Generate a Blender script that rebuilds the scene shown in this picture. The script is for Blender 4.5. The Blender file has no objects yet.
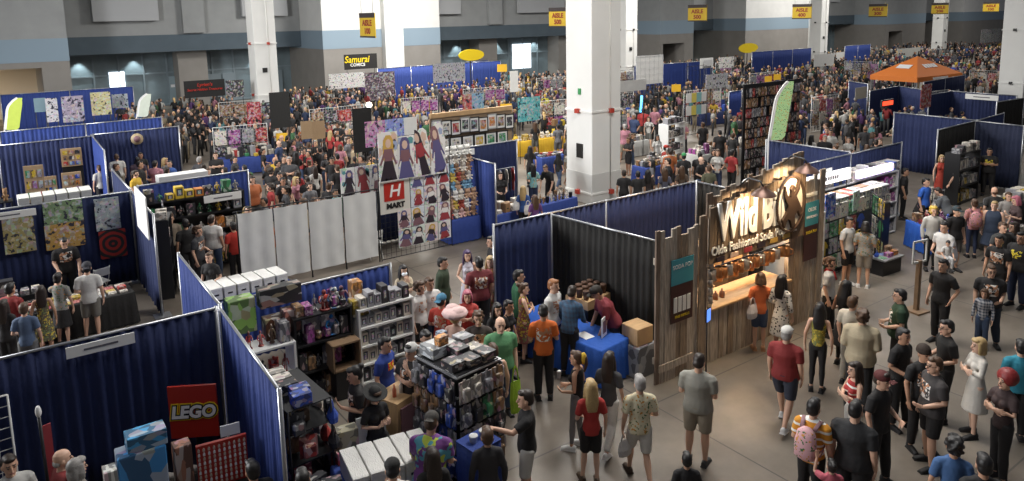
import bpy, math, random
from mathutils import Vector, Matrix, Quaternion, noise
random.seed(11)
SC = bpy.context.scene
COL = SC.collection
R = math.radians
# ------------------------------------------------------------ camera (calibrated: shifted principal point)
F, CX, CY = 735.0, 512.0, 125.0
PITCH, ROLL, AZ, H = math.atan(110/735.0), R(1.1), R(54.5), 6.8
fw = Vector((math.cos(AZ)*math.cos(PITCH), math.sin(AZ)*math.cos(PITCH), -math.sin(PITCH)))
rt0 = Vector((math.sin(AZ), -math.cos(AZ), 0)); up0 = rt0.cross(fw)
RT = rt0*math.cos(ROLL)-up0*math.sin(ROLL); UP = up0*math.cos(ROLL)+rt0*math.sin(ROLL)
cam = bpy.data.objects.new('camera', bpy.data.cameras.new('camera')); COL.objects.link(cam)
cam.matrix_world = Matrix(((RT.x, UP.x, -fw.x, 0), (RT.y, UP.y, -fw.y, 0), (RT.z, UP.z, -fw.z, H), (0, 0, 0, 1)))
cam.data.sensor_width = 36; cam.data.lens = F/1024*36; cam.data.shift_y = -(240.5-CY)/1024
cam.data.clip_start = .1; cam.data.clip_end = 600
SC.camera = cam
# ------------------------------------------------------------ world, assumed lamps, exposure
SC.view_settings.view_transform = 'Standard'; SC.view_settings.look = 'None'
SC.view_settings.gamma = 1; SC.view_settings.use_curve_mapping = False
SC.view_settings.exposure = EXPO = 0.0
w = bpy.data.worlds.new('world'); SC.world = w; w.use_nodes = True
w.node_tree.nodes['Background'].inputs[0].default_value = (.80, .86, 1.0, 1)
w.node_tree.nodes['Background'].inputs[1].default_value = .10
def area(name, loc, size, power, col=(1, .97, .92), rot=(0, 0, 0), sy=None):
    l = bpy.data.lights.new(name, 'AREA'); l.size = size; l.energy = power; l.color = col
    if sy: l.shape = 'RECTANGLE'; l.size_y = sy
    o = bpy.data.objects.new(name, l); o.location = loc; o.rotation_euler = rot; COL.objects.link(o); return o
for lx, ly, p in ((2, 6, 260), (12, 10, 1900), (26, 8, 330), (5, 24, 500), (18, 25, 2700), (34, 24, 1500), (7, 44, 800),
                  (27, 45, 2600), (48, 42, 2600), (60, 18, 700), (74, 36, 2200), (98, 40, 1600), (125, 44, 1200)):
    area('assumed_hall_light', (lx, ly, 13.5), 5, p)  # assumed overhead lamps, out of view; powers vary to brighten the centre
area('assumed_hall_light', (-16, 26, 10), 9, 9000, (1, 1, 1), (0, R(-72), 0))  # unseen side light, assumed, added to brighten the left faces of the columns
# ------------------------------------------------------------ pixel helpers: where a sight line meets a level or a wall line
O0 = Vector((0, 0, H))
def ray(x, y): return fw*F + RT*(x-CX) - UP*(y-CY)
def at(x, y, z=0.): d = ray(x, y); return O0 + d*((z-H)/d.z)
def atY(x, y, Y): d = ray(x, y); return O0 + d*(Y/d.y)
def atX(x, y, X): d = ray(x, y); return O0 + d*(X/d.x)
# ------------------------------------------------------------ tagging
def tag(o, label=None, cat=None, group=None, kind=None):
    if label: o['label'] = label
    if cat: o['category'] = cat
    if group: o['group'] = group
    if kind: o['kind'] = kind
    return o
def empty(name, loc=(0, 0, 0), rz=0, label=None, cat=None, group=None):
    o = bpy.data.objects.new(name, None); COL.objects.link(o); o.location = loc; o.rotation_euler = (0, 0, rz)
    o.empty_display_size = .1
    return tag(o, label, cat, group)
def link(name, me, parent=None, loc=(0, 0, 0), rz=0, color=None):
    o = bpy.data.objects.new(name, me); COL.objects.link(o); o.location = loc; o.rotation_euler = (0, 0, rz)
    if parent: o.parent = parent
    if color: o.color = (*color, 1)
    return o
# ------------------------------------------------------------ materials
MATS = {}
def nt(m): return m.node_tree.nodes, m.node_tree.links
def mat(name, col=(.5, .5, .5), rough=.6, metal=0, var=.0, scale=6, bump=0, emit=None, es=1, stretch=None, alpha=None):
    if name in MATS: return MATS[name]
    m = bpy.data.materials.new(name); m.use_nodes = True; MATS[name] = m
    n, l = nt(m); b = n['Principled BSDF']
    b.inputs['Base Color'].default_value = (*col, 1); b.inputs['Roughness'].default_value = rough; b.inputs['Metallic'].default_value = metal
    if alpha is not None: b.inputs['Alpha'].default_value = alpha
    if emit: b.inputs['Emission Color'].default_value = (*emit, 1); b.inputs['Emission Strength'].default_value = es
    if var or bump:
        tc = n.new('ShaderNodeTexCoord'); mp = n.new('ShaderNodeMapping'); l.new(tc.outputs['Object'], mp.inputs[0])
        if stretch: mp.inputs['Scale'].default_value = stretch
        nz = n.new('ShaderNodeTexNoise'); nz.inputs['Scale'].default_value = scale; nz.inputs['Detail'].default_value = 4
        l.new(mp.outputs[0], nz.inputs[0])
        if var:
            r = n.new('ShaderNodeValToRGB'); r.color_ramp.elements[0].position = .3; r.color_ramp.elements[1].position = .7
            r.color_ramp.elements[0].color = (*[c*(1-var) for c in col], 1); r.color_ramp.elements[1].color = (*[min(1, c*(1+var)) for c in col], 1)
            l.new(nz.outputs[0], r.inputs[0]); l.new(r.outputs[0], b.inputs['Base Color'])
        if bump:
            bp = n.new('ShaderNodeBump'); bp.inputs['Strength'].default_value = bump; bp.inputs['Distance'].default_value = .02
            l.new(nz.outputs[0], bp.inputs['Height']); l.new(bp.outputs[0], b.inputs['Normal'])
    return m
def omat(kind, rough=.8):
    """cloth-like materials whose colour is the object's own colour; pattern in object space"""
    if 'o_'+kind in MATS: return MATS['o_'+kind]
    m = bpy.data.materials.new('o_'+kind); m.use_nodes = True; MATS['o_'+kind] = m
    n, l = nt(m); b = n['Principled BSDF']; b.inputs['Roughness'].default_value = rough
    oi = n.new('ShaderNodeObjectInfo'); tc = n.new('ShaderNodeTexCoord')
    def mix(fac, c1, c2):
        x = n.new('ShaderNodeMix'); x.data_type = 'RGBA'
        if hasattr(fac, 'node'): l.new(fac, x.inputs[0])
        else: x.inputs[0].default_value = fac
        for c, i in ((c1, 6), (c2, 7)):
            if hasattr(c, 'node'): l.new(c, x.inputs[i])
            else: x.inputs[i].default_value = (*c, 1)
        return x.outputs[2]
    def math_(op, a, bb=None, c=None):
        x = n.new('ShaderNodeMath'); x.operation = op
        for v, i in ((a, 0), (bb, 1), (c, 2)):
            if v is None: continue
            if hasattr(v, 'node'): l.new(v, x.inputs[i])
            else: x.inputs[i].default_value = v
        return x.outputs[0]
    def off(v):   # object coords moved per object so that copies differ
        a = n.new('ShaderNodeVectorMath'); a.operation = 'ADD'; l.new(v, a.inputs[0])
        c = n.new('ShaderNodeCombineXYZ'); mm = math_('MULTIPLY', oi.outputs['Random'], 57.0)
        for i in range(3): l.new(mm, c.inputs[i])
        l.new(c.outputs[0], a.inputs[1]); return a.outputs[0]
    oc = tc.outputs['Object']; base = oi.outputs['Color']
    def noise_(s, d=2, v=None):
        x = n.new('ShaderNodeTexNoise'); x.inputs['Scale'].default_value = s; x.inputs['Detail'].default_value = d
        l.new(v or oc, x.inputs[0]); return x.outputs[0]
    def vor(s, v=None, out='Color'):
        x = n.new('ShaderNodeTexVoronoi'); x.inputs['Scale'].default_value = s; l.new(v or oc, x.inputs[0]); return x.outputs[out]
    def dull(v, sat=.5, val=.75):
        x = n.new('ShaderNodeHueSaturation'); x.inputs['Saturation'].default_value = sat; x.inputs['Value'].default_value = val; l.new(v, x.inputs['Color']); return x.outputs[0]
    def gt(a, t): return math_('GREATER_THAN', a, t)
    col = base
    sep = n.new('ShaderNodeSeparateXYZ'); l.new(oc, sep.inputs[0]); X, Y, Z = sep.outputs
    if kind == 'print' or kind == 'backprint':
        inx = math_('LESS_THAN', math_('ABSOLUTE', X), .13); inz = math_('MULTIPLY', gt(Z, 1.12), math_('LESS_THAN', Z, 1.36))
        front = math_('LESS_THAN', Y, 0) if kind == 'print' else gt(Y, .0)
        msk = math_('MULTIPLY', math_('MULTIPLY', inx, inz), math_('MULTIPLY', front, gt(noise_(22, 3, off(oc)), .47)))
        col = mix(msk, base, mix(gt(noise_(9, 1, off(oc)), .5), (.75, .72, .68), (.45, .22, .12)))
    elif kind == 'emblem':
        inx = math_('LESS_THAN', math_('ABSOLUTE', X), .09); inz = math_('MULTIPLY', gt(Z, 1.22), math_('LESS_THAN', Z, 1.35))
        col = mix(math_('MULTIPLY', math_('MULTIPLY', inx, inz), math_('LESS_THAN', Y, 0)), base, mix(gt(noise_(30, 1), .5), (.7, .03, .02), (.8, .6, .02)))
    elif kind == 'yellowprint':
        inx = math_('LESS_THAN', math_('ABSOLUTE', X), .12); inz = math_('MULTIPLY', gt(Z, 1.16), math_('LESS_THAN', Z, 1.34))
        col = mix(math_('MULTIPLY', math_('MULTIPLY', math_('MULTIPLY', inx, inz), math_('LESS_THAN', Y, 0)), gt(noise_(24, 1), .48)), base, (.75, .6, .05))
    elif kind == 'floral':
        col = mix(gt(noise_(26, 1, off(oc)), .60), base, mix(gt(noise_(11, 0, off(oc)), .5), (.55, .25, .04), (.06, .14, .05)))
    elif kind == 'darkfloral':
        col = mix(gt(noise_(24, 1, off(oc)), .53), base, mix(gt(noise_(12, 0, off(oc)), .5), (.5, .38, .05), (.15, .2, .08)))
    elif kind == 'spots':
        col = mix(math_('LESS_THAN', vor(17, None, 'Distance'), .33), base, (.02, .02, .02))
    elif kind == 'camo':
        col = mix(gt(noise_(12, 1, off(oc)), .5), base, mix(gt(noise_(9, 1), .55), (.05, .07, .02), (.1, .05, .02)))
    elif kind == 'plaid':
        fx = math_('LESS_THAN', math_('FRACT', math_('MULTIPLY', math_('ADD', X, Y), 12)), .45); fz = math_('LESS_THAN', math_('FRACT', math_('MULTIPLY', Z, 12)), .45)
        s = math_('MULTIPLY', math_('ADD', fx, fz), .5); col = mix(s, base, (.04, .06, .10))
    elif kind == 'tiedye':
        col = mix(gt(noise_(6, 2, oc), .5), base, mix(gt(noise_(9, 0), .5), (.5, .6, .08), (.1, .35, .45)))
    elif kind == 'stripe':
        col = mix(math_('LESS_THAN', math_('FRACT', math_('MULTIPLY', Z, 9)), .3), base, (.8, .8, .75))
    elif kind == 'goods':   # printed packaging: blocks of colour on the object's own colour
        v = vor(3.6, off(oc)); x = n.new('ShaderNodeSeparateColor'); l.new(v, x.inputs[0])
        col = mix(gt(x.outputs[0], .70), base, mix(.45, dull(v, .6, .8), (.05, .04, .04))); col = mix(gt(x.outputs[1], .80), col, (.5, .49, .46)); col = mix(gt(x.outputs[2], .55), col, (.02, .02, .024)); col = mix(.35, col, base)
    elif kind == 'figurebox':  # pale box with a dark window and a coloured figure behind it
        g = n.new('ShaderNodeSeparateXYZ'); l.new(tc.outputs['Generated'], g.inputs[0])
        inx = math_('LESS_THAN', math_('ABSOLUTE', math_('SUBTRACT', g.outputs[0], .5)), .34); inz = math_('LESS_THAN', math_('ABSOLUTE', math_('SUBTRACT', g.outputs[2], .56)), .3)
        win = math_('MULTIPLY', inx, inz)
        fx = math_('LESS_THAN', math_('ABSOLUTE', math_('SUBTRACT', g.outputs[0], .5)), .17); fz = math_('LESS_THAN', math_('ABSOLUTE', math_('SUBTRACT', g.outputs[2], .52)), .22)
        v = vor(14, off(oc)); col = mix(win, base, mix(math_('MULTIPLY', fx, fz), (.05, .05, .07), dull(v, .7, .8)))
    elif kind == 'poster':
        v0 = dull(vor(13, off(oc))); v = mix(.4, v0, base); nz = noise_(8, 4, off(oc)); x = n.new('ShaderNodeSeparateColor'); l.new(v, x.inputs[0])
        col = mix(gt(nz, .52), base, v); col = mix(gt(x.outputs[1], .8), col, (.6, .57, .5)); col = mix(math_('LESS_THAN', nz, .40), col, (.03, .03, .05))
    elif kind == 'mottle': col = mix(gt(noise_(7, 3, off(oc)), .56), base, mix(.65, vor(9, off(oc)), (.55, .5, .55)))
    elif kind == 'swirl':
        wv = n.new('ShaderNodeTexWave'); wv.wave_type = 'RINGS'; wv.rings_direction = 'Y'; wv.inputs['Scale'].default_value = 2.2; wv.inputs['Distortion'].default_value = 2.5
        l.new(oc, wv.inputs[0]); col = mix(gt(wv.outputs[0], .5), base, (.02, .02, .02))
    elif kind == 'hair':
        b.inputs['Roughness'].default_value = .5; col = mix(noise_(60, 3), base, mix(.5, base, (.0, .0, .0)))
    elif kind == 'skin':
        b.inputs['Roughness'].default_value = .5; b.inputs['Subsurface Weight'].default_value = .0
    if kind in ('cloth', 'plain'):
        col = mix(math_('MULTIPLY', noise_(5, 3), .35), base, mix(.5, base, (0, 0, 0)))
    l.new(col, b.inputs['Base Color'])
    if kind not in ('goods', 'figurebox', 'poster', 'swirl', 'skin', 'mottle'):
        bp = n.new('ShaderNodeBump'); bp.inputs['Strength'].default_value = .5; bp.inputs['Distance'].default_value = .02
        l.new(noise_(14, 3), bp.inputs['Height']); l.new(bp.outputs[0], b.inputs['Normal'])
    return m
# ------------------------------------------------------------ mesh builder
class MB:
    def __init__(s): s.v = []; s.f = []; s.m = []; s.sm = []
    def add(s, vs, fs, mi=0, smooth=False):
        b = len(s.v); s.v += [tuple(x) for x in vs]
        for f in fs: s.f.append([b+i for i in f]); s.m.append(mi); s.sm.append(smooth)
    def box(s, c, d, mi=0, M=None, bev=0):
        x, y, z = d[0]/2, d[1]/2, d[2]/2; c = Vector(c)
        if bev:
            e = min(bev, x*.8, y*.8, z*.8); vs = []; idx = {}
            for sx in (-1, 1):
                for sy in (-1, 1):
                    for sz in (-1, 1):
                        for k in range(3):
                            p = [sx*x, sy*y, sz*z]
                            for q in range(3):
                                if q != k: p[q] -= (sx, sy, sz)[q]*e
                            idx[(sx, sy, sz, k)] = len(vs); vs.append(Vector(p))
            fs = []
            for k in range(3):
                a, b2 = [q for q in range(3) if q != k]
                for sg in (-1, 1):
                    loop = []
                    for (u, vv) in ((-1, -1), (1, -1), (1, 1), (-1, 1)):
                        sg3 = [0, 0, 0]; sg3[k] = sg; sg3[a] = u; sg3[b2] = vv; loop.append(idx[(*sg3, k)])
                    fs.append(loop)
                for u in (-1, 1):
                    for vv in (-1, 1):  # edge along k
                        l1 = [0, 0, 0]; l1[a] = u; l1[b2] = vv
                        lo, hi = l1[:], l1[:]; lo[k] = -1; hi[k] = 1
                        fs.append([idx[(*lo, a)], idx[(*lo, b2)], idx[(*hi, b2)], idx[(*hi, a)]])
            for sx in (-1, 1):
                for sy in (-1, 1):
                    for sz in (-1, 1): fs.append([idx[(sx, sy, sz, k)] for k in range(3)])
        else:
            vs = [Vector((a*x, b*y, g*z)) for a in (-1, 1) for b in (-1, 1) for g in (-1, 1)]
            fs = [(0, 1, 3, 2), (4, 6, 7, 5), (0, 4, 5, 1), (2, 3, 7, 6), (0, 2, 6, 4), (1, 5, 7, 3)]
        vs = [(M @ v if M else v)+c for v in vs]; s.add(vs, fs, mi); return s
    def loft(s, pts, rad, side=None, n=10, mi=0, cap=True, smooth=True, round_=False):
        """rings along pts; rad = (r_side, r_depth) or r; side = direction of r_side"""
        pts = [Vector(p) for p in pts]; rings = []
        rad = [(r, r) if not isinstance(r, tuple) else r for r in rad]
        if round_:   # rounded ends
            t0 = (pts[0]-pts[1]).normalized(); t1 = (pts[-1]-pts[-2]).normalized()
            r0, r1 = rad[0], rad[-1]; a0 = min(r0); a1 = min(r1)
            P0, P1 = pts[0].copy(), pts[-1].copy(); S0 = r0; S1 = r1
            pts = [P0+t0*a0, P0+t0*a0*.7]+pts+[P1+t1*a1*.7, P1+t1*a1]
            rad = [(S0[0]*.3, S0[1]*.3), (S0[0]*.75, S0[1]*.75)]+rad+[(S1[0]*.75, S1[1]*.75), (S1[0]*.3, S1[1]*.3)]
        prev = None
        for i, p in enumerate(pts):
            t = (pts[min(i+1, len(pts)-1)]-pts[max(i-1, 0)]).normalized()
            sd = Vector(side) if side is not None else (prev or (Vector((1, 0, 0)) if abs(t.x) < .8 else Vector((0, 1, 0))))
            sd = (sd-t*sd.dot(t)); sd = sd.normalized() if sd.length > 1e-5 else t.orthogonal().normalized()
            dp = t.cross(sd); prev = sd
            rings.append([p+sd*rad[i][0]*math.cos(a)+dp*rad[i][1]*math.sin(a) for a in [2*math.pi*k/n for k in range(n)]])
        vs = [v for r in rings for v in r]; fs = []
        for i in range(len(rings)-1):
            for k in range(n):
                a = i*n+k; b = i*n+(k+1) % n; fs.append((a, b, b+n, a+n))
        if cap: fs.append(list(range(n))[::-1]); fs.append([len(vs)-n+k for k in range(n)])
        s.add(vs, fs, mi, smooth); return s
    def ell(s, c, r, M=None, mi=0, nu=12, nv=8):
        vs = []; fs = []; c = Vector(c)
        for j in range(nv+1):
            ph = math.pi*j/nv
            for i in range(nu):
                th = 2*math.pi*i/nu; v = Vector((r[0]*math.sin(ph)*math.cos(th), r[1]*math.sin(ph)*math.sin(th), r[2]*math.cos(ph)))
                vs.append((M @ v if M else v)+c)
        for j in range(nv):
            for i in range(nu):
                a = j*nu+i; b = j*nu+(i+1) % nu; fs.append((a, a+nu, b+nu, b))
        s.add(vs, fs, mi, True); return s
    def tube(s, a, b, r, mi=0, n=8): return s.loft([a, b], [r, r], n=n, mi=mi, smooth=True)
    def prism(s, pts, y0, y1, mi=0, o=(0, 0, 0)):
        """polygon in XZ extruded from y0 to y1"""
        n = len(pts); vs = [(o[0]+p[0], o[1]+y0, o[2]+p[1]) for p in pts]+[(o[0]+p[0], o[1]+y1, o[2]+p[1]) for p in pts]
        fs = [list(range(n)), list(range(n, 2*n))[::-1]]+[(i, i+n, (i+1) % n+n, (i+1) % n) for i in range(n)]
        s.add(vs, fs, mi); return s
    def mesh(s, name, mats):
        me = bpy.data.meshes.new(name); me.from_pydata(s.v, [], s.f)
        for m in (mats if isinstance(mats, (list, tuple)) else [mats]): me.materials.append(m)
        me.polygons.foreach_set('material_index', s.m); me.polygons.foreach_set('use_smooth', s.sm)
        me.validate(); me.update(); return me
    def build(s, name, mats, parent=None, loc=(0, 0, 0), rz=0, color=None): return link(name, s.mesh(name, mats), parent, loc, rz, color)
def remeshed(mb, name, vox, smooth=2, dec=None, fac=.5):
    me = mb.mesh(name, []) if False else None
    me = bpy.data.meshes.new(name); me.from_pydata(mb.v, [], mb.f); me.update()
    o = bpy.data.objects.new('tmp', me); COL.objects.link(o)
    r = o.modifiers.new('r', 'REMESH'); r.mode = 'VOXEL'; r.voxel_size = vox; r.use_smooth_shade = True
    if smooth: q = o.modifiers.new('s', 'SMOOTH'); q.iterations = smooth; q.factor = fac
    if dec: d = o.modifiers.new('d', 'DECIMATE'); d.ratio = dec
    dg = bpy.context.evaluated_depsgraph_get(); dg.update()
    out = bpy.data.meshes.new_from_object(o.evaluated_get(dg)); out.name = name
    bpy.data.objects.remove(o); bpy.data.meshes.remove(me)
    out.polygons.foreach_set('use_smooth', [True]*len(out.polygons)); out.materials.clear()
    return out
# ================================================================ PEOPLE
SKIN = [(.60, .36, .25), (.50, .28, .18), (.68, .43, .31), (.34, .18, .11), (.44, .25, .16)]
HAIRC = {'black': (.012, .010, .010), 'dark': (.03, .018, .012), 'brown': (.09, .045, .022), 'blond': (.55, .38, .17), 'grey': (.38, .36, .34), 'ginger': (.35, .14, .05),
         'purple': (.07, .035, .12), 'pink': (.55, .16, .22), 'yellow': (.75, .50, .08), 'green': (.05, .3, .1), 'white': (.6, .58, .55), 'red': (.25, .02, .02)}
for nm, c in (('eye', (.03, .02, .02)), ('lip', (.35, .12, .10)), ('brow', (.04, .025, .02))): mat('face_'+nm, c, .4)
ARM = {  # elbow, wrist, finger direction, palm normal (side is +x, mirrored for the left)
 'down': ((.235, .03, 1.13), (.245, -.05, .885), (0, -.18, -1), (-1, 0, 0)),
 'phone': ((.235, .02, 1.13), (.10, -.25, 1.20), (-.35, -.5, .7), (-.2, .8, .5)),
 'fwd': ((.24, -.07, 1.14), (.19, -.32, 1.06), (-.15, -1, -.15), (-.2, 0, -1)),
 'hold': ((.24, .03, 1.13), (.15, -.22, 1.04), (-.6, -.8, .0), (-.6, .3, .4)),
 'cross': ((.235, -.06, 1.16), (-.02, -.21, 1.19), (-1, .0, .15), (0, 1, 0)),
 'chin': ((.20, -.13, 1.17), (.06, -.20, 1.40), (-.4, .1, .9), (0, 1, 0)),
 'reach': ((.25, -.21, 1.27), (.22, -.46, 1.34), (0, -1, .1), (-.3, 0, -1)),
 'pocket': ((.285, .06, 1.15), (.20, -.03, .95), (-.25, -.2, -1), (-1, 0, 0)),
 'up': ((.26, -.18, 1.40), (.20, -.25, 1.64), (0, -.1, 1), (0, 1, 0)),
 'table': ((.25, -.20, 1.12), (.22, -.42, .95), (0, -.9, -.4), (0, 0, -1)),
}
LEG = {'stand': (((.098, -.012, .50), (.105, .02, .085)), ((-.098, -.012, .50), (-.105, .02, .085)), .95),
 'easy': (((.11, -.05, .50), (.15, -.06, .085)), ((-.095, 0, .50), (-.10, .03, .085)), .95),
 'walk': (((.09, -.17, .52), (.085, -.27, .10)), ((-.09, .05, .50), (-.085, .33, .15)), .94),
 'wide': (((.13, -.02, .50), (.19, .0, .085)), ((-.13, -.02, .50), (-.19, .0, .085)), .93),
 'sit': (((.12, -.42, .51), (.13, -.40, .085)), ((-.12, -.42, .51), (-.13, -.38, .085)), .50)}
BUILD = {'m': (1, 1, 1), 'f': (.87, .88, .82), 'l': (1.17, 1.32, 1.12), 's': (.9, .9, .9)}
def pose(arms=('down', 'down'), legs='stand', lean=0, yaw=0, nod=0): return (arms, legs, lean, yaw, nod)
class Skel:
    def __init__(s, po, bu):
        arms, legs, lean, yaw, nod = po; s.w, s.belly, s.arm = BUILD[bu]; s.fem = bu == 'f'; s.kr = LEG[legs]; pz = s.kr[2]; s.legs = legs
        rl = Matrix.Rotation(R(lean), 4, 'X'); piv = Vector((0, 0, .95))
        s.T = lambda p: rl @ (Vector(p)-piv)+Vector((0, 0, pz))
        s.TD = lambda p: (rl @ Vector(p))
        s.A = []
        for i, a in enumerate(arms):
            sg = 1 if i == 0 else -1; e, wr, d, nr = ARM[a]
            k = .06*(s.w-1)+.0
            f = lambda p, m=1: Vector((sg*(p[0]+k*m if p[0] > .04 else p[0]), p[1], p[2]))
            fd = lambda p: Vector((sg*p[0], p[1], p[2]))
            s.A.append((sg, s.T((sg*(.150*s.w+.018), .005, 1.385)), s.T(f(e)), s.T(f(wr)), s.TD(fd(d)).normalized(), s.TD(fd(nr)).normalized()))
        s.pz = pz; s.neck = s.T((0, .01, 1.46)); hy = s.T((0, -.014, 1.612))
        if lean > 15: hy = hy+Vector((0, -.02, .02))
        s.HM = Matrix.Translation(hy) @ Matrix.Rotation(R(yaw), 4, 'Z') @ Matrix.Rotation(R(nod+lean*.6), 4, 'X') @ Matrix.Scale(1.09, 4)
    def torso(s, mb, g=0, z0=.90, z1=1.47, hemflare=0):
        w, b = s.w, s.belly
        prof = [(.86, .16, .105), (.92, .165, .115), (1.0, .155, .115), (1.10, .138 if s.fem else .150, .105), (1.20, .150 if s.fem else .162, .112), (1.30, .165, .118), (1.38, .165, .105), (1.43, .135, .08), (1.47, .075, .06)]
        pts, rad = [], []
        for z, a, d in prof:
            if z < z0-.001 or z > z1+.001: continue
            bb = b if z < 1.33 else 1+(b-1)*.4
            ff = hemflare*(1.1-z) if z < 1.1 else 0
            pts.append(s.T((0, -.012*(b-1)*4 if z < 1.25 else 0, z))); rad.append((a*w*(1+(b-1)*.35)*1.0+g+ff-.018, d*bb+g+ff-.012))
        mb.loft(pts, rad, side=(1, 0, 0), n=18, round_=False)
        if s.fem: 
            for sg in (1, -1): mb.ell(s.T((sg*.065, -.085, 1.27)), (.058+g*.5, .05+g*.5, .058+g*.5))
    def armloft(s, mb, i, g=0, t0=0., t1=2., ends=True):
        sg, sh, el, wr, d, nr = s.A[i]; k = s.arm; L = [(0, sh, .056*k), (.5, sh.lerp(el, .5), .048*k), (1, el, .039*k), (1.35, el.lerp(wr, .35), .037*k), (2, wr, .026*k)]
        def p(t): return (sh.lerp(el, t) if t <= 1 else el.lerp(wr, t-1))
        def r(t):
            for (a, _, ra), (b, _, rb) in zip(L, L[1:]):
                if a <= t <= b: return ra+(rb-ra)*(t-a)/(b-a)
            return L[-1][2]
        ts = [t0]+[q[0] for q in L if t0 < q[0] < t1]+[t1]
        mb.loft([p(t) for t in ts], [r(t)+g for t in ts], n=10, round_=ends)
    def legpts(s, i):
        k, a = s.kr[i]; sg = 1 if i == 0 else -1; hip = Vector((sg*.088*s.w, .0, s.pz-.02)); kn = Vector((k[0]*s.w, k[1], k[2])); an = Vector((a[0]*s.w, a[1], a[2])); return hip, kn, an
    def legloft(s, mb, i, g=0, t1=2., flare=0):
        hip, kn, an = s.legpts(i); kk = (.5+.5*s.belly)
        L = [(0, .088*kk), (.5, .074*kk), (1, .052*kk), (1.35, .053*kk), (1.8, .034*kk), (2, .034)]
        def p(t): return hip.lerp(kn, t) if t <= 1 else kn.lerp(an, t-1)
        def r(t):
            for (a, ra), (b, rb) in zip(L, L[1:]):
                if a <= t <= b: return ra+(rb-ra)*(t-a)/(b-a)
            return L[-1][1]
        ts = [q[0] for q in L if q[0] < t1]+[t1]
        mb.loft([p(t) for t in ts], [max(r(t)+g+(flare*t/2), 0) for t in ts], n=12, round_=False)
    def hand(s, mb, i):
        sg, sh, el, wr, d, nr = s.A[i]; nr = (nr-d*nr.dot(d)).normalized(); sd = d.cross(nr)*sg
        # sd points to the thumb side
        mb.loft([wr-d*.02, wr+d*.02, wr+d*.06, wr+d*.095], [(.024, .018), (.036, .017), (.042, .015), (.040, .012)], side=sd, n=10)
        for k, (o, ln) in enumerate(((.031, .070), (.0105, .080), (-.0105, .074), (-.031, .058))):
            b = wr+d*.088+sd*o; sp = sd*o*.25
            c1 = b+d*ln*.5+sp+nr*ln*.10; c2 = c1+d*ln*.36+nr*ln*.28
            mb.loft([b, c1, c2], [.0098, .0092, .0078], n=6, round_=True)
        b = wr+d*.03+sd*.032; c1 = b+d*.032+sd*.03+nr*.006; c2 = c1+d*.032+sd*.008+nr*.010
        mb.loft([b, c1, c2], [.013, .0115, .009], n=6, round_=True)
def head_mb(mb, M):
    t = MB()
    t.loft([(0, -.048, -.117), (0, -.035, -.095), (0, -.014, -.055), (0, .0, -.01), (0, .006, .035), (0, .009, .075), (0, .009, .103), (0, .009, .117)],
           [(.022, .024), (.046, .050), (.061, .075), (.071, .090), (.075, .096), (.066, .085), (.043, .057), (.015, .02)], side=(1, 0, 0), n=18)
    t.loft([(0, -.086, .012), (0, -.098, -.012), (0, -.110, -.030), (0, -.090, -.036)], [(.007, .008), (.009, .010), (.014, .010), (.012, .008)], side=(1, 0, 0), n=8)
    for sg in (1, -1):
        t.ell((sg*.074, .012, -.012), (.010, .020, .032)); t.ell((sg*.030, -.078, .003), (.014, .013, .009)); t.ell((sg*.03, -.083, .024), (.020, .010, .006))
    t.ell((0, -.084, -.062), (.024, .013, .009)); t.ell((0, -.075, -.10), (.02, .016, .014))
    mb.add([M @ Vector(v) for v in t.v], t.f)
CACHE = {}
def body_mesh(po, bu):
    k = ('body', po, bu)
    if k in CACHE: return CACHE[k]
    s = Skel(po, bu); mb = MB(); s.torso(mb, z0=.86); 
    mb.loft([s.T((0, .02, 1.40)), s.neck, s.HM @ Vector((0, .01, -.05))], [.07*s.w, .054*(.5+.5*s.w), .052*(.5+.5*s.w)], n=12)
    head_mb(mb, s.HM)
    for i in (0, 1):
        mb.ell(s.A[i][1], (.052*s.arm, .052*s.arm, .052*s.arm)); mb.loft([s.T((0, .015, 1.43)), s.A[i][1]+Vector((0, .005, .008))], [.052, .044*s.arm], n=10); s.armloft(mb, i); s.hand(mb, i); s.legloft(mb, i)
        hip, kn, an = s.legpts(i); mb.loft([an+Vector((0, .03, -.03)), an+Vector((0, -.05, -.05)), an+Vector((0, -.13, -.06))], [(.026, .026), (.030, .020), (.024, .012)], side=(1, 0, 0), n=8, round_=True)
    if s.legs == 'sit': mb.ell((0, 0, .49), (.17*s.w, .13, .10))
    me = remeshed(mb, 'person_body', .0068, 1, .28, .4)
    for m in (omat('skin'), mat('face_eye'), mat('face_lip'), mat('face_brow')): me.materials.append(m)
    inv = s.HM.inverted(); mi = []
    for p in me.polygons:
        q = inv @ p.center; m = 0
        if abs(q.x) < .08 and q.y < -.05 and abs(q.z) < .1:
            if ((abs(q.x)-.030)/.013)**2+((q.z-.003)/.007)**2 < 1: m = 1
            elif abs(q.x) < .022 and abs(q.z+.062) < .008: m = 2
            elif .010 < abs(q.x) < .05 and abs(q.z-.027) < .006: m = 3
        mi.append(m)
    me.polygons.foreach_set('material_index', mi); me.update(); CACHE[k] = (me, s); return CACHE[k]
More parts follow.
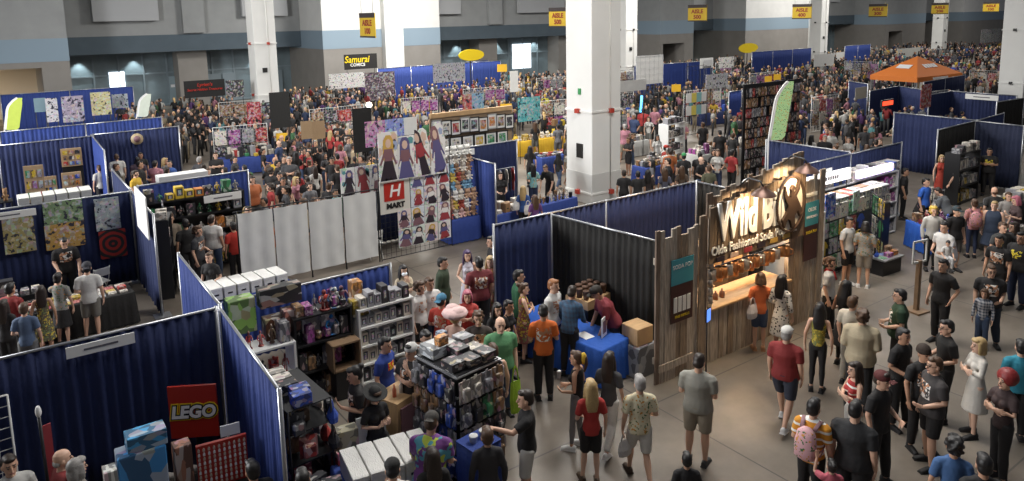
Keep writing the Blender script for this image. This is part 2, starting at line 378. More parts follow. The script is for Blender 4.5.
def cloth_mesh(po, bu, kind):
    k = (kind, po, bu)
    if k in CACHE: return CACHE[k]
    s = body_mesh(po, bu)[1]; mb = MB()
    if kind in ('tee', 'long', 'tank', 'jacket', 'dress', 'longdress'):
        g = {'tee': .022, 'long': .024, 'tank': .014, 'jacket': .036, 'dress': .016, 'longdress': .018}[kind]
        s.torso(mb, g, z0=.86 if kind != 'tank' else .92, z1=1.47 if kind not in ('tank',) else 1.43, hemflare=.08 if kind in ('tee', 'jacket') else 0)
        if kind in ('tee', 'long', 'jacket', 'longdress'):
            t1 = {'tee': .78, 'long': 1.95, 'jacket': 1.92, 'longdress': 1.5}[kind]; gg = {'tee': .024, 'long': .014, 'jacket': .026, 'longdress': .02}[kind]
            for i in (0, 1): mb.ell(s.A[i][1], [.050*s.arm+g*.6]*3); mb.loft([s.T((0, .015, 1.43)), s.A[i][1]+Vector((0, .005, .008))], [.052+g*.5, .046*s.arm+g*.5], n=10); s.armloft(mb, i, gg, 0, t1, False)
        else:
            for sg in (1, -1): mb.loft([s.T((sg*.10*s.w, -.07, 1.36)), s.T((sg*.105*s.w, .0, 1.455)), s.T((sg*.10*s.w, .085, 1.36))], [(.02, .016)]*3, n=6)
        if kind in ('jacket', 'long'): mb.loft([s.T((0, .015, 1.42)), s.T((0, .012, 1.485))], [.085*s.w, .07*s.w], n=14)
        if kind == 'jacket' and s.legs != 'sit': mb.loft([(0, 0, s.pz+.05), (0, 0, s.pz-.14)], [(.175*s.w, .14*s.belly), (.19*s.w, .15*s.belly)], side=(1, 0, 0), n=18)
        if kind in ('dress', 'longdress') and s.legs != 'sit': mb.loft([(0, 0, s.pz+.1), (0, 0, s.pz-.1), (0, 0, s.pz-.48)], [(.14*s.w, .11), (.19*s.w, .15), (.25*s.w, .20)], side=(1, 0, 0), n=18)
    elif kind in ('pants', 'shorts', 'skirt', 'leggings'):
        g = {'pants': .018, 'shorts': .022, 'skirt': .014, 'leggings': .007}[kind]
        mb.loft([(0, 0, s.pz+.07), (0, 0, s.pz), (0, .0, s.pz-.10)], [((.150 if not s.fem else .15)*s.w+g*.4, .103*s.belly+g*.4), (.165*s.w+g*.4, .115*s.belly+g*.4), (.150*s.w+g*.3, .105*s.belly+g*.2)], side=(1, 0, 0), n=18)
        if kind == 'skirt' and s.legs != 'sit': mb.loft([(0, 0, s.pz), (0, 0, s.pz-.12), (0, 0, s.pz-.46)], [(.165*s.w, .12), (.19*s.w, .145), (.235*s.w, .19)], side=(1, 0, 0), n=20)
        else:
            for i in (0, 1): s.legloft(mb, i, g, {'pants': 1.93, 'leggings': 1.9, 'shorts': .93, 'skirt': .8}[kind], .012 if kind != 'leggings' else 0)
        if s.legs == 'sit': mb.ell((0, 0, .49), (.18*s.w, .14, .11))
    me = remeshed(mb, kind, .017, 3, None)
    CACHE[k] = me; return me
def hair_mesh(style):
    k = ('hair', style)
    if k in CACHE: return CACHE[k]
    mb = MB(); E = mb.ell
    def cap(t=0, low=-.02):
        E((0, .024, .040), (.083+t, .092+t, .090+t)); E((0, .052, low), (.078+t, .064+t, .07)); E((0, -.045, .088), (.062+t, .050+t, .036))
    if style == 'short': cap(0, -.015)
    elif style == 'buzz': cap(-.005, 0)
    elif style == 'bald': E((0, .062, -.03), (.076, .045, .045))
    elif style == 'curly':
        cap(.004)
        rr = random.Random(3)
        for _ in range(46):
            a = rr.uniform(0, 6.3); z = rr.uniform(-.05, .12); q = math.sqrt(max(.0, 1-(z/.14)**2)); x, y = .085*q*math.cos(a), .03+.10*q*math.sin(a)
            if y < -.04 and z < .06: continue
            E((x, y, z), (.026, .026, .024), None, 0, 8, 6)
    elif style == 'afro': E((0, .04, .05), (.14, .13, .13))
    elif style in ('long', 'wavy'):
        cap(.006, -.03)
        mb.loft([(0, .055, .03), (0, .075, -.08), (0, .095, -.20), (0, .10, -.33)], [(.09, .06), (.095, .052), (.10, .04), (.07, .02)], side=(1, 0, 0), n=14)
        for sg in (1, -1): mb.loft([(sg*.070, .0, .06), (sg*.085, .0, -.04), (sg*.095, .0, -.15), (sg*.09, -.02, -.26)], [(.02, .035), (.022, .04), (.02, .04), (.012, .025)], side=(1, 0, 0), n=8)
    elif style == 'bob':
        cap(.008, -.03)
        mb.loft([(0, .04, .02), (0, .055, -.06), (0, .055, -.13)], [(.095, .07), (.105, .066), (.095, .055)], side=(1, 0, 0), n=14)
        for sg in (1, -1): mb.loft([(sg*.072, -.01, .06), (sg*.09, -.01, -.04), (sg*.088, -.015, -.12)], [(.02, .04), (.022, .042), (.014, .03)], side=(1, 0, 0), n=8)
    elif style in ('bun', 'tail'):
        cap(0, -.02)
        if style == 'bun': E((0, .11, .09), (.045, .045, .042))
        else: mb.loft([(0, .10, .06), (0, .15, .04), (0, .16, -.06), (0, .13, -.20)], [.022, .034, .034, .014], n=8)
    elif style == 'cap' or style == 'backcap':
        sg = 1 if style == 'backcap' else -1
        E((0, .008, .050), (.090, .108, .082)); mb.loft([(0, -.11 if sg < 0 else .115, .030), (0, sg*.185, .022)], [(.075, .010), (.055, .008)], side=(1, 0, 0), n=12); E((0, .008, .13), (.008, .008, .006))
    elif style == 'beanie': E((0, .012, .055), (.092, .108, .09)); mb.loft([(0, .01, .015), (0, .01, .045)], [(.092, .110), (.095, .112)], side=(1, 0, 0), n=18)
    elif style == 'widehat': E((0, .01, .07), (.088, .10, .075)); mb.loft([(0, .01, .048), (0, .01, .058)], [(.19, .19), (.185, .185)], side=(1, 0, 0), n=22)
    elif style == 'puffhat': E((0, .02, .09), (.23, .23, .10)); E((0, .01, .03), (.12, .13, .06)); E((.07, -.02, .15), (.12, .12, .07)); E((-.08, .05, .14), (.11, .11, .07))
    elif style == 'hood': cap(.022, -.05); mb.loft([(0, .03, -.05), (0, .04, -.15)], [(.095, .08), (.12, .09)], side=(1, 0, 0), n=14)
    me = remeshed(mb, 'hair', .011 if style != 'afro' else .014, 1, .6); me.materials.append(omat('hair' if style not in ('cap', 'backcap', 'beanie', 'widehat', 'puffhat', 'hood') else 'cloth')); CACHE[k] = me; return me
def shoe_mesh():
    if 'shoe' in CACHE: return CACHE['shoe']
    mb = MB(); mb.loft([(0, .075, -.035), (0, .03, -.03), (0, -.06, -.04), (0, -.13, -.052), (0, -.185, -.06)], [(.034, .045), (.043, .055), (.044, .045), (.046, .033), (.034, .022)], side=(1, 0, 0), n=14)
    mb.box((0, -.055, -.077), (.096, .27, .016)); me = remeshed(mb, 'shoe', .009, 2, .6); me.materials.append(omat('plain', .5)); CACHE['shoe'] = me; return me
GAR = {}
def garment(po, bu, shape, pattern):
    k = (po, bu, shape, pattern)
    if k not in GAR: me = cloth_mesh(po, bu, shape).copy(); me.materials.append(omat(pattern)); GAR[k] = me
    return GAR[k]
PEOPLE = []
def dirz(x, y, face): return math.atan2(y, x)+math.pi+R(face)+math.pi/2   # mesh faces -y; face 0 looks at the camera, 90 to the photo's right, 180 away
def person(loc, h, face, po, bu, top, bottom, hair, label, skin=0, shoes=(.03, .03, .03), group=None, hat=None, extra=None, detail=2, rz=None):
    """top / bottom = (shape, pattern, colour); hair = (style, colour); hat = (style, colour)"""
    me, s = body_mesh(po, bu); x, y = loc[0], loc[1]; k = h/1.745
    b = link('person', me, None, (x, y, loc[2] if len(loc) > 2 else 0), dirz(x, y, face) if rz is None else rz, SKIN[skin]); b.scale = (k, k, k); tag(b, label, 'person', group)
    PEOPLE.append((x, y, b))
    names = {'tee': 'shirt', 'long': 'long_sleeved_shirt', 'tank': 'tank_top', 'jacket': 'jacket', 'dress': 'dress', 'longdress': 'dress', 'pants': 'trousers', 'shorts': 'shorts', 'skirt': 'skirt', 'leggings': 'leggings'}
    for g in (top, bottom):
        if g: link(names[g[0]], garment(po, bu, g[0], g[1]), b, color=g[2])
    if hair:
        o = link('hair', hair_mesh(hair[0]), b, color=HAIRC.get(hair[1], hair[1]) if isinstance(hair[1], str) else hair[1]); o.matrix_local = s.HM
    if hat:
        o = link('hat' if hat[0] not in ('cap', 'backcap') else 'cap', hair_mesh(hat[0]), b, color=hat[1]); o.matrix_local = s.HM @ Matrix.Translation((0, 0, .004))
    if extra and 'glasses' in extra: o = link('glasses', glasses_mesh(), b); o.matrix_local = s.HM
    if extra and 'mask' in extra: o = link('face_mask', mask_mesh(), b); o.matrix_local = s.HM
    if extra and 'beard' in extra: o = link('beard', beard_mesh(), b, color=(.03, .018, .012)); o.matrix_local = s.HM
    if detail > 1:
        for i in (0, 1):
            hip, kn, an = s.legpts(i); o = link('shoe', shoe_mesh(), b, color=shoes); o.location = an+Vector((0, 0, .0)); o.rotation_euler = (0, 0, R(8 if i == 0 else -8))
            d = an.z-.085
            if d > .02: o.rotation_euler = (R(14), 0, 0)
    b['s'] = 0; del b['s']
    return b, s
def glasses_mesh():
    if 'gl' not in CACHE:
        mb = MB()
        for sg in (1, -1):
            for a in range(8):
                t0, t1 = a*math.pi/4, (a+1)*math.pi/4
                mb.tube((sg*.033+.024*math.cos(t0), -.104, .004+.017*math.sin(t0)), (sg*.033+.024*math.cos(t1), -.104, .004+.017*math.sin(t1)), .0025, n=5)
            mb.tube((sg*.057, -.104, .006), (sg*.078, .01, .004), .0025, n=5)
        mb.tube((-.009, -.104, .008), (.009, -.104, .008), .0025, n=5); CACHE['gl'] = mb.mesh('glasses', mat('dark_plastic', (.02, .02, .02), .3))
    return CACHE['gl']
def mask_mesh():
    if 'mk' not in CACHE:
        mb = MB(); mb.ell((0, -.062, -.050), (.066, .066, .050)); me = remeshed(mb, 'face_mask', .012, 1); me.materials.append(mat('mask_cloth', (.75, .80, .85), .8)); CACHE['mk'] = me
    return CACHE['mk']
def beard_mesh():
    if 'bd' not in CACHE:
        mb = MB(); mb.ell((0, -.050, -.088), (.050, .050, .036)); mb.ell((0, -.088, -.045), (.024, .012, .006))
        for sg in (1, -1): mb.ell((sg*.055, -.02, -.062), (.017, .035, .04))
        me = remeshed(mb, 'beard', .009, 1); me.materials.append(omat('hair')); CACHE['bd'] = me
    return CACHE['bd']
# ================================================================ SETTING
def floor_mat():
    m = mat('polished_concrete', (.2, .185, .17), .42); n, l = nt(m); b = n['Principled BSDF']
    tc = n.new('ShaderNodeTexCoord'); a = n.new('ShaderNodeTexNoise'); a.inputs['Scale'].default_value = .35; a.inputs['Detail'].default_value = 7; a.inputs['Roughness'].default_value = .62
    l.new(tc.outputs['Object'], a.inputs[0]); r = n.new('ShaderNodeValToRGB'); e = r.color_ramp.elements; e[0].position = .32; e[1].position = .70
    e[0].color = (.085, .068, .053, 1); e[1].color = (.25, .215, .175, 1); l.new(a.outputs[0], r.inputs[0])
    sp = n.new('ShaderNodeSeparateXYZ'); l.new(tc.outputs['Object'], sp.inputs[0]); ms = []
    for i, o in ((0, 1.6), (1, 2.1)):
        q = n.new('ShaderNodeMath'); q.operation = 'ADD'; q.inputs[1].default_value = 300+o; l.new(sp.outputs[i], q.inputs[0])
        p = n.new('ShaderNodeMath'); p.operation = 'PINGPONG'; p.inputs[1].default_value = 4.5/2; l.new(q.outputs[0], p.inputs[0])
        c = n.new('ShaderNodeMath'); c.operation = 'LESS_THAN'; c.inputs[1].default_value = .014; l.new(p.outputs[0], c.inputs[0]); ms.append(c)
    mx = n.new('ShaderNodeMath'); mx.operation = 'MAXIMUM'; l.new(ms[0].outputs[0], mx.inputs[0]); l.new(ms[1].outputs[0], mx.inputs[1])
    x = n.new('ShaderNodeMix'); x.data_type = 'RGBA'; l.new(mx.outputs[0], x.inputs[0]); l.new(r.outputs[0], x.inputs[6]); x.inputs[7].default_value = (.07, .062, .055, 1); l.new(x.outputs[2], b.inputs['Base Color'])
    a2 = n.new('ShaderNodeTexNoise'); a2.inputs['Scale'].default_value = 1.3; l.new(tc.outputs['Object'], a2.inputs[0]); r2 = n.new('ShaderNodeMapRange'); r2.inputs[3].default_value = .3; r2.inputs[4].default_value = .6; l.new(a2.outputs[0], r2.inputs[0]); l.new(r2.outputs[0], b.inputs['Roughness'])
    return m
def struct(name, mb, m, label=None):
    o = mb.build(name, m); o['kind'] = 'structure'; return o
struct('floor', MB().box((70, 30, -.1), (210, 80, .2)), floor_mat())
M_up = mat('wall_paint_grey', (.30, .31, .31), .8, var=.06, scale=1); M_band = mat('wall_band_blue', (.085, .115, .14), .8, var=.06, scale=1)
M_low = mat('wall_taupe', (.26, .245, .225), .8, var=.06, scale=1); M_blt = mat('wall_band_light_blue', (.25, .33, .40), .8)
M_wh = mat('column_white', (.80, .80, .77), .6, var=.03, scale=1); M_gl = mat('dark_glass', (.17, .22, .245), .4, var=.2, scale=.7); M_mul = mat('mullion_grey', (.20, .25, .28), .5)
M_sky = mat('daylight_pane', (.9, .95, 1), .4, emit=(.85, .93, 1), es=2.2); M_warm = mat('lobby_wall', (.55, .47, .36), .8)
# back wall: upper wall and blue band over a recessed glazed front
mb = MB(); mb.box((68, 63.2, 10.0), (190, 2.4, 8.4), 0); struct('wall_back', mb, [M_up])
mb = MB(); mb.box((68, 63.15, 5.15), (190, 2.5, 1.3), 0); struct('trim_1', mb, [M_band])
mb = MB(); mb.box((68, 65.2, 2.3), (190, .3, 4.6), 0); struct('wall_back_recess', mb, [M_gl])
def blk(n, x0, x1, Y, upper, band, opening=None):
    mb = MB()
    if opening:
        a, b, t = opening
        mb.box(((x0+a)/2, (Y+66)/2, 2.2), (a-x0, 66-Y, 4.4), 1); mb.box(((b+x1)/2, (Y+66)/2, 2.2), (x1-b, 66-Y, 4.4), 1); mb.box(((a+b)/2, (Y+66)/2, (t+4.4)/2), (b-a, 66-Y, 4.4-t), 1)
        mb.box(((a+b)/2, 64.6, 2.2), (b-a, .2, 4.4), 3)
    else: mb.box(((x0+x1)/2, (Y+66)/2, 2.2), (x1-x0, 66-Y, 4.4), 1)
    mb.box(((x0+x1)/2, (Y+66)/2, 5.1), (x1-x0+.04, 66-Y+.04, 1.5), 2); mb.box(((x0+x1)/2, (Y+66)/2, 10.0), (x1-x0, 66-Y, 8.3), 0)
    o = struct('wall_projection_%s' % n, mb, [upper, M_low, band, M_warm])
M_lit = mat('wall_paint_lit', (.66, .66, .64), .8, var=.04, scale=1)  # same wall paint, coloured paler to carry the wash of light on these blocks
blk('a', -25, 4.6, 57, M_up, M_blt, (-14, atY(43, 80, 57).x, atY(20, 69, 57).z)); blk('b', 22.2, 33.0, 57, M_lit, M_blt)
blk('c', 61.0, 66.5, 57, M_up, M_blt, (61.5, 65, 3.3)); blk('d', 76.0, 92.0, 57, M_lit, M_blt); blk('e', 109, 121, 57, M_up, M_blt, (110, 114, 3.3)); blk('f', 134, 162, 57, M_lit, M_blt)
# pilasters on the back wall, mullions, doors, sound panels
for i, x in enumerate((-3, 13.6, 42.2, 52.6, 71, 101, 128)):
    mb = MB(); mb.box((x, 61.8, 10.0), (1.6, .5, 8.2), 0); mb.box((x, 64.2, 2.25), (2.2, 2.2, 4.5), 1); struct('trim_%d' % (i+2), mb, [M_up, M_low])
mb = MB()
for x in [5+1.75*i for i in range(10)]+[34+2*i for i in range(14)]+[67+2.2*i for i in range(5)]+[93+3*i for i in range(6)]+[122+3*i for i in range(4)]:
    mb.box((x, 65.0, 2.2), (.12, .14, 4.4))
for a, b in ((4.6, 22.2), (33, 61), (66.5, 76), (92, 109), (121, 134)):
    for z in (.1, 2.7, 4.35): mb.box(((a+b)/2, 65.0, z), (b-a, .13, .12))
struct('trim_10', mb, [M_mul])
for i, (a, b, z0, z1) in enumerate(((atY(109.5, 80, 64.9).x, atY(125, 80, 64.9).x, .9, atY(117, 72, 64.9).z), (atY(513, 50, 64.9).x, atY(531, 50, 64.9).x, 1.0, atY(520, 44, 64.9).z), (69.2, 70.3, .9, 2.6), (71.2, 72.2, .9, 2.6))):
    struct('window_%d' % (i+1), MB().box(((a+b)/2, 64.98, (z0+z1)/2), (b-a, .1, z1-z0)), [M_sky])
for i, (a, b) in enumerate(((12.0, 13.2), (15.0, 17.4), (19, 21.4), (35, 39), (55, 58))):
    mb = MB(); 
    for k in range(2): 
        c = a+(b-a)*(.25+.5*k); mb.box((c, 64.9, 1.2), ((b-a)/2-.1, .08, 2.35), 0); mb.box((c, 64.84, 1.6), (.3, .04, .22), 1)
    struct('door_%d' % (i+1), mb, [M_mul if i else mat('door_blue_grey', (.26, .34, .38), .5), mat('notice_white', (.8, .8, .8), .7)])
mb = MB()
for a, b, zb in ((6.7, 11.1, 6.9), (17.3, 21, 7.1), (34, 38, 7.0), (45, 51, 7.0), (67.5, 74, 7.4), (96, 104, 7.8), (122, 130, 7.8)):
    mb.box(((a+b)/2, 61.6, zb+1.8), (b-a, .4, 3.6))
struct('trim_11', mb, [mat('sound_panel', (.42, .43, .44), .9)])
for x in (5.8, 9.6, 13, 19.3, 35.5, 39.5, 44.5, 49.5, 57, 68.5, 73.5, 97, 124.5):  # assumed downlights, set to give the scallops of light below the soffit
    l = bpy.data.lights.new('assumed_downlight', 'SPOT'); l.energy = 420; l.spot_size = R(75); l.spot_blend = .5; l.color = (.9, 1, 1); l.shadow_soft_size = .06
    o = bpy.data.objects.new('assumed_downlight', l); o.location = (x, 64.55, 4.45); COL.objects.link(o)
area('assumed_hall_light', (27, 46, 12.5), 5, 1800, rot=(R(55), 0, 0)); area('assumed_hall_light', (84, 46, 12.5), 7, 2000, rot=(R(55), 0, 0))  # assumed lamps out of view, tilted to wash the pale blocks with light
area('assumed_lobby_lamp', (-6, 61.5, 4.2), 5, 2200, (1, .85, .65), (R(30), 0, 0)); area('assumed_lobby_lamp', (63.3, 61.5, 4.2), 2.5, 350, (1, 1, 1), (R(30), 0, 0))  # assumed lobby lamps, unseen, added to light the walls behind the openings
# columns
M_fix = mat('red_fitting', (.45, .05, .03), .4); M_blk = mat('black_plastic', (.02, .02, .02), .4)
def column(i, x, y, s=1.4):
    mb = MB(); mb.box((x+s/2, y+s/2, 7), (s, s, 14), 0, bev=.02); mb.box((x+s/2, y+s/2, .55), (s+.03, s+.03, 1.1), 1)
    o = struct('column_%d' % i, mb, [M_wh, mat('column_base', (.62, .62, .60), .6) if i == 1 else mat('column_base_dark', (.16, .16, .16), .6)])
    for z in (.38, 3.35) if i == 1 else (2.0, 5.3):
        MB().box((x+s/2, y+s/2, z), (s+.08, s+.08, .07)).build('band', M_wh, o)
        f = MB(); f.box((x-.08, y+s/2, z), (.14, .16, .16)); f.box((x+s*.62, y-.08, z), (.16, .14, .16)); f.build('alarm_fitting', M_fix if i < 3 else M_blk, o)
    MB().tube((x+s*.62, y-.03, .1), (x+s*.62, y-.03, 14), .025).build('conduit', M_wh, o)
    MB().box((x+s*.4, y-.03, 3.6), (.3, .05, .3)).build('panel', M_blk, o) if i > 1 else MB().box((x-.03, y+s*.45, 1.9), (.04, .32, .52)).build('notice', M_blk, o)
    if i == 1: MB().box((x-.03, y+s*.45, 4.05), (.04, .12, .22)).build('exit_marker', mat('green_sign', (.05, .3, .1), .5), o)
column(1, 17.2, 19.26); column(2, 14.0, 47.6); column(3, 46.6, 47.6); column(4, 77.0, 47.6); column(5, 106.0, 47.6); column(6, 52.0, 18.4)
mb = MB(); mb.box((28.2, 56.7, 7), (1.7, .8, 14)); struct('column_7', mb, [M_wh]); mb = MB(); mb.box((90, 56.7, 7), (1.5, .8, 14)); struct('column_8', mb, [M_wh])
# ================================================================ FITTINGS
C_bl, C_nv, C_bk = (.022, .050, .235), (.011, .021, .085), (.012, .011, .010)
M_al = mat('aluminium', (.45, .46, .48), .35, .8); M_wd = mat('brown_laminate', (.22, .14, .08), .6, var=.2, scale=4); M_ply = mat('plywood', (.50, .32, .16), .6, var=.15, scale=3, stretch=(1, 6, 1))
M_card = mat('cardboard', (.42, .29, .17), .85, var=.08); M_paper = mat('white_paper', (.78, .78, .76), .7); M_wm = mat('white_melamine', (.72, .72, .70), .5); M_dk = mat('black_metal', (.02, .02, .022), .4, .3)
def pleat(L, z0, z1, amp=.035, wl=.16, th=.012, rs=1):
    rr = random.Random(int(L*977)+rs); n = max(6, int(L/.04)); mb = MB(); rows = 4; vs = []; ph = rr.uniform(0, 6)
    for j in range(rows+1):
        z = z0+(z1-z0)*j/rows; a = amp*(1.15-.5*j/rows)
        for i in range(n+1):
            x = L*i/n; q = a*(math.sin(x/wl*6.283+ph+.8*math.sin(x*2.1+ph))+.4*math.sin(x/wl*2.7)); vs.append((x, q, z))
    m = len(vs); vs += [(a, b+th, c) for a, b, c in vs]; fs = []
    for j in range(rows):
        for i in range(n): k = j*(n+1)+i; fs.append((k, k+1, k+n+2, k+n+1)); fs.append((m+k, m+k+n+1, m+k+n+2, m+k+1))
    for i in range(n):
        k = rows*(n+1)+i; fs.append((k, k+1, m+k+1, m+k)); fs.append((i, m+i, m+i+1, i+1))
    mb.add(vs, fs, 0, True); return mb
NDR = [0]; OBL = []
def drape(p, q, label, col=C_nv, h=2.44, bay=3.05, group=None, cat='drape'):
    x0, y0, x1, y1 = p[0], p[1], q[0], q[1]; L = math.hypot(x1-x0, y1-y0); rz = math.atan2(y1-y0, x1-x0); NDR[0] += 1; OBL.extend((x0+(x1-x0)*i/max(1, int(L/.4)), y0+(y1-y0)*i/max(1, int(L/.4)), .42) for i in range(int(L/.4)+1))
    t = empty('pipe_and_drape', (x0, y0, 0), rz, label, cat, group); n = max(1, round(L/bay)); b = L/n
    for i in range(n):
        o = pleat(b-.05, .04, h-.02, rs=NDR[0]*7+i).build('curtain', omat('cloth'), t, (i*b+.025, 0, 0), 0, col)
        MB().tube((i*b, 0, h), ((i+1)*b, 0, h), .022).build('top_rail', M_al, t)
    for i in range(n+1):
        m = MB(); m.tube((i*b, 0, 0), (i*b, 0, h+.03), .028); m.box((i*b, 0, .012), (.36, .36, .02)); m.build('upright', M_al, t)
    return t
def namesign(p, q, z, place, w=1.1, hgt=.19, rz=0, off=-.05):
    """small printed booth name board clipped under the rail"""
    mb = MB(); mb.box((0, 0, 0), (w, .02, hgt), 0); o = mb.build('name_sign', M_paper, None, (p, q, z), rz)
    MB().box((0, -.012, 0), (w*.5, .004, hgt*.18)).build('print', mat('sign_ink', (.12, .12, .14), .7), o)
    return tag(o, 'white booth name board '+place, 'sign')
def table(cx, cy, L, W, rz, cloth, label, place, h=.74, cover='full'):
    OBL.extend((cx+math.cos(rz)*L*(i/6-.5), cy+math.sin(rz)*L*(i/6-.5), W/2+.33) for i in range(7))
    t = empty('folding_table', (cx, cy, 0), rz, 'folding table %s' % place, 'table'); MB().box((0, 0, h-.02), (L, W, .04), bev=.01).build('tabletop', M_wm, t)
    for sx in (-1, 1):
        for sy in (-1, 1): MB().tube((sx*(L/2-.12), sy*(W/2-.1), 0), (sx*(L/2-.12), sy*(W/2-.1), h-.04), .016).build('leg', M_al, t)
    mb = MB(); n = int((L+W)*14); P = []
    a, b = L/2+.02, W/2+.02; per = [(-a, -b), (a, -b), (a, b), (-a, b)]
    for k in range(4):
        u, v = Vector(per[k]), Vector(per[(k+1) % 4]); m = max(6, int((v-u).length/.05))
        nrm = Vector(((v-u).y, -(v-u).x)).normalized()
        for i in range(m): s = i/m; P.append((u.lerp(v, s), nrm, k*10+s*(v-u).length))
    N = len(P); vs = []
    for z, am, of in ((h+.004, 0, -.01), (h-.02, .0, .012), (h*.5, .018, .03), (.03, .032, .055)):
        for p2, nr, s in P: d = of+am*math.sin(s*38+1.3*math.sin(s*5)); vs.append((p2.x+nr.x*d, p2.y+nr.y*d, z))
    fs = [(j*N+i, j*N+(i+1) % N, (j+1)*N+(i+1) % N, (j+1)*N+i) for j in range(3) for i in range(N)]; fs.append(list(range(N))[::-1])
    mb.add(vs, fs, 0, True); mb.sm[-1] = False
    o = mb.build('tablecloth', omat('cloth'), None, (cx, cy, 0), rz, cloth); tag(o, label, 'tablecloth')
    return t
def text_mesh(s, size, ext=.004, bold=0, name='lettering', shear=0, sx=1):
    c = bpy.data.curves.new('t', 'FONT'); c.body = s; c.size = size; c.extrude = ext; c.align_x = 'CENTER'; c.align_y = 'CENTER'; c.offset = bold; c.shear = shear; c.resolution_u = 3
    o = bpy.data.objects.new('t', c); COL.objects.link(o); dg = bpy.context.evaluated_depsgraph_get(); dg.update(); me = bpy.data.meshes.new_from_object(o.evaluated_get(dg)); bpy.data.objects.remove(o)
    me.transform(Matrix.Rotation(R(90), 4, 'X') @ Matrix.Diagonal((sx, 1, 1, 1))); me.name = name; return me
def text(s, size, m, parent, loc, bold=0, name='lettering', shear=0, sx=1, ext=.004, rz=0):
    me = text_mesh(s, size, ext, bold, name, shear, sx); me.materials.clear(); me.materials.append(m); return link(name, me, parent, loc, rz)
# ---- goods: one mesh per kind, copied
GM = {}
def gmesh(kind):
    if kind in GM: return GM[kind]
    mb = MB(); ms = [omat('goods', .5)]
    if kind == 'box': mb.box((0, 0, .5), (1, 1, 1), bev=.02)
    elif kind == 'figurebox':
        mb.box((0, 0, .5), (1, 1, 1), bev=.03); ms = [omat('figurebox', .4)]
    elif kind == 'book': mb.box((0, 0, .5), (1, 1, 1)); ms = [omat('poster', .5)]
    elif kind == 'figurine':
        for sg in (1, -1): mb.loft([(sg*.1, 0, .06), (sg*.09, 0, .42)], [.07, .08], n=8); mb.loft([(sg*.2, 0, .72), (sg*.32, -.06, .5), (sg*.28, -.2, .42)], [.06, .05, .04], n=6)
        mb.loft([(0, 0, .38), (0, 0, .5), (0, 0, .72), (0, 0, .78)], [(.15, .1), (.13, .1), (.2, .12), (.08, .07)], side=(1, 0, 0), n=10); mb.ell((0, 0, .89), (.11, .12, .13)); mb.loft([(0, 0, 0), (0, 0, .06)], [.28, .26], n=14)
        ms = [omat('goods', .5)]
    elif kind == 'plush':
        mb.ell((0, 0, .3), (.36, .3, .32)); mb.ell((0, -.05, .74), (.32, .28, .27))
        for sg in (1, -1): mb.ell((sg*.24, -.02, .96), (.1, .07, .1)); mb.ell((sg*.36, -.12, .38), (.12, .18, .1)); mb.ell((sg*.2, -.3, .1), (.13, .2, .1)); mb.ell((sg*.1, -.32, .78), (.03, .02, .03))
        me = remeshed(mb, 'plush_toy', .035, 2, .5); me.materials.append(omat('cloth')); GM[kind] = me; return me
    elif kind == 'longbox':
        mb.box((0, 0, .42), (.96, .98, .84)); mb.box((0, 0, .86), (1, 1, .28), bev=.03); mb.box((0, -.493, .42), (.4, .01, .12), 1); ms = [omat('plain', .7), M_dk]
    elif kind == 'bag':
        mb.loft([(0, 0, 0), (0, 0, .03), (0, .02, .3), (0, 0, .62), (0, 0, .68)], [(.38, .3), (.44, .36), (.5, .40), (.42, .14), (.40, .05)], side=(1, 0, 0), n=8, smooth=False)
        for sg in (1, -1): mb.loft([(-.28, sg*.05, .66), (-.16, sg*.04, .92), (0, 0, 1.0), (.16, sg*.04, .92), (.28, sg*.05, .66)], [(.035, .03)]*5, n=5)
        ms = [omat('cloth')]
    elif kind == 'blister':
        mb.box((0, 0, .5), (1, .12, 1)); mb.box((0, -.3, .4), (.7, .5, .6), bev=.08); mb.box((0, .0, 1.04), (.25, .08, .08)); ms = [omat('goods', .35)]
    elif kind == 'tee': 
        mb.prism([(-.22, 0), (.22, 0), (.23, .55), (.42, .42), (.5, .6), (.25, .92), (.1, .97), (0, .92), (-.1, .97), (-.25, .92), (-.5, .6), (-.42, .42), (-.23, .55)], -.05, .05); ms = [omat('print')]
    elif kind == 'bottle': mb.loft([(0, 0, 0), (0, 0, .6), (0, 0, .75), (0, 0, 1)], [.45, .45, .18, .16], n=10); ms = [omat('plain', .25)]
    elif kind == 'cup': mb.loft([(0, 0, 0), (0, 0, .9), (0, 0, .9), (0, 0, 1)], [.38, .48, .5, .46], n=14); ms = [omat('plain', .4)]
    me = mb.mesh(kind, ms); GM[kind] = me; return me
PAL = [((.45, .05, .04), 'red'), ((.03, .08, .4), 'blue'), ((.65, .6, .52), 'white'), ((.03, .03, .035), 'black'), ((.6, .42, .04), 'yellow'), ((.30, .17, .08), 'brown'), ((.05, .25, .1), 'green'), ((.3, .3, .32), 'grey'), ((.35, .08, .3), 'purple'), ((.55, .2, .04), 'orange')]
NAMES = {'box': 'merchandise_box', 'figurebox': 'figure_box', 'book': 'comic_book', 'figurine': 'figurine', 'plush': 'plush_toy', 'longbox': 'comic_box', 'bag': 'bag', 'blister': 'blister_pack', 'tee': 'tee_shirt', 'bottle': 'bottle', 'cup': 'cup'}
WORD = {'box': 'packaged box', 'figurebox': 'window-front figure box', 'book': 'comic book', 'figurine': 'small figurine', 'plush': 'soft plush toy', 'longbox': 'lidded comic storage box', 'bag': 'carrier bag', 'blister': 'blister-packed toy', 'tee': 'printed tee shirt', 'bottle': 'glass bottle', 'cup': 'drinking cup'}
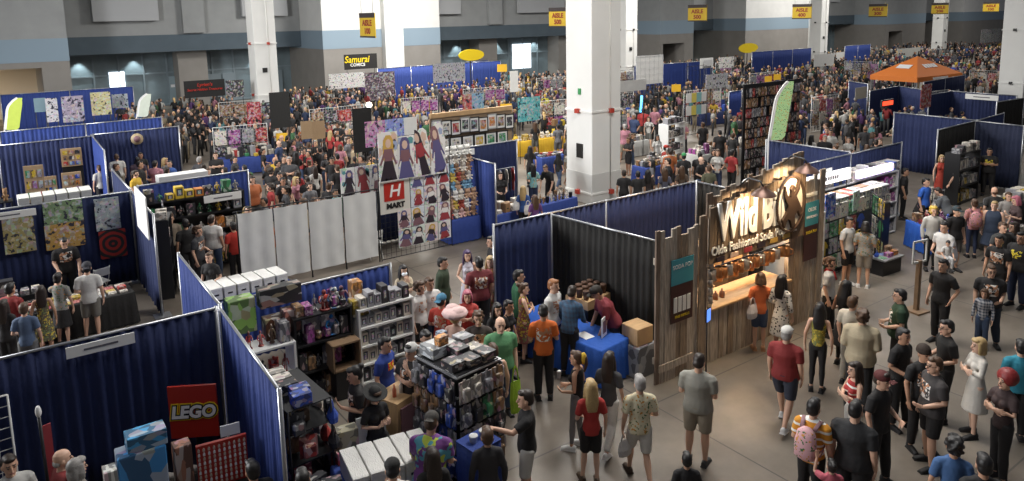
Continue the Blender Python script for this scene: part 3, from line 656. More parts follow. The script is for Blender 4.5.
def good(kind, loc, dim, rz, col, cname, place, lab=None, name=None, rx=0, group=None):
    o = link(name or NAMES[kind], gmesh(kind), None, loc, rz, col); o.scale = dim
    if rx: o.rotation_euler = (rx, 0, rz)
    a, b = o.bound_box, None
    return tag(o, lab or '%s %s %s' % (cname, WORD[kind], place), {'box': 'box', 'figurebox': 'box', 'book': 'book', 'figurine': 'figurine', 'plush': 'toy', 'longbox': 'box', 'bag': 'bag', 'blister': 'toy', 'tee': 'shirt', 'bottle': 'bottle', 'cup': 'cup'}[kind], group or '%ss %s' % (WORD[kind], place))
def spread(cx, cy, L, W, rz, z, place, kinds, n, rng, smin=.12, smax=.3, pal=None, hmax=.35, face=0):
    """goods in a loose grid on a surface"""
    cols = max(1, int(math.sqrt(n*L/max(W, .1)))); rows = max(1, round(n/cols)); c, s = math.cos(rz), math.sin(rz)
    for i in range(cols):
        for j in range(rows):
            gx = (i+.5)/cols*L-L/2; gy = (j+.5)/rows*W-W/2; k = rng.choice(kinds); cw, cd = L/cols*.9, W/rows*.9
            col, cn = rng.choice(pal or PAL); hh = rng.uniform(.3, 1)*hmax
            if k == 'figurebox': d = (min(cw, .16), min(cd, .13), .2)
            elif k == 'book': d = (min(cw, .18), min(cd, .26), .012)
            elif k == 'figurine': q = min(rng.uniform(.25, .4), cw*1.4); d = (q, q, max(q, .2))
            elif k == 'plush': q = min(.34, cw); d = (q, q, q)
            elif k == 'longbox': d = (min(cw, .2), min(.62, cd), .29)
            elif k == 'bottle': d = (.07, .07, .22)
            elif k == 'blister': d = (min(cw, .2), .1, .3)
            else: d = (cw*rng.uniform(.75, 1), cd*rng.uniform(.75, 1), hh)
            good(k, (cx+gx*c-gy*s, cy+gx*s+gy*c, z), d, rz+face+rng.uniform(-.08, .08), col, cn, place)
def shelf(cx, cy, L, D, hgt, rz, label, n=4, m=None, cat='shelf', back=False):
    """open shelving unit, front towards local -y"""
    m = m or M_wm; t = empty('shelving_unit', (cx, cy, 0), rz, label, cat)
    for sx in (-1, 1): MB().box((sx*(L/2-.02), 0, hgt/2), (.04, D, hgt)).build('side_panel', m, t)
    for i in range(n): MB().box((0, 0, .06+(hgt-.08)*i/(n-1)), (L-.08, D, .035)).build('shelf_board', m, t)
    if back: MB().box((0, D/2-.01, hgt/2), (L-.08, .015, hgt-.04)).build('back_panel', m, t)
    return [.08+(hgt-.08)*i/(n-1) for i in range(n)]
def loc2(cx, cy, rz, x, y): c, s = math.cos(rz), math.sin(rz); return cx+x*c-y*s, cy+x*s+y*c
def rack(cx, cy, L, D, hgt, rz, label, place, n=4, kinds=('figurebox',), per=6, seed=1, m=None, pal=None, top=True, back=False, hm=.8):
    zs = shelf(cx, cy, L, D, hgt, rz, label, n, m, back=back); rng = random.Random(seed); gap = zs[1]-zs[0]
    for i, z in enumerate(zs):
        if i == n-1 and not top: continue
        for k in range(per):
            kd = rng.choice(kinds); w = (L-.12)/per; x = -L/2+.06+w*(k+.5); col, cn = rng.choice(pal or PAL)
            hh = min(gap-.07, .36)*rng.uniform(.6, 1)*hm/.8 if i < n-1 else rng.uniform(.16, .36)
            X, Y = loc2(cx, cy, rz, x, -D*.12+rng.uniform(-.02, .02)); q = min(w*.92, .3)
            d = (min(w*.9, hh*1.1), D*.55, hh) if kd in ('box', 'figurebox', 'blister') else (q, q, hh)
            good(kd, (X, Y, z), d, rz, col, cn, 'on shelf %s' % place, None)
def gridwall(cx, cy, L, hgt, rz, label, m=None, z0=.05, cat='grid panel', step=.15):
    t = empty('wire_grid_stand', (cx, cy, 0), rz, label, cat); m = m or M_wm; f = MB()
    for sx in (-1, 1): f.tube((sx*L/2, 0, 0), (sx*L/2, 0, hgt), .014, n=6); 
    for z in (z0, hgt): f.tube((-L/2, 0, z), (L/2, 0, z), .014, n=6)
    f.build('frame', m, t); g = MB(); k = int(L/step)
    for i in range(1, k): g.box((-L/2+L*i/k, 0, (z0+hgt)/2), (.008, .008, hgt-z0))
    k = int((hgt-z0)/step)
    for i in range(1, k): g.box((0, 0, z0+(hgt-z0)*i/k), (L, .008, .008))
    g.build('wire_grid', m, t); return t
M_ink = [mat('print_ink_%d' % i, c, .5) for i, c in enumerate(((.03, .02, .03), (.30, .04, .05), (.10, .09, .22), (.62, .45, .36), (.10, .30, .32), (.75, .72, .70), (.55, .35, .08), (.20, .10, .12), (.32, .38, .55)))]
def figure_print(mb, w, h, rng, y=-.014):
    """a generic printed standing figure, made of flat inked shapes"""
    cx = rng.uniform(-.08, .08)*w; hy = h*.30; hc, c1, c2 = rng.choice((0, 0, 7, 7, 2, 0, 6)), rng.choice((0, 1, 2, 7, 5, 0)), rng.choice((0, 1, 2, 7, 0)); e = [(math.cos(a*.7854), math.sin(a*.7854)) for a in range(8)]
    tl = rng.uniform(-.28, .28); ct, st = math.cos(tl), math.sin(tl); zm = rng.uniform(1.05, 1.3); kx = rng.uniform(1.1, 1.5); ln = rng.uniform(-.5, -.34)
    def P(pts, m, k): mb.prism([(max(-.48*w, min(.48*w, cx+(a*kx*w*ct-b*h*st)*zm)), max(-.48*h, min(.48*h, (a*kx*w*st+b*h*ct)*zm-.04*h))) for a, b in pts], y-k*.0015, y+.004, m)
    for _ in range(5): q, r_ = rng.uniform(-.35, .35), rng.uniform(-.4, .4); z_ = rng.uniform(.06, .16); P([(q+z_*math.cos(v*1.2566+q), r_+z_*.7*math.sin(v*1.2566+q)) for v in range(5)], rng.choice((5, 8, 3, 7, 4)), -1)
    P([(-.20, -.02), (.20, -.02), (.17, .34), (.08, .43), (-.08, .43), (-.17, .34)], hc, 0)       # hair
    P([(-.28, ln), (.10, ln-.05), (.30, ln+.06), (.12, .02), (-.12, .02)], c2, 1)                                # skirt
    P([(-.13, -.04), (.13, -.04), (.15, .18), (-.15, .18)], c1, 2)
    P([(a*.10, .28+b*.085) for a, b in e], 3, 3)
    for sg in (1, -1): P([(sg*.13, .17), (sg*.30, -.10), (sg*.25, -.12), (sg*.10, .08)][::sg], c1, 1); P([(sg*.03, -.36), (sg*.03, -.48), (sg*.12, -.48), (sg*.12, -.36)][::sg], 3 if rng.random() < .5 else hc, 1)
def poster(x, y, z, w, h, rz, label, seed=0, kind='figure', col=(.75, .74, .72), rx=0, group=None, name='poster', cat='poster'):
    rng = random.Random(seed); b = MB(); cut = kind == 'cutout'; kind = 'figure' if cut else kind
    if cut: b.prism([(-w*.5, -h*.5), (w*.5, -h*.5), (w*.46, -h*.1), (w*.5, h*.15), (w*.36, h*.30), (w*.30, h*.44), (w*.1, h*.5), (-w*.12, h*.49), (-w*.3, h*.40), (-w*.36, h*.24), (-w*.5, h*.1), (-w*.44, -h*.15)], -.01, .01)
    else: b.box((0, 0, 0), (w, .02, h))
    o = b.build(name, [omat('poster', .45) if kind == 'abstract' else omat('swirl', .5) if kind == 'swirl' else omat('mottle', .5) if kind == 'figure' else omat('plain', .5)], None, (x, y, z), rz, col)
    if rx: o.rotation_euler = (rx, 0, rz)
    if kind == 'figure': f = MB(); figure_print(f, w, h, rng); f.build('printed_figure', M_ink, o)
    return tag(o, label, cat, group)
def framed(x, y, z, w, h, rz, label, seed, fc=None, rx=0):
    t = empty('framed_picture', (x, y, z), rz, label, 'picture'); f = MB(); e = .035
    if rx: t.rotation_euler = (rx, 0, rz)
    for s in (-1, 1): f.box((s*(w/2-e/2), -.01, 0), (e, .035, h)); f.box((0, -.01, s*(h/2-e/2)), (w, .035, e))
    f.build('frame', fc or M_dk, t); MB().box((0, .0, 0), (w-e, .012, h-e)).build('mount', M_paper, t); MB().box((0, -.01, 0), (w*.6, .008, h*.6)).build('picture', omat('poster', .4), t, color=random.Random(seed).choice(PAL)[0]); return t
def chair(x, y, rz, label, m=None):
    m = m or M_wm; t = empty('folding_chair', (x, y, 0), rz, label, 'chair')
    MB().box((0, 0, .44), (.40, .40, .03), bev=.01).build('seat', m, t); MB().box((0, .22, .72), (.38, .025, .20), bev=.01).build('backrest', m, t)
    for s in (-1, 1): MB().loft([(s*.2, -.22, 0), (s*.2, .12, .5), (s*.19, .23, .84)], [.012]*3, n=6).build('leg', m, t); MB().loft([(s*.18, .26, 0), (s*.18, -.15, .43)], [.012]*2, n=6).build('leg', m, t)
    return t
# ================================================================ THE BOOTHS
def dpx(a, b, label, col=C_nv, z=2.44, group=None, snap=None):
    p, q = at(*a, z), at(*b, z)
    if snap == 'y': m = (p.y+q.y)/2; p.y = q.y = m
    if snap == 'x': m = (p.x+q.x)/2; p.x = q.x = m
    return drape(p, q, label, col, z, group=group)
rngG = random.Random(5)
# ---- brick-toy booth at the lower left
drape((-3.6, 11.42), (2.5, 11.42), 'navy blue drape behind the red toy sign, lower left of the hall', C_nv)
drape((2.55, 11.36), (2.45, 8.3), 'navy blue side drape running towards the viewer beside the red toy sign', C_bl)
drape((2.62, 14.65), (2.58, 11.5), 'blue side drape leading back from the corner behind the brick toy booth', C_bl)
p = atY(101, 342, 11.3); namesign(p.x, 11.33, p.z-.06, 'on the navy drape above the toy booth', .85, .16)
M_red = mat('sign_red', (.42, .025, .015), .4); M_yel = mat('sign_yellow', (.85, .62, .02), .4); M_white = mat('letter_white', (.85, .85, .83), .5); M_ink0 = mat('letter_black', (.01, .01, .01), .5)
a, b, c = atY(168, 384, 10.6), atY(214, 384, 10.6), atY(170, 432, 10.6); w, hh = .66, .78; sx, sz = (a.x+b.x)/2, (a.z+b.z)/2-.02-hh/2
s = empty('toy_sign', (sx, 10.6, 0), R(-30), 'red square toy sign with white outlined lettering', 'sign'); MB().box((0, 0, sz), (w, .04, hh)).build('panel', M_red, s)
for m, bo, sz2, y in ((M_yel, .042, .2, -.024), (M_ink0, .027, .2, -.030), (M_white, .010, .2, -.036)): text('LEGO', .25, m, s, (0, y, sz), bo, 'lettering', .16, .95, .003)
mb = MB(); mb.tube((0, .04, 0), (0, .04, sz), .02); mb.box((0, .04, .015), (.45, .35, .03)); mb.build('stand', M_dk, s)
table(.6, 9.55, 3.4, .85, 0, C_bk, 'black cloth on the brick toy table', 'under the blue toy boxes')
def pxgood(x0, y0, x1, y1, Y, D, kind, col, cn, place, lab=None, name=None, zmin=None):
    a, b = atY(x0, (y0+y1)/2, Y), atY(x1, (y0+y1)/2, Y); zt, zb = atY((x0+x1)/2, y0, Y).z, atY((x0+x1)/2, y1, Y).z
    if zmin is not None: zb = zmin
    return good(kind, ((a.x+b.x)/2, Y+D/2, zb), (b.x-a.x, D, zt-zb), 0, col, cn, place, lab, name)
pxgood(118, 452, 168, 481, 9.4, .3, 'box', (.05, .25, .55), 'blue', '', 'large blue brick set box, lower one of two stacked on the black table', 'toy_set_box', .745)
zt = atY(143, 452, 9.4).z
pxgood(127, 434, 168, 452, 9.42, .26, 'box', (.06, .32, .60), 'blue', '', 'blue brick set box lying on top of a larger blue one', 'toy_set_box', zt+.002)
pxgood(175, 446, 193, 475, 9.5, .2, 'box', (.35, .16, .10), 'brown', '', 'brown toy set box between the blue boxes and the red board', 'toy_set_box', .745)
pxgood(104, 472, 118, 481, 9.3, .2, 'box', (.7, .7, .66), 'white', '', 'small white box left of the blue brick sets', 'toy_set_box', .745)
t = empty('display_board', (2.02, 9.55, .745), R(-8), 'red and white board covered with rows of small figures', 'display'); mb = MB()
mb.box((0, 0, .30), (.62, .05, .62)); mb.build('board', M_red, t); 
for j in range(9):
    mb = MB(); 
    for i in range(10):
        x = -.28+.062*i; z = .05+.062*j; mb.box((x, -.035, z), (.028, .02, .026)); mb.ell((x, -.04, z+.024), (.011, .011, .012), None, 0, 6, 4)
    mb.build('figure_row', M_white if j % 2 else mat('cream_plastic', (.6, .5, .4), .4), t)
MB().box((.12, 0, .72), (.24, .02, .15)).build('price_card', M_paper, t)
t = empty('banner_stand', (.12, 10.35, 0), R(15), 'tall black banner pole with a white tip, left of the blue toy boxes', 'stand'); mb = MB(); mb.tube((0, 0, 0), (-.02, 0, 2.05), .02); mb.box((0, 0, .02), (.4, .3, .04)); mb.build('pole', M_dk, t); MB().ell((-.02, 0, 2.06), (.035, .035, .08)).build('tip', M_white, t)
MB().box((.05, .02, 1.1), (.10, .015, 1.5)).build('banner', M_ink[1], t)
gridwall(-.75, 11.2, 1.1, 2.0, R(4), 'white wire grid at the far lower left before the navy drape')
spread(-.5, 9.6, 1.0, .6, 0, .745, 'at the left end of the brick toy table', ['figurine', 'box'], 12, rngG, hmax=.2)
# ---- figure-and-toy booth beside it
drape((2.7, 14.55), (6.95, 14.55), 'low blue drape behind the collectible toy shelves', C_bl, 1.32)
rack(3.36, 12.3, 1.08, .5, 1.27, 0, 'white shelf unit stacked with dark toys beside the blue side drape', 'of the white unit by the blue side drape', 3, ('box', 'figurine', 'blister'), 5, 3, pal=[PAL[3], PAL[5], PAL[7], PAL[0]])
rack(4.45, 12.38, 1.08, .5, 1.62, 0, 'dark shelf unit with figures and carded toys in the middle of the toy booth', 'of the dark middle unit', 4, ('figurine', 'box', 'blister'), 6, 4, M_dk, [PAL[3], PAL[5], PAL[7], PAL[8]], back=True)
rack(5.65, 12.3, 1.14, .45, 1.50, 0, 'white shelf unit of window boxes behind the man in the blue shirt', 'of the white unit behind the blue shirt', 5, ('figurebox',), 7, 5, pal=[PAL[2], PAL[7], PAL[3]])
pxgood(228, 300, 256, 322, 12.5, .3, 'box', (.25, .45, .10), 'green', '', 'lime green long toy box on top of the white shelf by the side drape', 'toy_box', 1.45)
for i, (x0, y0, x1, y1, Y, c, lb) in enumerate(((260, 287, 302, 305, 12.45, (.03, .03, .03), 'long black vehicle box on top of the toy shelves'), (266, 318, 288, 342, 12.35, (.10, .04, .02), 'dark brown wooden crate of toys on the white shelf'), (285, 310, 301, 332, 12.3, (.5, .2, .15), 'pink red boxed figure beside the brown crate'), (302, 312, 320, 332, 12.3, (.6, .6, .58), 'white boxed toy beside the pink red one'),
        (353, 282, 363, 300, 12.4, (.5, .22, .05), 'orange and red tall boxed toy at the right of the dark shelf'), (353, 300, 369, 316, 12.2, (.35, .25, .03), 'yellow boxed toy below the tall orange one'), (372, 296, 404, 308, 12.3, (.5, .6, .7), 'pale blue figure boxes in a row above the white shelf'), (321, 312, 335, 325, 12.25, (.65, .65, .62), 'small white boxed vehicle near the middle of the toy shelves'))):
    pxgood(x0, y0, x1, y1, Y, .25, 'box', c, '', '', lb, 'toy_box')
for i, (x, y, c, lb) in enumerate(((326, 328, (.5, .05, .03), 'small red and blue figure standing on the middle shelf top'), (334, 322, (.05, .12, .25), 'blue armoured figure standing on the middle shelf top'), (337, 326, (.4, .42, .4), 'grey figure beside the blue armoured one'), (333, 348, (.02, .2, .5), 'bright blue winged figure on the dark shelf'), (343, 322, (.15, .05, .08), 'dark red figure beside the grey one'))):
    p = atY(x, y, 12.25); good('figurine', (p.x, 12.25, 1.63 if i != 3 else 1.14), (.36, .36, .36), 0, c, '', '', lb)
t = empty('display_cube', (4.75, 12.05, .55), R(0), 'wooden open display cube with figures in front of the dark shelf', 'shelf'); mb = MB()
for s in (-1, 1): mb.box((s*.25, 0, .25), (.03, .35, .5)); mb.box((0, 0, .25+s*.24), (.5, .35, .03))
mb.build('cube_frame', M_wd, t); MB().box((0, 0, -.28), (.45, .33, .52)).build('plinth', M_dk, t)
t = empty('gridwall_tower', (3.0, 9.55, 0), R(4), 'dark wire tower hung with packs and bags beside the blue side drape', 'rack')
mb = MB()
for sx in (-1, 1):
    for sy in (-1, 1): mb.tube((sx*.30, sy*.55, 0), (sx*.30, sy*.55, 1.75), .015)
for z in (.05, .5, .95, 1.4, 1.74): mb.box((0, 0, z), (.62, 1.1, .015))
mb.build('frame', M_dk, t)
rr = random.Random(8)
for z in (.25, .62, .99, 1.36):
    for k in range(5):
        for dx in (0, .3): X, Y = loc2(3.0, 9.55, R(4), .34 if dx else -.1+rr.uniform(-.1, .1), -.5+.25*k); col, cn = rr.choice([PAL[3], PAL[7], PAL[2], PAL[5], PAL[1], PAL[0]]); good(rr.choice(['blister', 'bag']), (X, Y, z), (.24, .2, .30), R(90)+rr.uniform(-.3, .3) if dx else rr.uniform(-.3, .3), col, cn, 'on the wire tower beside the blue side drape')
for k in range(5): X, Y = loc2(3.0, 9.55, R(4), rr.uniform(-.12, .12), -.45+.2*k); col, cn = rr.choice([PAL[1], PAL[2], PAL[3]]); good('box', (X, Y, 1.75), (.25, .18, rr.uniform(.1, .22)), 0, col, cn, 'on top of the wire tower by the side drape')
for k in range(8): good('box', (2.95+rr.uniform(-.12, .12), 7.75+k*.13, .745), (.25, .13, rr.uniform(.1, .25)), rr.uniform(-.4, .4), *rr.choice([PAL[1], PAL[2], PAL[3], PAL[0]]), 'heaped at the foot of the wire tower', None, None)
table(2.95, 8.2, .58, 1.15, 0, C_bl, 'blue cloth below the heap of packs beside the white comic boxes', 'below the heap of packs')
# comic boxes and the seller's table
table(3.88, 8.45, 1.30, .95, R(-9), C_bl, 'bright blue cloth under the white comic boxes, bottom of the picture', 'under the white comic boxes')
for i, lab in enumerate(('leftmost and open', 'second from the left', 'third from the left', 'fourth from the left', 'at the right end by the seller')):
    X, Y = loc2(3.88, 8.45, R(-9), -.48+.235*i, -.04+.01*(i % 2)); o = good('longbox', (X, Y, .745), (.215, .74, .30), R(-9), (.72, .71, .68), '', '', 'white lidded comic box on the front blue table, '+lab)
X, Y = 3.62, 9.25; good('box', (X, Y, .745), (.30, .2, .34), R(-9), (.45, .42, .30), '', '', 'upright printed carton behind the white comic boxes')
MB().box((X+.28, Y, .95), (.25, .03, .42)).build('sign_card', M_paper, None).__setitem__('label', 'white upright card with dark figure print behind the comic boxes'); bpy.data.objects['sign_card']['category'] = 'sign'
table(3.85, 9.55, .9, .6, R(-9), C_bk, 'black cloth on the small table behind the comic boxes', 'behind the comic boxes'); MB().box((4.1, 9.5, .80), (.35, .3, .1)).build('card_box', M_paper, None).__setitem__('label', 'flat white card box on the small black table'); bpy.data.objects['card_box']['category'] = 'box'
t = empty('wooden_cabinet', (4.75, 9.85, 0), R(20), 'wooden display cabinet with a wire front beside the comic boxes', 'cabinet'); MB().box((0, 0, .5), (.62, .5, 1.0)).build('body', M_ply, t); MB().box((0, -.27, .55), (.5, .03, .7)).build('front_panel', M_ink[7], t)
for k in range(3): X, Y = loc2(4.75, 9.85, R(20), -.15+.15*k, -.05); good('bottle', (X, Y, 1.0), (.07, .07, .2), 0, ((.7, .2, .1), (.75, .7, .65), (.6, .1, .08))[k], '', '', ('small orange figurine bottle', 'small white figurine bottle', 'small red figurine bottle')[k]+' on top of the wooden cabinet')
# pack tower
TC = (5.30, 8.95); t = empty('pegboard_tower', (*TC, 0), R(8), 'tall square tower hung with rows of carded figures', 'rack'); MB().box((0, 0, .9), (.80, .95, 1.74)).build('core', M_dk, t); MB().box((0, 0, .05), (.95, 1.1, .1), bev=.02).build('base', M_dk, t)
mb = MB()
for z in (.30, .68, 1.06, 1.44, 1.74): mb.box((0, 0, z), (.86, 1.0, .02))
mb.build('rail', M_al, t); rr = random.Random(12)
for r_ in range(4):
    z = .22+.38*r_
    for k in range(4):
        X, Y = loc2(*TC, R(8), -.32+.21*k, -.54); col, cn = rr.choice([PAL[3], PAL[7], PAL[2], PAL[5]] if not (r_ == 2 and k == 2) else [PAL[6]]); good('blister', (X, Y, z), (.19, .14, .33), R(8)+rr.uniform(-.1, .1), col, cn, 'hanging on the front of the square tower')
    for k in range(5):
        for sd in (-1, 1): X, Y = loc2(*TC, R(8), sd*.46, -.4+.2*k); col, cn = rr.choice([PAL[3], PAL[7], PAL[5], PAL[1]]); good('blister', (X, Y, z), (.18, .14, .33), R(8)+sd*R(90), col, cn, 'hanging on the %s side of the square tower' % ('right' if sd > 0 else 'left'))
rr = random.Random(5)
for i in range(3):
    for j in range(3):
        if (i, j) not in ((0, 2), (1, 2), (0, 1)): good('box', (TC[0]-.27+.27*i, TC[1]-.33+.3*j, 1.79), (.24, .26, rr.uniform(.08, .16)), R(8), *rr.choice([PAL[7], PAL[2], PAL[3]]), 'on the square tower top')
good('box', (5.12, 9.2, 1.79), (.45, .34, .16), R(8), (.65, .68, .7), '', '', 'clear plastic storage box on top of the square tower'); good('box', (5.22, 9.27, 1.955), (.14, .12, .12), R(8), (.2, .25, .35), '', '', 'flat blue grey box on top of the square tower'); good('box', (5.12, 9.1, 1.955), (.18, .12, .14), R(8), (.7, .3, .08), '', '', 'white and orange box stacked highest on the square tower')
t = empty('plinth_stand', (5.0, 7.95, 0), R(8), 'narrow blue draped stand holding two white cups, in front of the tower', 'stand'); pl = pleat(.5, .02, 1.0); MB().box((0, 0, .5), (.42, .36, 1.0), bev=.02).build('block', M_wd, t)
for k in range(4): o = pleat(.46 if k % 2 == 0 else .4, .02, 1.01, .012, .1).build('drape_panel', omat('cloth'), t, ((-.23, -.20, 0), (.23, -.2, 0), (.23, .2, 0), (-.23, .2, 0))[k], R(90*k), C_bl)
MB().box((0, 0, 1.012), (.48, .42, .012)).build('cloth_top', omat('cloth'), t, color=C_bl)
good('cup', (4.92, 7.95, 1.02), (.13, .13, .10), 0, (.8, .8, .78), '', '', 'white paper cup on the blue draped stand, left one'); good('cup', (5.10, 7.98, 1.02), (.13, .13, .10), 0, (.8, .8, .78), '', '', 'white paper cup on the blue draped stand, right one')
# ---- blue information table and the black drape
drape((8.33, 12.42), (14.72, 12.42), 'long navy drape behind the wooden soda booth and the blue table', C_nv)
drape((9.80, 12.3), (10.22, 9.2), 'black side drape between the blue table and the wooden soda booth', C_bk)
drape((14.68, 12.4), (14.70, 10.3), 'black side drape behind the right end of the wooden soda booth', C_bk)
table(8.80, 10.55, 2.3, .78, R(98), (.015, .09, .42), 'bright blue cloth on the information table beside the soda booth', 'in front of the black side drape')
for k, (dx, dy, w2, h2) in enumerate(((-.1, -.5, .22, .3), (.1, .3, .2, .3), (0, .8, .24, .18))): o = MB().box((0, 0, .004), (w2, h2, .008)).build('leaflet', M_paper, None, (8.85+dx, 10.5+dy, .746), .3*k); tag(o, 'white leaflets on the blue table, '+('nearest its front end', 'at its middle', 'at its far end')[k], 'paper')
t = empty('tabletop_sign', (9.0, 9.75, .746), R(25), 'upright white picture card in a stand on the blue table', 'sign'); MB().box((0, 0, .2), (.24, .02, .38)).build('card', M_paper, t); MB().box((0, -.012, .2), (.14, .006, .24)).build('print', M_ink[7], t)
t = empty('wooden_crate_stand', (9.62, 10.9, 0), R(8), 'wooden box stand filled with brown bottles behind the blue table', 'stand'); mb = MB(); mb.box((0, 0, .45), (.62, .5, .9)); mb.build('stand_body', M_dk, t); mb = MB(); mb.box((0, 0, 1.0), (.72, .6, .18)); mb.build('tray', M_ply, t)
for k in range(12): X, Y = loc2(9.62, 10.9, R(8), -.27+.18*(k % 4), -.18+.18*(k//4)); good('cup', (X, Y, 1.09), (.14, .14, .19), 0, (.13, .07, .045), '', '', 'brown lidded jar in the wooden tray behind the blue table')
good('box', (9.55, 9.42, 0), (.5, .5, .62), R(5), (.35, .36, .38), '', '', 'grey plastic tote standing at the left corner of the wooden booth', 'storage_tote'); MB().box((9.55, 9.42, .80), (.42, .42, .34), bev=.01).build('carton', M_ply, None).__setitem__('label', 'brown wooden carton on top of the grey plastic tote'); bpy.data.objects['carton']['category'] = 'box'
# ---- WOODEN SODA BOOTH
M_old = [mat('weathered_board_%d' % i, c, .85, var=.35, scale=5, stretch=(6, 6, .7), bump=.4) for i, c in enumerate(((.30, .225, .16), (.38, .31, .24), (.22, .16, .12), (.45, .39, .32)))]
FY = 8.85; wb = empty('soda_booth', (9.4, FY, 0), 0, 'weathered wooden soda booth front with a lit lettered sign', 'booth')
def boards(name, x0, x1, z0, z1, rough=.12, y=0, seed=0, parent=wb, slope=0, M=M_old, wmin=.10):
    rr = random.Random(seed); mb = MB(); x = x0
    while x < x1-.02:
        w_ = min(rr.uniform(wmin, wmin*1.9), x1-x); t_ = z1+slope*(x-x0)/(x1-x0)+rr.uniform(-rough, rough*.6)
        mb.box((x+w_/2-9.4, y+rr.uniform(-.012, .012), (z0+t_)/2), (w_-.008, .035, t_-z0), rr.randrange(4)); x += w_
    return mb.build(name, M, parent)
boards('left_panel', 9.42, 10.56, .0, 2.88, .14, seed=1); boards('post_panel', 10.56, 10.80, 0, 2.98, .06, seed=2, y=-.02); boards('counter_front', 10.8, 13.5, .0, 1.06, .0, seed=3)
M_sb = [mat('sign_board_wood_%d' % i, c, .85, var=.3, scale=5, stretch=(6, 6, .7), bump=.3) for i, c in enumerate(((.17, .115, .075), (.21, .15, .10), (.14, .095, .06), (.19, .14, .10)))]
boards('sign_board', 10.72, 13.78, 2.06, 3.20, .05, seed=4, y=-.12, slope=.32, M=M_sb); boards('top_fringe', 10.85, 13.95, 2.9, 3.35, .10, seed=6, y=.06, slope=.5); boards('right_panel', 13.5, 14.72, .0, 3.28, .14, seed=5)
mb = MB()
for x0, x1, z in ((9.44, 10.75, .45), (9.44, 10.75, 2.35), (13.55, 14.7, .45), (13.55, 14.7, 2.6)): MB().box(((x0+x1)/2-9.4, .05, z), (x1-x0, .05, .12)).build('frame_rail', M_old[3], wb)
for i in range(9): mb.box((.55, -.04, .30+.0*i), (.9, .03, .14)) if i == 0 else None
mb.build('cross_board', M_old[3], wb); MB().box((1.54, .05, 1.6), (.1, .1, 3.1)).build('frame_post', M_old[3], wb); MB().box((4.12, .05, 1.7), (.1, .1, 3.3)).build('frame_post', M_old[3], wb)
mb = MB(); mb.box((2.75, .28, 1.09), (2.75, .72, .05), bev=.01); mb.build('counter_top', M_ply, wb)
M_cream = mat('letter_cream', (.85, .80, .68), .55)
text('Wild Bill’s', 1.02, M_white, wb, (2.76, -.155, 2.80), .028, 'lettering', 0, .585, .02)
text('Olde Fashioned Soda Pop Co.', .24, M_white, wb, (2.72, -.155, 2.30), .004, 'lettering', 0, .93, .01)
eb = MB(); cx, cz = 3.80, 2.84
for k in range(28):
    a0, a1 = k*math.tau/28, (k+1)*math.tau/28; eb.prism([(cx+.50*math.cos(a0), cz+.60*math.sin(a0)), (cx+.50*math.cos(a1), cz+.60*math.sin(a1)), (cx+.46*math.cos(a1), cz+.56*math.sin(a1)), (cx+.46*math.cos(a0), cz+.56*math.sin(a0))], -.21, -.16)
eb.prism([(cx+p_[0]*.42, cz+p_[1]*.52) for p_ in ((-.75, -.55), (-.55, -.9), (-.3, -.55), (-.1, -.65), (.1, -1.0), (.32, -.95), (.25, -.5), (.5, -.3), (.72, -.6), (.85, -.3), (.55, .05), (.35, .3), (.6, .55), (.55, .95), (.38, .5), (.12, .35), (.10, .55), (.28, .62), (.05, .78), (-.15, .62), (-.05, .52), (-.12, .28), (-.4, .4), (-.6, .8), (-.62, .45), (-.45, .15), (-.25, .0), (-.35, -.25))], -.22, -.165)
eb.build('horse_rider_emblem', mat('emblem_brown', (.05, .028, .018), .7), wb)
eb = MB()
for k in range(28):
    a0, a1 = k*math.tau/28, (k+1)*math.tau/28; eb.prism([(cx, cz), (cx+.46*math.cos(a0), cz+.56*math.sin(a0)), (cx+.46*math.cos(a1), cz+.56*math.sin(a1))], -.15, -.145)
eb.build('emblem_disc', M_cream, wb)
for i in range(6): MB().box((1.62+.42*i, -.155, 2.12+.01*i), (.24, .02, .09)).build('flavour_plaque', M_ink[(0, 3, 1, 0, 6, 6)[i]], wb)
M_teal = mat('poster_teal', (.06, .33, .40), .5); M_mar = mat('poster_maroon', (.06, .018, .016), .5)
def boothposter(x, z, w_, h_, label, bars, texts):
    t = empty('soda_poster', (x, FY-.06, z), 0, label, 'poster'); MB().box((0, 0, 0), (w_, .012, h_)).build('lower_print', M_mar, t); MB().box((0, -.008, h_*.30), (w_, .012, h_*.4)).build('upper_print', M_teal, t)
    for k in range(bars): MB().box((-w_*.3+w_*.2*k, -.012, -h_*.22), (w_*.15, .01, h_*.24)).build('white_cup_print', M_paper, t)
    for s_, sz_, zz, mm, xx in texts: text(s_, sz_, mm, t, (0, -.018, zz), .001, 'lettering', 0, xx, .002)
    return t
boothposter(10.06, 1.72, .60, 1.22, 'teal and maroon menu poster on the left wooden panel of the soda booth', 4, (('SODA POP', .11, .46, M_white, 1), ('FREE REFILLS', .07, -.50, M_yel, 1)))
boothposter(14.16, 2.06, .50, 1.30, 'teal and maroon poster on the right wooden panel of the soda booth', 0, (('OLDE', .12, .48, M_white, 1), ('FASHIONED', .075, .32, M_white, 1), ('SODA POP', .085, -.02, M_yel, 1)))
text('FREE REFILLS', .12, M_cream, wb, (4.76, -.05, 2.86), .002, 'lettering', 0, .6, .01)
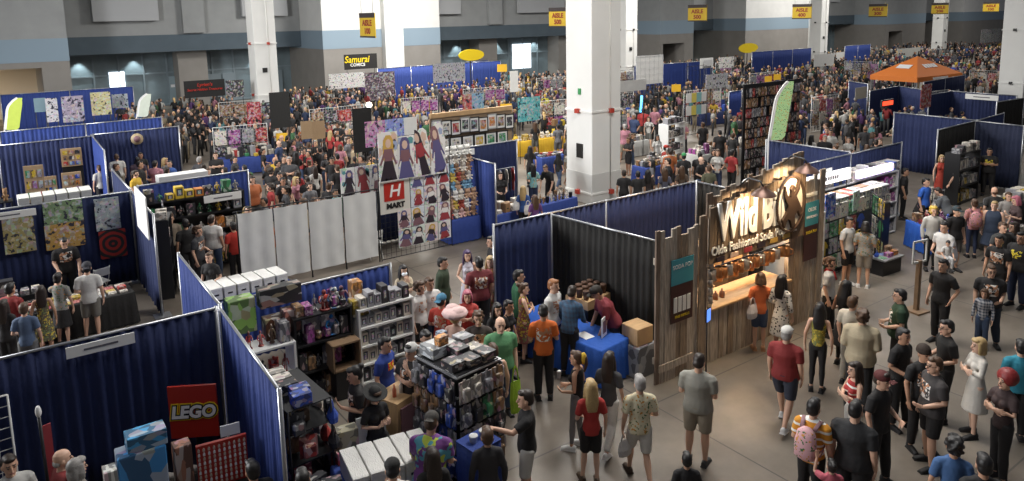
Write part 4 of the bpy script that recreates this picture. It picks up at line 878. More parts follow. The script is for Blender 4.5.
def barnlamp(x, z, lab):
    t = empty('barn_lamp', (x, FY-.05, z), 0, lab, 'lamp'); mb = MB(); mb.loft([(0, .05, .05), (0, -.15, .24), (0, -.42, .22), (0, -.5, .12)], [.018]*4, n=6); mb.build('gooseneck', M_dk, t)
    mb = MB(); mb.loft([(0, -.5, .14), (0, -.5, .09), (0, -.5, .04), (0, -.5, -.03)], [.05, .07, .17, .24], n=16, cap=False); mb.loft([(0, -.5, .135), (0, -.5, .08), (0, -.5, .03), (0, -.5, -.035)], [.04, .06, .16, .235], n=16, cap=False); mb.build('shade', mat('lamp_copper', (.10, .05, .035), .4, .5), t)
    MB().ell((0, -.5, .02), (.05, .05, .06)).build('bulb', mat('warm_bulb', (1, .9, .7), .4, emit=(1, .75, .4), es=12), t)
    l = bpy.data.lights.new('barn_lamp_light', 'SPOT'); l.energy = 170; l.color = (1, .72, .42); l.spot_size = R(125); l.spot_blend = .6; l.shadow_soft_size = .06
    o = bpy.data.objects.new('barn_lamp_light', l); o.parent = t; o.location = (0, -.5, -.03); o.rotation_euler = (R(38), 0, 0); COL.objects.link(o)
barnlamp(11.75, 3.36, 'brown barn lamp lighting the left half of the wooden sign'); barnlamp(13.15, 3.62, 'brown barn lamp lighting the rider emblem on the wooden sign')
# inside the soda booth
for x, y, p_ in ((11.6, 9.6, 60), (13.0, 9.6, 90)): l = bpy.data.lights.new('assumed_booth_bulb', 'POINT'); l.energy = p_; l.color = (1, .62, .3); l.shadow_soft_size = .1; o = bpy.data.objects.new('assumed_booth_bulb', l); o.location = (x, y, 2.25); COL.objects.link(o)  # assumed warm bulbs, unseen, added to light the booth interior
boards('back_boards', 11.0, 14.5, 0, 1.75, .02, y=1.75, seed=9)
M_cop = mat('copper', (.55, .25, .10), .35, .8); M_tin = mat('tin', (.5, .45, .4), .35, .7)
def mug(x, y, z, m, lab, s=1):
    t = empty('metal_mug', (x, y, z), random.uniform(0, 6), lab, 'mug', 'metal mugs hanging in the soda booth opening'); mb = MB(); mb.loft([(0, 0, 0), (0, 0, .15), (0, 0, .15), (0, 0, .02)], [.055, .05, .045, .045], n=12); mb.build('cup_body', m, t); mb = MB(); mb.loft([(.05, 0, .12), (.095, 0, .11), (.095, 0, .05), (.05, 0, .03)], [.008]*4, n=6); mb.build('handle', m, t); t.scale = (s, s, s)
for y_, z_ in ((-.03, 1.93), (.35, 1.66)): MB().tube((1.45, y_, z_), (4.05, y_, z_), .015).build('mug_rail', M_dk, wb)
for i in range(30): mug(10.95+.17*(i//2), FY+(-.03 if i % 2 else .35), (1.70 if i % 2 else 1.44)-(i % 3)*.02, (M_cop, M_tin, M_cop)[i % 3], ('copper' if i % 3 != 1 else 'tin')+' mug hanging in the opening of the soda booth', 1.45)
for i in range(5): mug(10.86, FY-.07, 1.25+.17*i, M_tin, 'tin mug hanging down the post left of the soda booth opening', .9)
t = empty('barrel', (12.75, 9.95, 1.12), 0, 'wooden barrel on its stand inside the soda booth', 'barrel'); mb = MB(); mb.loft([(0, -.3, .3), (0, -.1, .3), (0, .1, .3), (0, .3, .3)], [.24, .29, .29, .24], n=18); mb.build('staves', M_ply, t); mb = MB(); mb.loft([(0, -.2, .3), (0, -.15, .3)], [.285, .29], n=18); mb.loft([(0, .15, .3), (0, .2, .3)], [.29, .285], n=18); mb.build('hoop', M_dk, t); MB().box((0, 0, -.52), (.5, .6, 1.1)).build('stand', M_wd, t)
t = empty('wooden_counter', (11.6, 9.95, 0), 0, 'pale plywood work counter seen through the soda booth opening', 'counter'); MB().box((0, 0, 1.0), (1.1, .5, .05)).build('worktop', M_ply, t); MB().box((0, .1, .5), (1.0, .4, .95)).build('cabinet', M_ply, t); MB().box((0, .3, 1.2), (1.1, .04, .4)).build('splashboard', M_ply, t)
for i, x in enumerate((11.35, 11.55)): good('bottle', (x, 9.05, 1.12), (.12, .12, .18), 0, (.35, .15, .08), '', '', 'copper cup standing on the soda counter, '+('left one' if i == 0 else 'right one'))
t = empty('tablet_stand', (10.25, 8.35, 0), R(15), 'blue lit tablet on a black floor stand before the wooden panel', 'stand'); mb = MB(); mb.tube((0, 0, 0), (0, 0, 1.2), .014); mb.loft([(0, 0, 0), (0, 0, .03)], [.17, .15], n=16); mb.build('pole', M_dk, t); MB().box((0, -.02, 1.32), (.17, .02, .25)).build('tablet', M_dk, t); MB().box((0, -.033, 1.32), (.15, .006, .23)).build('screen', mat('screen_blue', (.1, .2, .6), .3, emit=(.12, .3, 1), es=1.2), t)
# ---- left booths: poster wall and the long table
drape((-4.0, 21.05), (2.75, 21.05), 'navy drape hung with four colourful posters, left of the hall', C_nv)
drape((2.78, 24.6), (2.78, 18.1), 'navy side drape with a tall white board clipped over it', C_nv)
a, b = atX(133, 172, 2.66), atX(147, 214, 2.66)
o = MB().box((0, 0, 0), (.03, abs(a.y-b.y), 1.0)).build('white_board', M_paper, None, (2.66, (a.y+b.y)/2, 2.35), 0); tag(o, 'tall white board clipped on the navy side drape at the left', 'board')
for i, (x0, y0, x1, y1, k, c, lb) in enumerate(((3, 215, 35, 253, 'abstract', (.35, .3, .12), 'colourful poster at the left end of the navy drape'), (43, 201, 83, 223, 'abstract', (.2, .3, .15), 'green and violet poster, upper of the pair on the navy drape'), (45, 223, 85, 248, 'abstract', (.5, .3, .08), 'yellow and red poster, lower of the pair on the navy drape'), (95, 198, 120, 230, 'abstract', (.35, .4, .42), 'grey patterned banner on the navy drape near its right end'), (100, 230, 127, 265, 'swirl', (.42, .03, .02), 'round red and black swirl poster under the grey banner'))):
    a, b = atY(x0, (y0+y1)/2, 20.9), atY(x1, (y0+y1)/2, 20.9); zt, zb = atY((x0+x1)/2, y0, 20.9).z, atY((x0+x1)/2, y1, 20.9).z; zb = max(zb, .8); poster((a.x+b.x)/2, 20.92, (zt+zb)/2, b.x-a.x, zt-zb, 0, lb, i+40, k, c)
p = atY(17, 212, 20.9); namesign(0.0, 20.90, 2.30, 'at the left end of the poster drape', 1.3, .17)
table(1.35, 18.4, 1.7, .75, R(3), C_bk, 'black cloth on the right part of the poster seller\'s table', 'right part of the poster stall'); table(-.65, 18.3, 2.2, .75, R(3), C_bk, 'black cloth on the left part of the poster seller\'s table', 'left part of the poster stall')
spread(-.65, 18.3, 2.1, .65, R(3), .745, 'on the long table before the poster drape', ['book', 'box'], 40, rngG, hmax=.1); spread(1.35, 18.4, 1.6, .65, R(3), .745, 'on the right end of the table before the poster drape', ['book', 'box'], 24, rngG, hmax=.08, pal=[PAL[4], PAL[2], PAL[0], PAL[7]])
spread(-.6, 18.9, 1.6, .3, R(3), 1.0, 'standing in racks behind the poster seller\'s table', ['box'], 0, rngG)
chair(1.75, 20.3, R(200), 'white folding chair standing open before the red swirl poster')
t = empty('dark_cabinet', (-.2, 19.35, 0), 0, 'low black rack of white cards behind the long table', 'rack'); MB().box((0, 0, .4), (1.5, .4, .8)).build('body', M_dk, t)
spread(-.2, 19.35, 1.45, .35, 0, .80, 'on the low black rack behind the long table', ['box'], 14, rngG, hmax=.12, pal=[PAL[2], PAL[7]])
# booth behind it (left, brown boards)
drape((-3, 32.3), (3.15, 32.6), 'navy drape behind the brown display boards, upper left', C_nv); drape((3.12, 32.9), (3.05, 28.6), 'navy side drape at the right of the brown display boards', C_bl)
drape((3.2, 33.0), (6.35, 33.05), 'navy drape with a round tan emblem, upper left', C_nv); drape((.2, 36.6), (6.4, 36.9), 'long navy drape in the row behind the round emblem', C_bl)
p = atY(137, 139, 32.9); mb = MB(); mb.loft([(0, 0, 0), (0, -.04, 0)], [.23, .23], n=24); o = mb.build('round_emblem', mat('tan_disc', (.42, .33, .2), .6), None, (p.x, 32.92, p.z)); tag(o, 'round tan disc emblem hung on the navy drape', 'emblem'); mb = MB(); mb.loft([(0, -.04, 0), (0, -.055, 0)], [.13, .13], n=20); mb.build('inner_disc', M_ink[7], o)
for i, (x0, y0, x1, y1, Y, lb) in enumerate(((27, 165, 47, 202, 25.2, 'leaning brown display board of small prints, upper left'), (46, 176, 59, 202, 25.6, 'smaller brown display board beside the leaning one'), (62, 148, 83, 166, 26.5, 'brown display board standing highest on the white rack'), (63, 172, 83, 192, 25.8, 'brown display board below the highest one'))):
    a, b = atY(x0, y1, Y), atY(x1, y1, Y); zt = atY((x0+x1)/2, y0, Y).z; zb = atY((x0+x1)/2, y1, Y).z
    t = empty('display_board', ((a.x+b.x)/2, Y, zb), R(-6), lb, 'board'); MB().box((0, 0, (zt-zb)/2), (b.x-a.x, .05, zt-zb)).build('panel', M_card, t); rr = random.Random(i)
    for k in range(9): MB().box((((k % 3)-1)*(b.x-a.x)*.3, -.035, (zt-zb)*(.18+.3*(k//3))), ((b.x-a.x)*.22, .012, (zt-zb)*.2)).build('print', omat('poster'), t, color=rr.choice(PAL)[0])
    MB().box((0, .06, -zb/2), (b.x-a.x, .05, zb)).build('easel', M_dk, t)
zt = atY(70, 190, 22.4).z-.34
table(1.15, 22.4, 1.9, .7, 0, C_bl, 'blue cloth under the row of white comic boxes behind the poster drape', 'under the white box row', zt)
for k in range(6): good('longbox', (.45+.28*k, 22.4, zt+.006), (.25, .6, .34), 0, (.7, .7, .66), '', '', 'white comic box in the row behind the poster drape'); 
rack(-.2, 24.8, .9, .5, 1.9, 0, 'dark rack with bright goods at the far left edge', 'of the dark rack at the left edge', 4, ('box', 'plush'), 4, 21, M_dk)
# booth right of the side drape: shelves, white comic boxes on blue
p, q = at(146, 187, 2.44), at(244, 174, 2.44); drape((3.0, 21.6), (5.95, 21.75), 'navy drape behind the green boxed toys', C_bl); 
p = atY(300-75, 205, 21.2)
rack(4.3, 21.2, 2.6, .45, 2.05, 0, 'dark shelving full of boxed toys and green figures', 'of the dark shelving with green figures', 5, ('box', 'figurebox', 'figurine'), 10, 22, M_dk, [PAL[4], PAL[6], PAL[3], PAL[7], PAL[2], PAL[9]], back=True); namesign(5.0, 20.9, 1.95, 'on the shelving of green figures', 1.0, .2)
rack(3.15, 19.6, .9, .45, 2.0, R(75), 'wire display with a pale animal print by the side drape', 'of the wire display by the side drape', 4, ('box', 'tee', 'figurine'), 4, 23, M_dk, [PAL[3], PAL[7], PAL[2]])
table(4.35, 16.6, 1.9, .75, R(4), C_bl, 'bright blue cloth under a row of white comic boxes beside the white panels', 'under the comic boxes beside the white panels')
for k in range(6): good('longbox', (3.58+.29*k, 16.6, .745), (.26, .66, .28), R(4), (.74, .73, .70), '', '', 'white comic box on the blue table beside the tall white panels')
table(3.35, 16.0, .8, .6, R(80), C_bl, 'blue cloth on the narrow side table by the side drape', 'by the side drape')
poster(3.25, 15.35, .5, .5, .9, R(60), 'folded white sign board leaning on the floor near the blue side drape', 3, 'plain', (.7, .7, .7), rx=.15)
t = empty('white_counter', (5.3, 24.2, 0), R(2), 'long plain white counter behind the green figure shelving', 'counter'); a, b = atY(157, 178, 24.2), atY(206, 172, 24.2); t.location.x = (a.x+b.x)/2; zt = atY(181, 173, 24.2).z; MB().box((0, 0, zt/2+.15), (b.x-a.x, .5, zt-.3)).build('front', M_wm, t); MB().box((0, 0, .15), (b.x-a.x-.1, .45, .3)).build('plinth', M_dk, t)
# ---- tall white panels and the anime print wall
wpx = [236, 273, 308, 343, 377]; t = empty('panel_frame', (4.6, 18.35, 0), 0, 'black pole frame carrying the tall white panels', 'frame'); mb = MB()
for x in (236, 274, 309, 344, 378): X = atY(x, 200, 18.35).x-4.6; mb.tube((X, .06, 0), (X, .06, 2.12), .02)
mb.tube((0, .06, 2.1), (3.9, .06, 2.1), .018); mb.build('poles', M_dk, t)
for i in range(4):
    X0, X1 = atY(wpx[i]+1, 210, 18.3).x, atY(wpx[i+1]-1, 205, 18.3).x; mb = MB(); rr = random.Random(i); n = 12
    vs = [(X0+(X1-X0)*a/n-X0, .02*math.sin(a*1.1+i)+.012*math.sin(b*2+a), .22+(1.84)*b/10) for b in range(11) for a in range(n+1)]; m_ = len(vs); vs += [(a, b+.015, c) for a, b, c in vs]
    fs = [(b*(n+1)+a, b*(n+1)+a+1, (b+1)*(n+1)+a+1, (b+1)*(n+1)+a) for b in range(10) for a in range(n)]; fs += [tuple(m_+q for q in f[::-1]) for f in fs]
    mb.add(vs, fs, 0, True); o = mb.build('fabric_screen', mat('white_sheet', (.66, .66, .64), .75, var=.05, scale=2), None, (X0, 18.3, 0)); tag(o, 'tall white fabric panel, %s of the four beside the print wall' % ('leftmost', 'second from the left', 'third from the left', 'rightmost')[i], 'panel')
PW = 18.3; x0 = atY(378, 200, PW).x; gridwall((8.55+10.78)/2, 18.36, 2.3, 3.5, 0, 'wire grid frame carrying the anime print wall', M_dk)
t = empty('food_mart_sign', (8.95, 18.25, 1.86), 0, 'cream board with a red square H logo over black lettering', 'sign'); MB().box((0, 0, 0), (.92, .03, .95)).build('panel', mat('cream_board', (.62, .60, .54), .6), t); MB().box((-.03, -.02, .14), (.62, .02, .52)).build('red_square', M_red, t)
text('H', .48, M_paper, t, (-.03, -.034, .14), .008, 'lettering', .2, 1, .003); text('MART', .20, M_ink0, t, (0, -.03, -.27), .012, 'lettering', 0, 1.05, .004)
n = 0
for j in range(5):
    for i in range(5):
        X = 8.78+.43*i; Z = 2.72-.56*j
        if i < 2 and j in (1, 2): continue
        if i < 1: continue
        if Z < .3: continue
        if j == 0: continue
        n += 1; poster(X, 18.24, Z+.12, .41, .54, 0, 'anime figure print on the white print wall, row %s from the top, %s column' % (('', 'one', 'two', 'three', 'four')[j], ('first', 'second', 'third', 'fourth', 'fifth')[i]), 100+n, 'figure', random.Random(n).choice([(.72, .70, .68), (.62, .66, .72), (.72, .62, .60), (.6, .68, .62)]))
for i, (x0, y0, x1, y1, lb, sd) in enumerate(((378, 132, 398, 186, 'tall dark suited figure print at the left over the print wall', 1), (397, 136, 414, 184, 'pale violet figure print over the print wall', 5), (414, 128, 430, 186, 'tall cut-out print of a figure in a dark hat and red dress', 3), (430, 122, 446, 186, 'tallest cut-out print of a dark haired figure, right of the others', 8))):
    a, b = atY(x0, 150, 18.15), atY(x1, 150, 18.15); zt = atY((x0+x1)/2, y0, 18.15).z; zb = 2.32; poster((a.x+b.x)/2, 18.15, (zt+zb)/2, b.x-a.x-.02, zt-zb, 0, lb, 300+sd, 'cutout' if i > 1 else 'figure', (.74, .73, .71))
for i in range(3): poster(7.85+.44*i, 18.9, 2.3, .42, .8, 0, 'pale figure print standing behind the white panels, '+('left one', 'middle one', 'right one')[i], 330+i, 'figure', (.7, .7, .68))
for i, (x0, y0, x1, y1) in enumerate(((365, 125, 385, 145), (385, 121, 404, 140), (404, 121, 417, 138))): a, b = atY(x0, 130, 19.6), atY(x1, 130, 19.6); zz = atY(390, 132, 19.6).z; o = poster((a.x+b.x)/2, 19.6, atY(390, 132, 19.6).z, b.x-a.x, .75, 0, ('pink patterned board behind the print wall', 'blue edged patterned board behind the print wall', 'plain white board behind the print wall')[i], 350+i, 'abstract' if i < 2 else 'plain', ((.5, .2, .4), (.2, .25, .6), (.7, .7, .68))[i]); MB().tube((0, .03, -zz), (0, .03, .3), .02).build('pole', M_dk, o)
drape((8.3, 19.9), (10.6, 19.95), 'navy drape in the row behind the print wall', C_nv, 2.3)
chair(8.55, 18.9, R(170), 'white folding chair half hidden behind the print wall')
# plush stand
table(11.35, 18.75, 1.0, .6, 0, C_bl, 'blue cloth on the plush toy stall', 'of the plush toy stall'); gridwall(11.35, 19.1, 1.1, 2.6, 0, 'wire grid holding the heap of plush toys', M_wm)
rr = random.Random(77)
for j in range(7):
    for i in range(5): col, cn = rr.choice([((.62, .57, .5), 'cream'), ((.62, .57, .5), 'cream'), ((.66, .64, .62), 'white'), ((.66, .64, .62), 'white'), ((.35, .06, .04), 'red'), ((.55, .40, .08), 'yellow'), ((.18, .35, .5), 'blue'), ((.30, .17, .10), 'brown'), ((.45, .28, .18), 'tan'), ((.6, .38, .36), 'pink')]); good('plush', (10.93+.21*i+rr.uniform(-.04, .04), 18.78-.02*(7-j)+(.12 if j > 2 else 0), .75+.27*j), (.30, .30, .30), rr.uniform(-.5, .5), col, cn, 'in the plush heap beside the print wall')
for i in range(4): good('plush', (11.0+.24*i, 18.85, 2.62), (.34, .34, .3), 0, (.75, .74, .7), 'white', 'on top of the plush heap')
drape((11.98, 19.3), (11.98, 17.7), 'blue side drape between the plush toys and the clothing stall', C_bl)
drape((11.6, 20.6), (14.95, 20.7), 'navy drape below the framed pictures', C_nv); namesign(12.5, 20.5, 2.3, 'on the drape below the framed pictures', 1.1, .2)
# framed art wall
t = empty('art_wall', (14.0, 22.6, 0), R(0), 'brown panel wall hung with framed pictures behind the navy drape', 'panel'); a, b = atY(430, 120, 22.6), atY(512, 120, 22.6); L = b.x-a.x; t.location.x = a.x+L/2; zt = atY(470, 112, 22.6).z
MB().box((0, .05, zt/2), (L, .06, zt)).build('panel', mat('tan_panel', (.28, .20, .13), .7), t); MB().box((0, .02, zt), (L, .14, .16)).build('top_shelf', M_ply, t)
for i in range(9): X = a.x+L*(i+.5)/9; framed(X, 22.5, zt-.42-.04*(i % 3), .42, .56, 0, 'framed picture on the brown panel wall, number %s from the left' % ('one', 'two', 'three', 'four', 'five', 'six', 'seven', 'eight', 'nine')[i], i, M_dk if i % 3 else M_al)
for i in range(6): X = a.x+L*(i+.8)/7; framed(X, 22.4, zt-1.05, .5, .5, 0, 'framed picture in the lower row of the brown panel wall, number %s from the left' % ('one', 'two', 'three', 'four', 'five', 'six')[i], i+20)
for i, (x0, y0, x1, y1, c, lb) in enumerate(((472, 100, 484, 118, (.2, .4, .6), 'blue framed picture standing on top of the brown panel wall'), (463, 98, 472, 112, (.5, .1, .1), 'small red and white picture on top of the brown panel wall'))):
    a2, b2 = atY(x0, 110, 22.7), atY(x1, 110, 22.7); poster((a2.x+b2.x)/2, 22.7, zt+.35, b2.x-a2.x, .6, 0, lb, i+60, 'abstract', c)
# clothing stall with the seller in black
table(12.85, 18.4, 1.3, .55, R(5), C_bl, 'blue cloth on the clothing stall in front of the seated seller', 'of the clothing stall'); spread(12.85, 18.4, 1.2, .5, R(5), .745, 'on the clothing stall table', ['box', 'longbox'], 8, rngG, pal=[PAL[2], PAL[5]], hmax=.25)
table(14.75, 18.5, 1.7, .6, R(5), C_bl, 'bright blue cloth under the black figurines near the white column', 'under the black figurines'); spread(14.75, 18.5, 1.6, .5, R(5), .745, 'on the blue table near the white column', ['bottle', 'figurine', 'cup'], 26, rngG, pal=[PAL[3], PAL[2], PAL[5]])
t = empty('clothes_rail', (13.6, 20.1, 0), 0, 'clothes rail with hanging shirts behind the clothing stall', 'rail'); mb = MB()
for s in (-1, 1): mb.tube((s*.8, 0, 0), (s*.8, 0, 1.65), .016); mb.tube((s*.8, -.25, .02), (s*.8, .25, .02), .016)
mb.tube((-.8, 0, 1.65), (.8, 0, 1.65), .016); mb.build('rail_frame', M_al, t)
for k in range(12): good('tee', (12.9+.13*k, 20.1, .85), (.55, .12, .8), R(70), *PAL[(3, 3, 7, 0, 3, 1, 3, 7, 3, 2, 3, 0)[k]], 'hanging on the rail behind the clothing stall')
table(19.8, 24.7, 1.9, .8, R(0), C_bl, 'bright blue cloth left of the white column, second row', 'left of the white column'); spread(19.8, 24.7, 1.8, .7, 0, .745, 'on the blue table left of the white column', ['box', 'cup', 'book'], 16, rngG, pal=[PAL[2], PAL[0], PAL[7]], hmax=.15)
table(21.9, 28.6, 2.8, .9, R(0), (.62, .38, .02), 'bright yellow cloth under white goods, left of the white column', 'under the white goods'); spread(21.9, 28.6, 2.7, .7, 0, .745, 'on the yellow table', ['box', 'plush', 'bag'], 20, rngG, pal=[PAL[2], PAL[2], PAL[4]], hmax=.3)
table(19.6, 28.2, .9, .8, R(0), (.62, .38, .02), 'small yellow cloth at the left end of the yellow table', 'at the left end of the yellow table')
# ---- shop with white lit header, right
C_ = (15.6, 9.3)
rack(15.6, 9.9, 1.1, .5, 1.95, 0, 'white shelving of crates right beside the wooden booth', 'of the white shelving beside the wooden booth', 5, ('box',), 3, 31, M_wm, [PAL[5], PAL[7], PAL[3]])
def hung(cx, cy, L, hgt, rz, lab, nx, nz, seed, place):
    gridwall(cx, cy, L, hgt, rz, lab, M_dk); rr = random.Random(seed)
    for i in range(nx):
        for j in range(nz):
            X, Y = loc2(cx, cy, rz, -L/2+L*(i+.5)/nx, -.06); w_ = L/nx*.86; hh = (hgt-.25)/nz*.88; Z = .2+(hgt-.25)*(j+.5)/nz; k = rr.choice(['poster', 'tee', 'poster', 'shirt']); col, cn = rr.choice([PAL[3], PAL[0], PAL[2], PAL[7], PAL[1], PAL[6], PAL[4]])
            if k in ('poster', 'shirt'): poster(X, Y, Z, w_, hh, rz, '%s printed board hung %s' % (cn, place), seed*50+i*9+j, 'abstract', col, group='printed boards hung '+place)
            else: good('tee', (X, Y, Z-hh/2), (w_, .1, hh), rz, col, cn, 'hung '+place)
hung(17.45, 10.0, 2.1, 2.0, R(0), 'black wire panel hung with shirts and prints beside the wooden booth', 5, 4, 33, 'on the black wire panel of the lit shop')
hung(18.85, 9.85, .8, 1.9, R(50), 'black wire panel at the right corner of the lit shop', 2, 3, 35, 'on the corner panel of the lit shop')
poster(16.75, 9.9, 1.95, .45, .62, 0, 'blue and white print high on the left of the lit shop panel', 7, 'abstract', (.03, .1, .45)); poster(17.9, 9.88, 1.9, .42, .5, R(10), 'mint green print high on the lit shop panel', 9, 'abstract', (.4, .6, .5))
t = empty('box_wall', (18.4, 10.42, 0), R(0), 'dark shelving block carrying stacked figure boxes in the lit shop', 'shelf'); MB().box((0, 0, .72), (3.5, .6, 1.42)).build('body', M_dk, t)
for k in range(17):
    for r_ in range(2):
        for q in range(2):
            col, cn = rngG.choice([PAL[2], PAL[5], PAL[0], PAL[7], PAL[2]]); good('figurebox', (16.75+.205*k, 10.28+.27*r_, 1.435+.262*q), (.19, .24, .26), rngG.uniform(-.05, .05), col, cn, 'in the double row of stacks in the lit shop')
rack(19.8, 11.15, 4.6, .5, 1.95, 0, 'long white shelf run at the back of the lit shop', 'of the long back run in the lit shop', 5, ('figurebox', 'box'), 20, 36, mat('grey_steel', (.35, .35, .36), .5), [PAL[2], PAL[3], PAL[7], PAL[8], PAL[1]], back=True)
for k in range(16): good('box', (17.7+.30*k, 11.2, 1.96), (.27, .4, .24), 0, (.36, .36, .36), '', '', 'clear lidded box in the top row at the back of the lit shop', 'storage_box')
o = MB().box((0, 0, 0), (2.3, .08, .30)).build('lit_header', mat('lit_header', (.9, .9, .9), .5, emit=(1, .98, .95), es=.85), None, (18.1, 10.85, 2.28)); tag(o, 'long white backlit header strip over the figure boxes', 'sign'); mb = MB(); [mb.box((-.5+.11*i_, -.045, 0), (.07, .01, .10)) for i_ in range(10)]; mb.build('dark_print', mat('sign_ink', (.12, .12, .14)), o)
for sx_ in (-1.1, 1.1): MB().tube((sx_, .05, -2.28), (sx_, .05, 0), .02).build('post', M_dk, o)
o2 = MB().box((0, 0, 0), (1.9, .1, .22)).build('lit_header', mat('violet_lit', (.8, .7, 1), .5, emit=(.75, .65, 1), es=1.0), None, (20.6, 10.85, 2.15)); tag(o2, 'violet white lit strip at the right of the lit shop', 'sign')
for x, p_ in ((17.6, 22), (19.4, 28), (20.8, 26)): area('assumed_shop_strip', (x, 10.2, 3.1), 1.4, p_, (1, .96, .92), (R(12), 0, 0), .2)  # assumed strip lights, unseen, added to brighten the shop goods
o = MB(); o.loft([(0, 0, 0), (0, 0, .06), (0, 0, .22)], [.55, .5, .08], n=16); o.loft([(0, 0, -2.4), (0, 0, 0)], [.03, .03], n=6); q = o.build('white_parasol', M_wm, None, (15.85, 11.2, 2.42)); tag(q, 'small white parasol at the back left of the lit shop', 'umbrella')
q = MB(); q.ell((0, 0, 0), (.28, .28, .16)); q = q.build('orange_lantern', mat('orange_paper', (.75, .2, .03), .5), None, (16.36, 10.95, 2.3)); tag(q, 'orange dome lantern at the left of the lit shop', 'lamp'); MB().tube((0, 0, -2.3), (0, 0, -.1), .02).build('post', M_dk, q)
rack(15.9, 10.7, .6, .4, 2.1, 0, 'white unit of grey boxed sets behind the wooden booth corner', 'of the white unit behind the wooden booth corner', 5, ('box',), 2, 37, M_wm, [PAL[7], PAL[2]])
table(21.3, 9.5, .9, .9, R(60), (.015, .09, .42), 'bright blue cloth at the right front corner of the lit shop', 'at the right front corner of the lit shop'); spread(21.3, 9.5, .8, .8, R(60), .745, 'on the blue corner table of the lit shop', ['box', 'figurine'], 9, rngG)
t = empty('low_display_bench', (18.5, 9.35, 0), R(-4), 'low grey bench of small prints before the lit shop', 'bench'); MB().box((0, 0, .2), (.8, .4, .4)).build('bench_body', M_dk, t); MB().box((0, -.03, .42), (.85, .45, .04)).build('bench_top', M_al, t); spread(18.5, 9.35, .75, .35, R(-4), .44, 'on the low bench before the lit shop', ['box', 'book', 'bag'], 6, rngG, hmax=.2)
t = empty('aframe_sign', (16.55, 7.6, 0), R(-10), 'wooden post with an open white framed board before the lit shop', 'sign'); mb = MB(); mb.box((0, 0, .6), (.09, .09, 1.2)); mb.box((0, 0, .02), (.4, .4, .04)); mb.build('post', M_wd, t); mb = MB()
for s in (-1, 1): mb.box((s*.22, 0, 1.4), (.04, .03, .5)); mb.box((0, 0, 1.4+s*.24), (.46, .03, .04))
mb.build('frame', M_wm, t)
# ---- navy booths on the right
for i, (a, b, lb, c, sn) in enumerate((((766, 140), (850, 152), 'navy drape running back from the wooden booth, below the green feather flag', C_nv, 'x'), ((794, 168), (899, 142), 'navy drape behind the lit shop', C_nv, 'y'),
     ((897, 112), (975, 121), 'broad navy drape in the middle of the right side booths', C_nv, 'x'), ((938, 130), (975, 121), 'dark navy drape on the near right behind the seller in black', C_bk, None), ((975, 121), (1024, 126), 'dark navy drape at the right edge behind the seller in black', (.012, .018, .05), None),
     ((931, 95), (957, 90), 'navy drape with a plain face, back right', C_nv, 'y'), ((957, 90), (1010, 97), 'navy drape carrying a white name board, back right', C_nv, 'x'), ((997, 102), (1024, 98), 'dark drape at the far right under the column', C_bk, None),
     ((849, 81), (868, 84), 'short navy drape left of the red lit booth', C_nv, None), ((870, 91), (899, 86), 'navy drape left of the red lit sign', C_nv, None), ((899, 86), (931, 91), 'navy drape behind the red lit sign', C_nv, None), ((975, 121), (1004, 113), 'narrow navy drape joining the right booths', C_nv, None),
     ((924, 82), (965, 75), 'tall dark blue drape behind the orange tent', C_nv, None), ((729, 92), (742, 90), 'tall blue drape right of the centre aisle', C_bl, None))):
    dpx(a, b, lb, c, snap=sn)
p = at(819, 166, 2.4); namesign(p.x, p.y-.12, 2.2, 'on the navy drape behind the lit shop', .9, .22); p = at(983, 96, 2.35); namesign(p.x-.15, p.y, 2.3, 'on the back right navy drape', 1.5, .26, R(-90)); p = at(954, 126, 2.3); namesign(p.x, p.y-.15, 2.2, 'on the dark drape at the near right', .8, .25, R(25))
def neon(px, Y, w_, h_, lab, c, es, s=None):
    p = atY(*px, Y); o = MB().box((0, 0, 0), (w_, .06, h_)).build('lit_sign', M_dk, None, (p.x, Y, p.z)); tag(o, lab, 'sign'); MB().box((0, -.035, 0), (w_*.86, .02, h_*.6)).build('lit_face', mat('neon_'+lab[:8], c, .4, emit=c, es=es), o); return o
neon((887, 103), 14.8, .9, .28, 'red lit sign on the navy drape at the right', (1, .08, .03), 1.6)
p = atY(926, 96, 15.0); poster(p.x, 15.0, p.z, .9, 1.0, 0, 'black banner with a red emblem behind the right side booths', 71, 'abstract', (.35, .04, .02)); poster(atY(861, 93, 17).x, 17, atY(861, 93, 17).z, .9, .5, 0, 'cream board on the drape left of the red lit sign', 72, 'plain', (.45, .42, .35))
table(25.6, 9.2, 2.4, .7, R(-5), C_bk, 'black cloth on the right side table of white boxes', 'of the right side white boxes'); table(23.6, 10.6, 2.4, .7, R(20), C_bk, 'black cloth on the table in the shade behind the lit shop', 'in the shade behind the lit shop')
spread(25.6, 9.2, 2.3, .6, R(-5), .745, 'on the right side black table', ['box', 'longbox', 'figurebox'], 18, rngG, pal=[PAL[2], PAL[7], PAL[4]], hmax=.3); spread(23.6, 10.6, 2.3, .6, R(20), .745, 'on the shaded table behind the lit shop', ['box', 'figurebox'], 18, rngG, pal=[PAL[2], PAL[7], PAL[3]], hmax=.35)
rack(27.5, 11.4, 1.6, .5, 1.8, R(0), 'black shelving in the dark booth at the right', 'of the black shelving in the dark right booth', 4, ('box',), 6, 38, M_dk, [PAL[3], PAL[7], PAL[2], PAL[4]])
table(22.6, 8.4, 1.8, .7, R(65), C_bk, 'black cloth on the table beside the man in the blue shirt', 'beside the man in blue'); spread(22.6, 8.4, .6, 1.6, R(-25), .745, 'on the dark table right of the lit shop', ['box', 'book', 'figurine'], 14, rngG, hmax=.2)
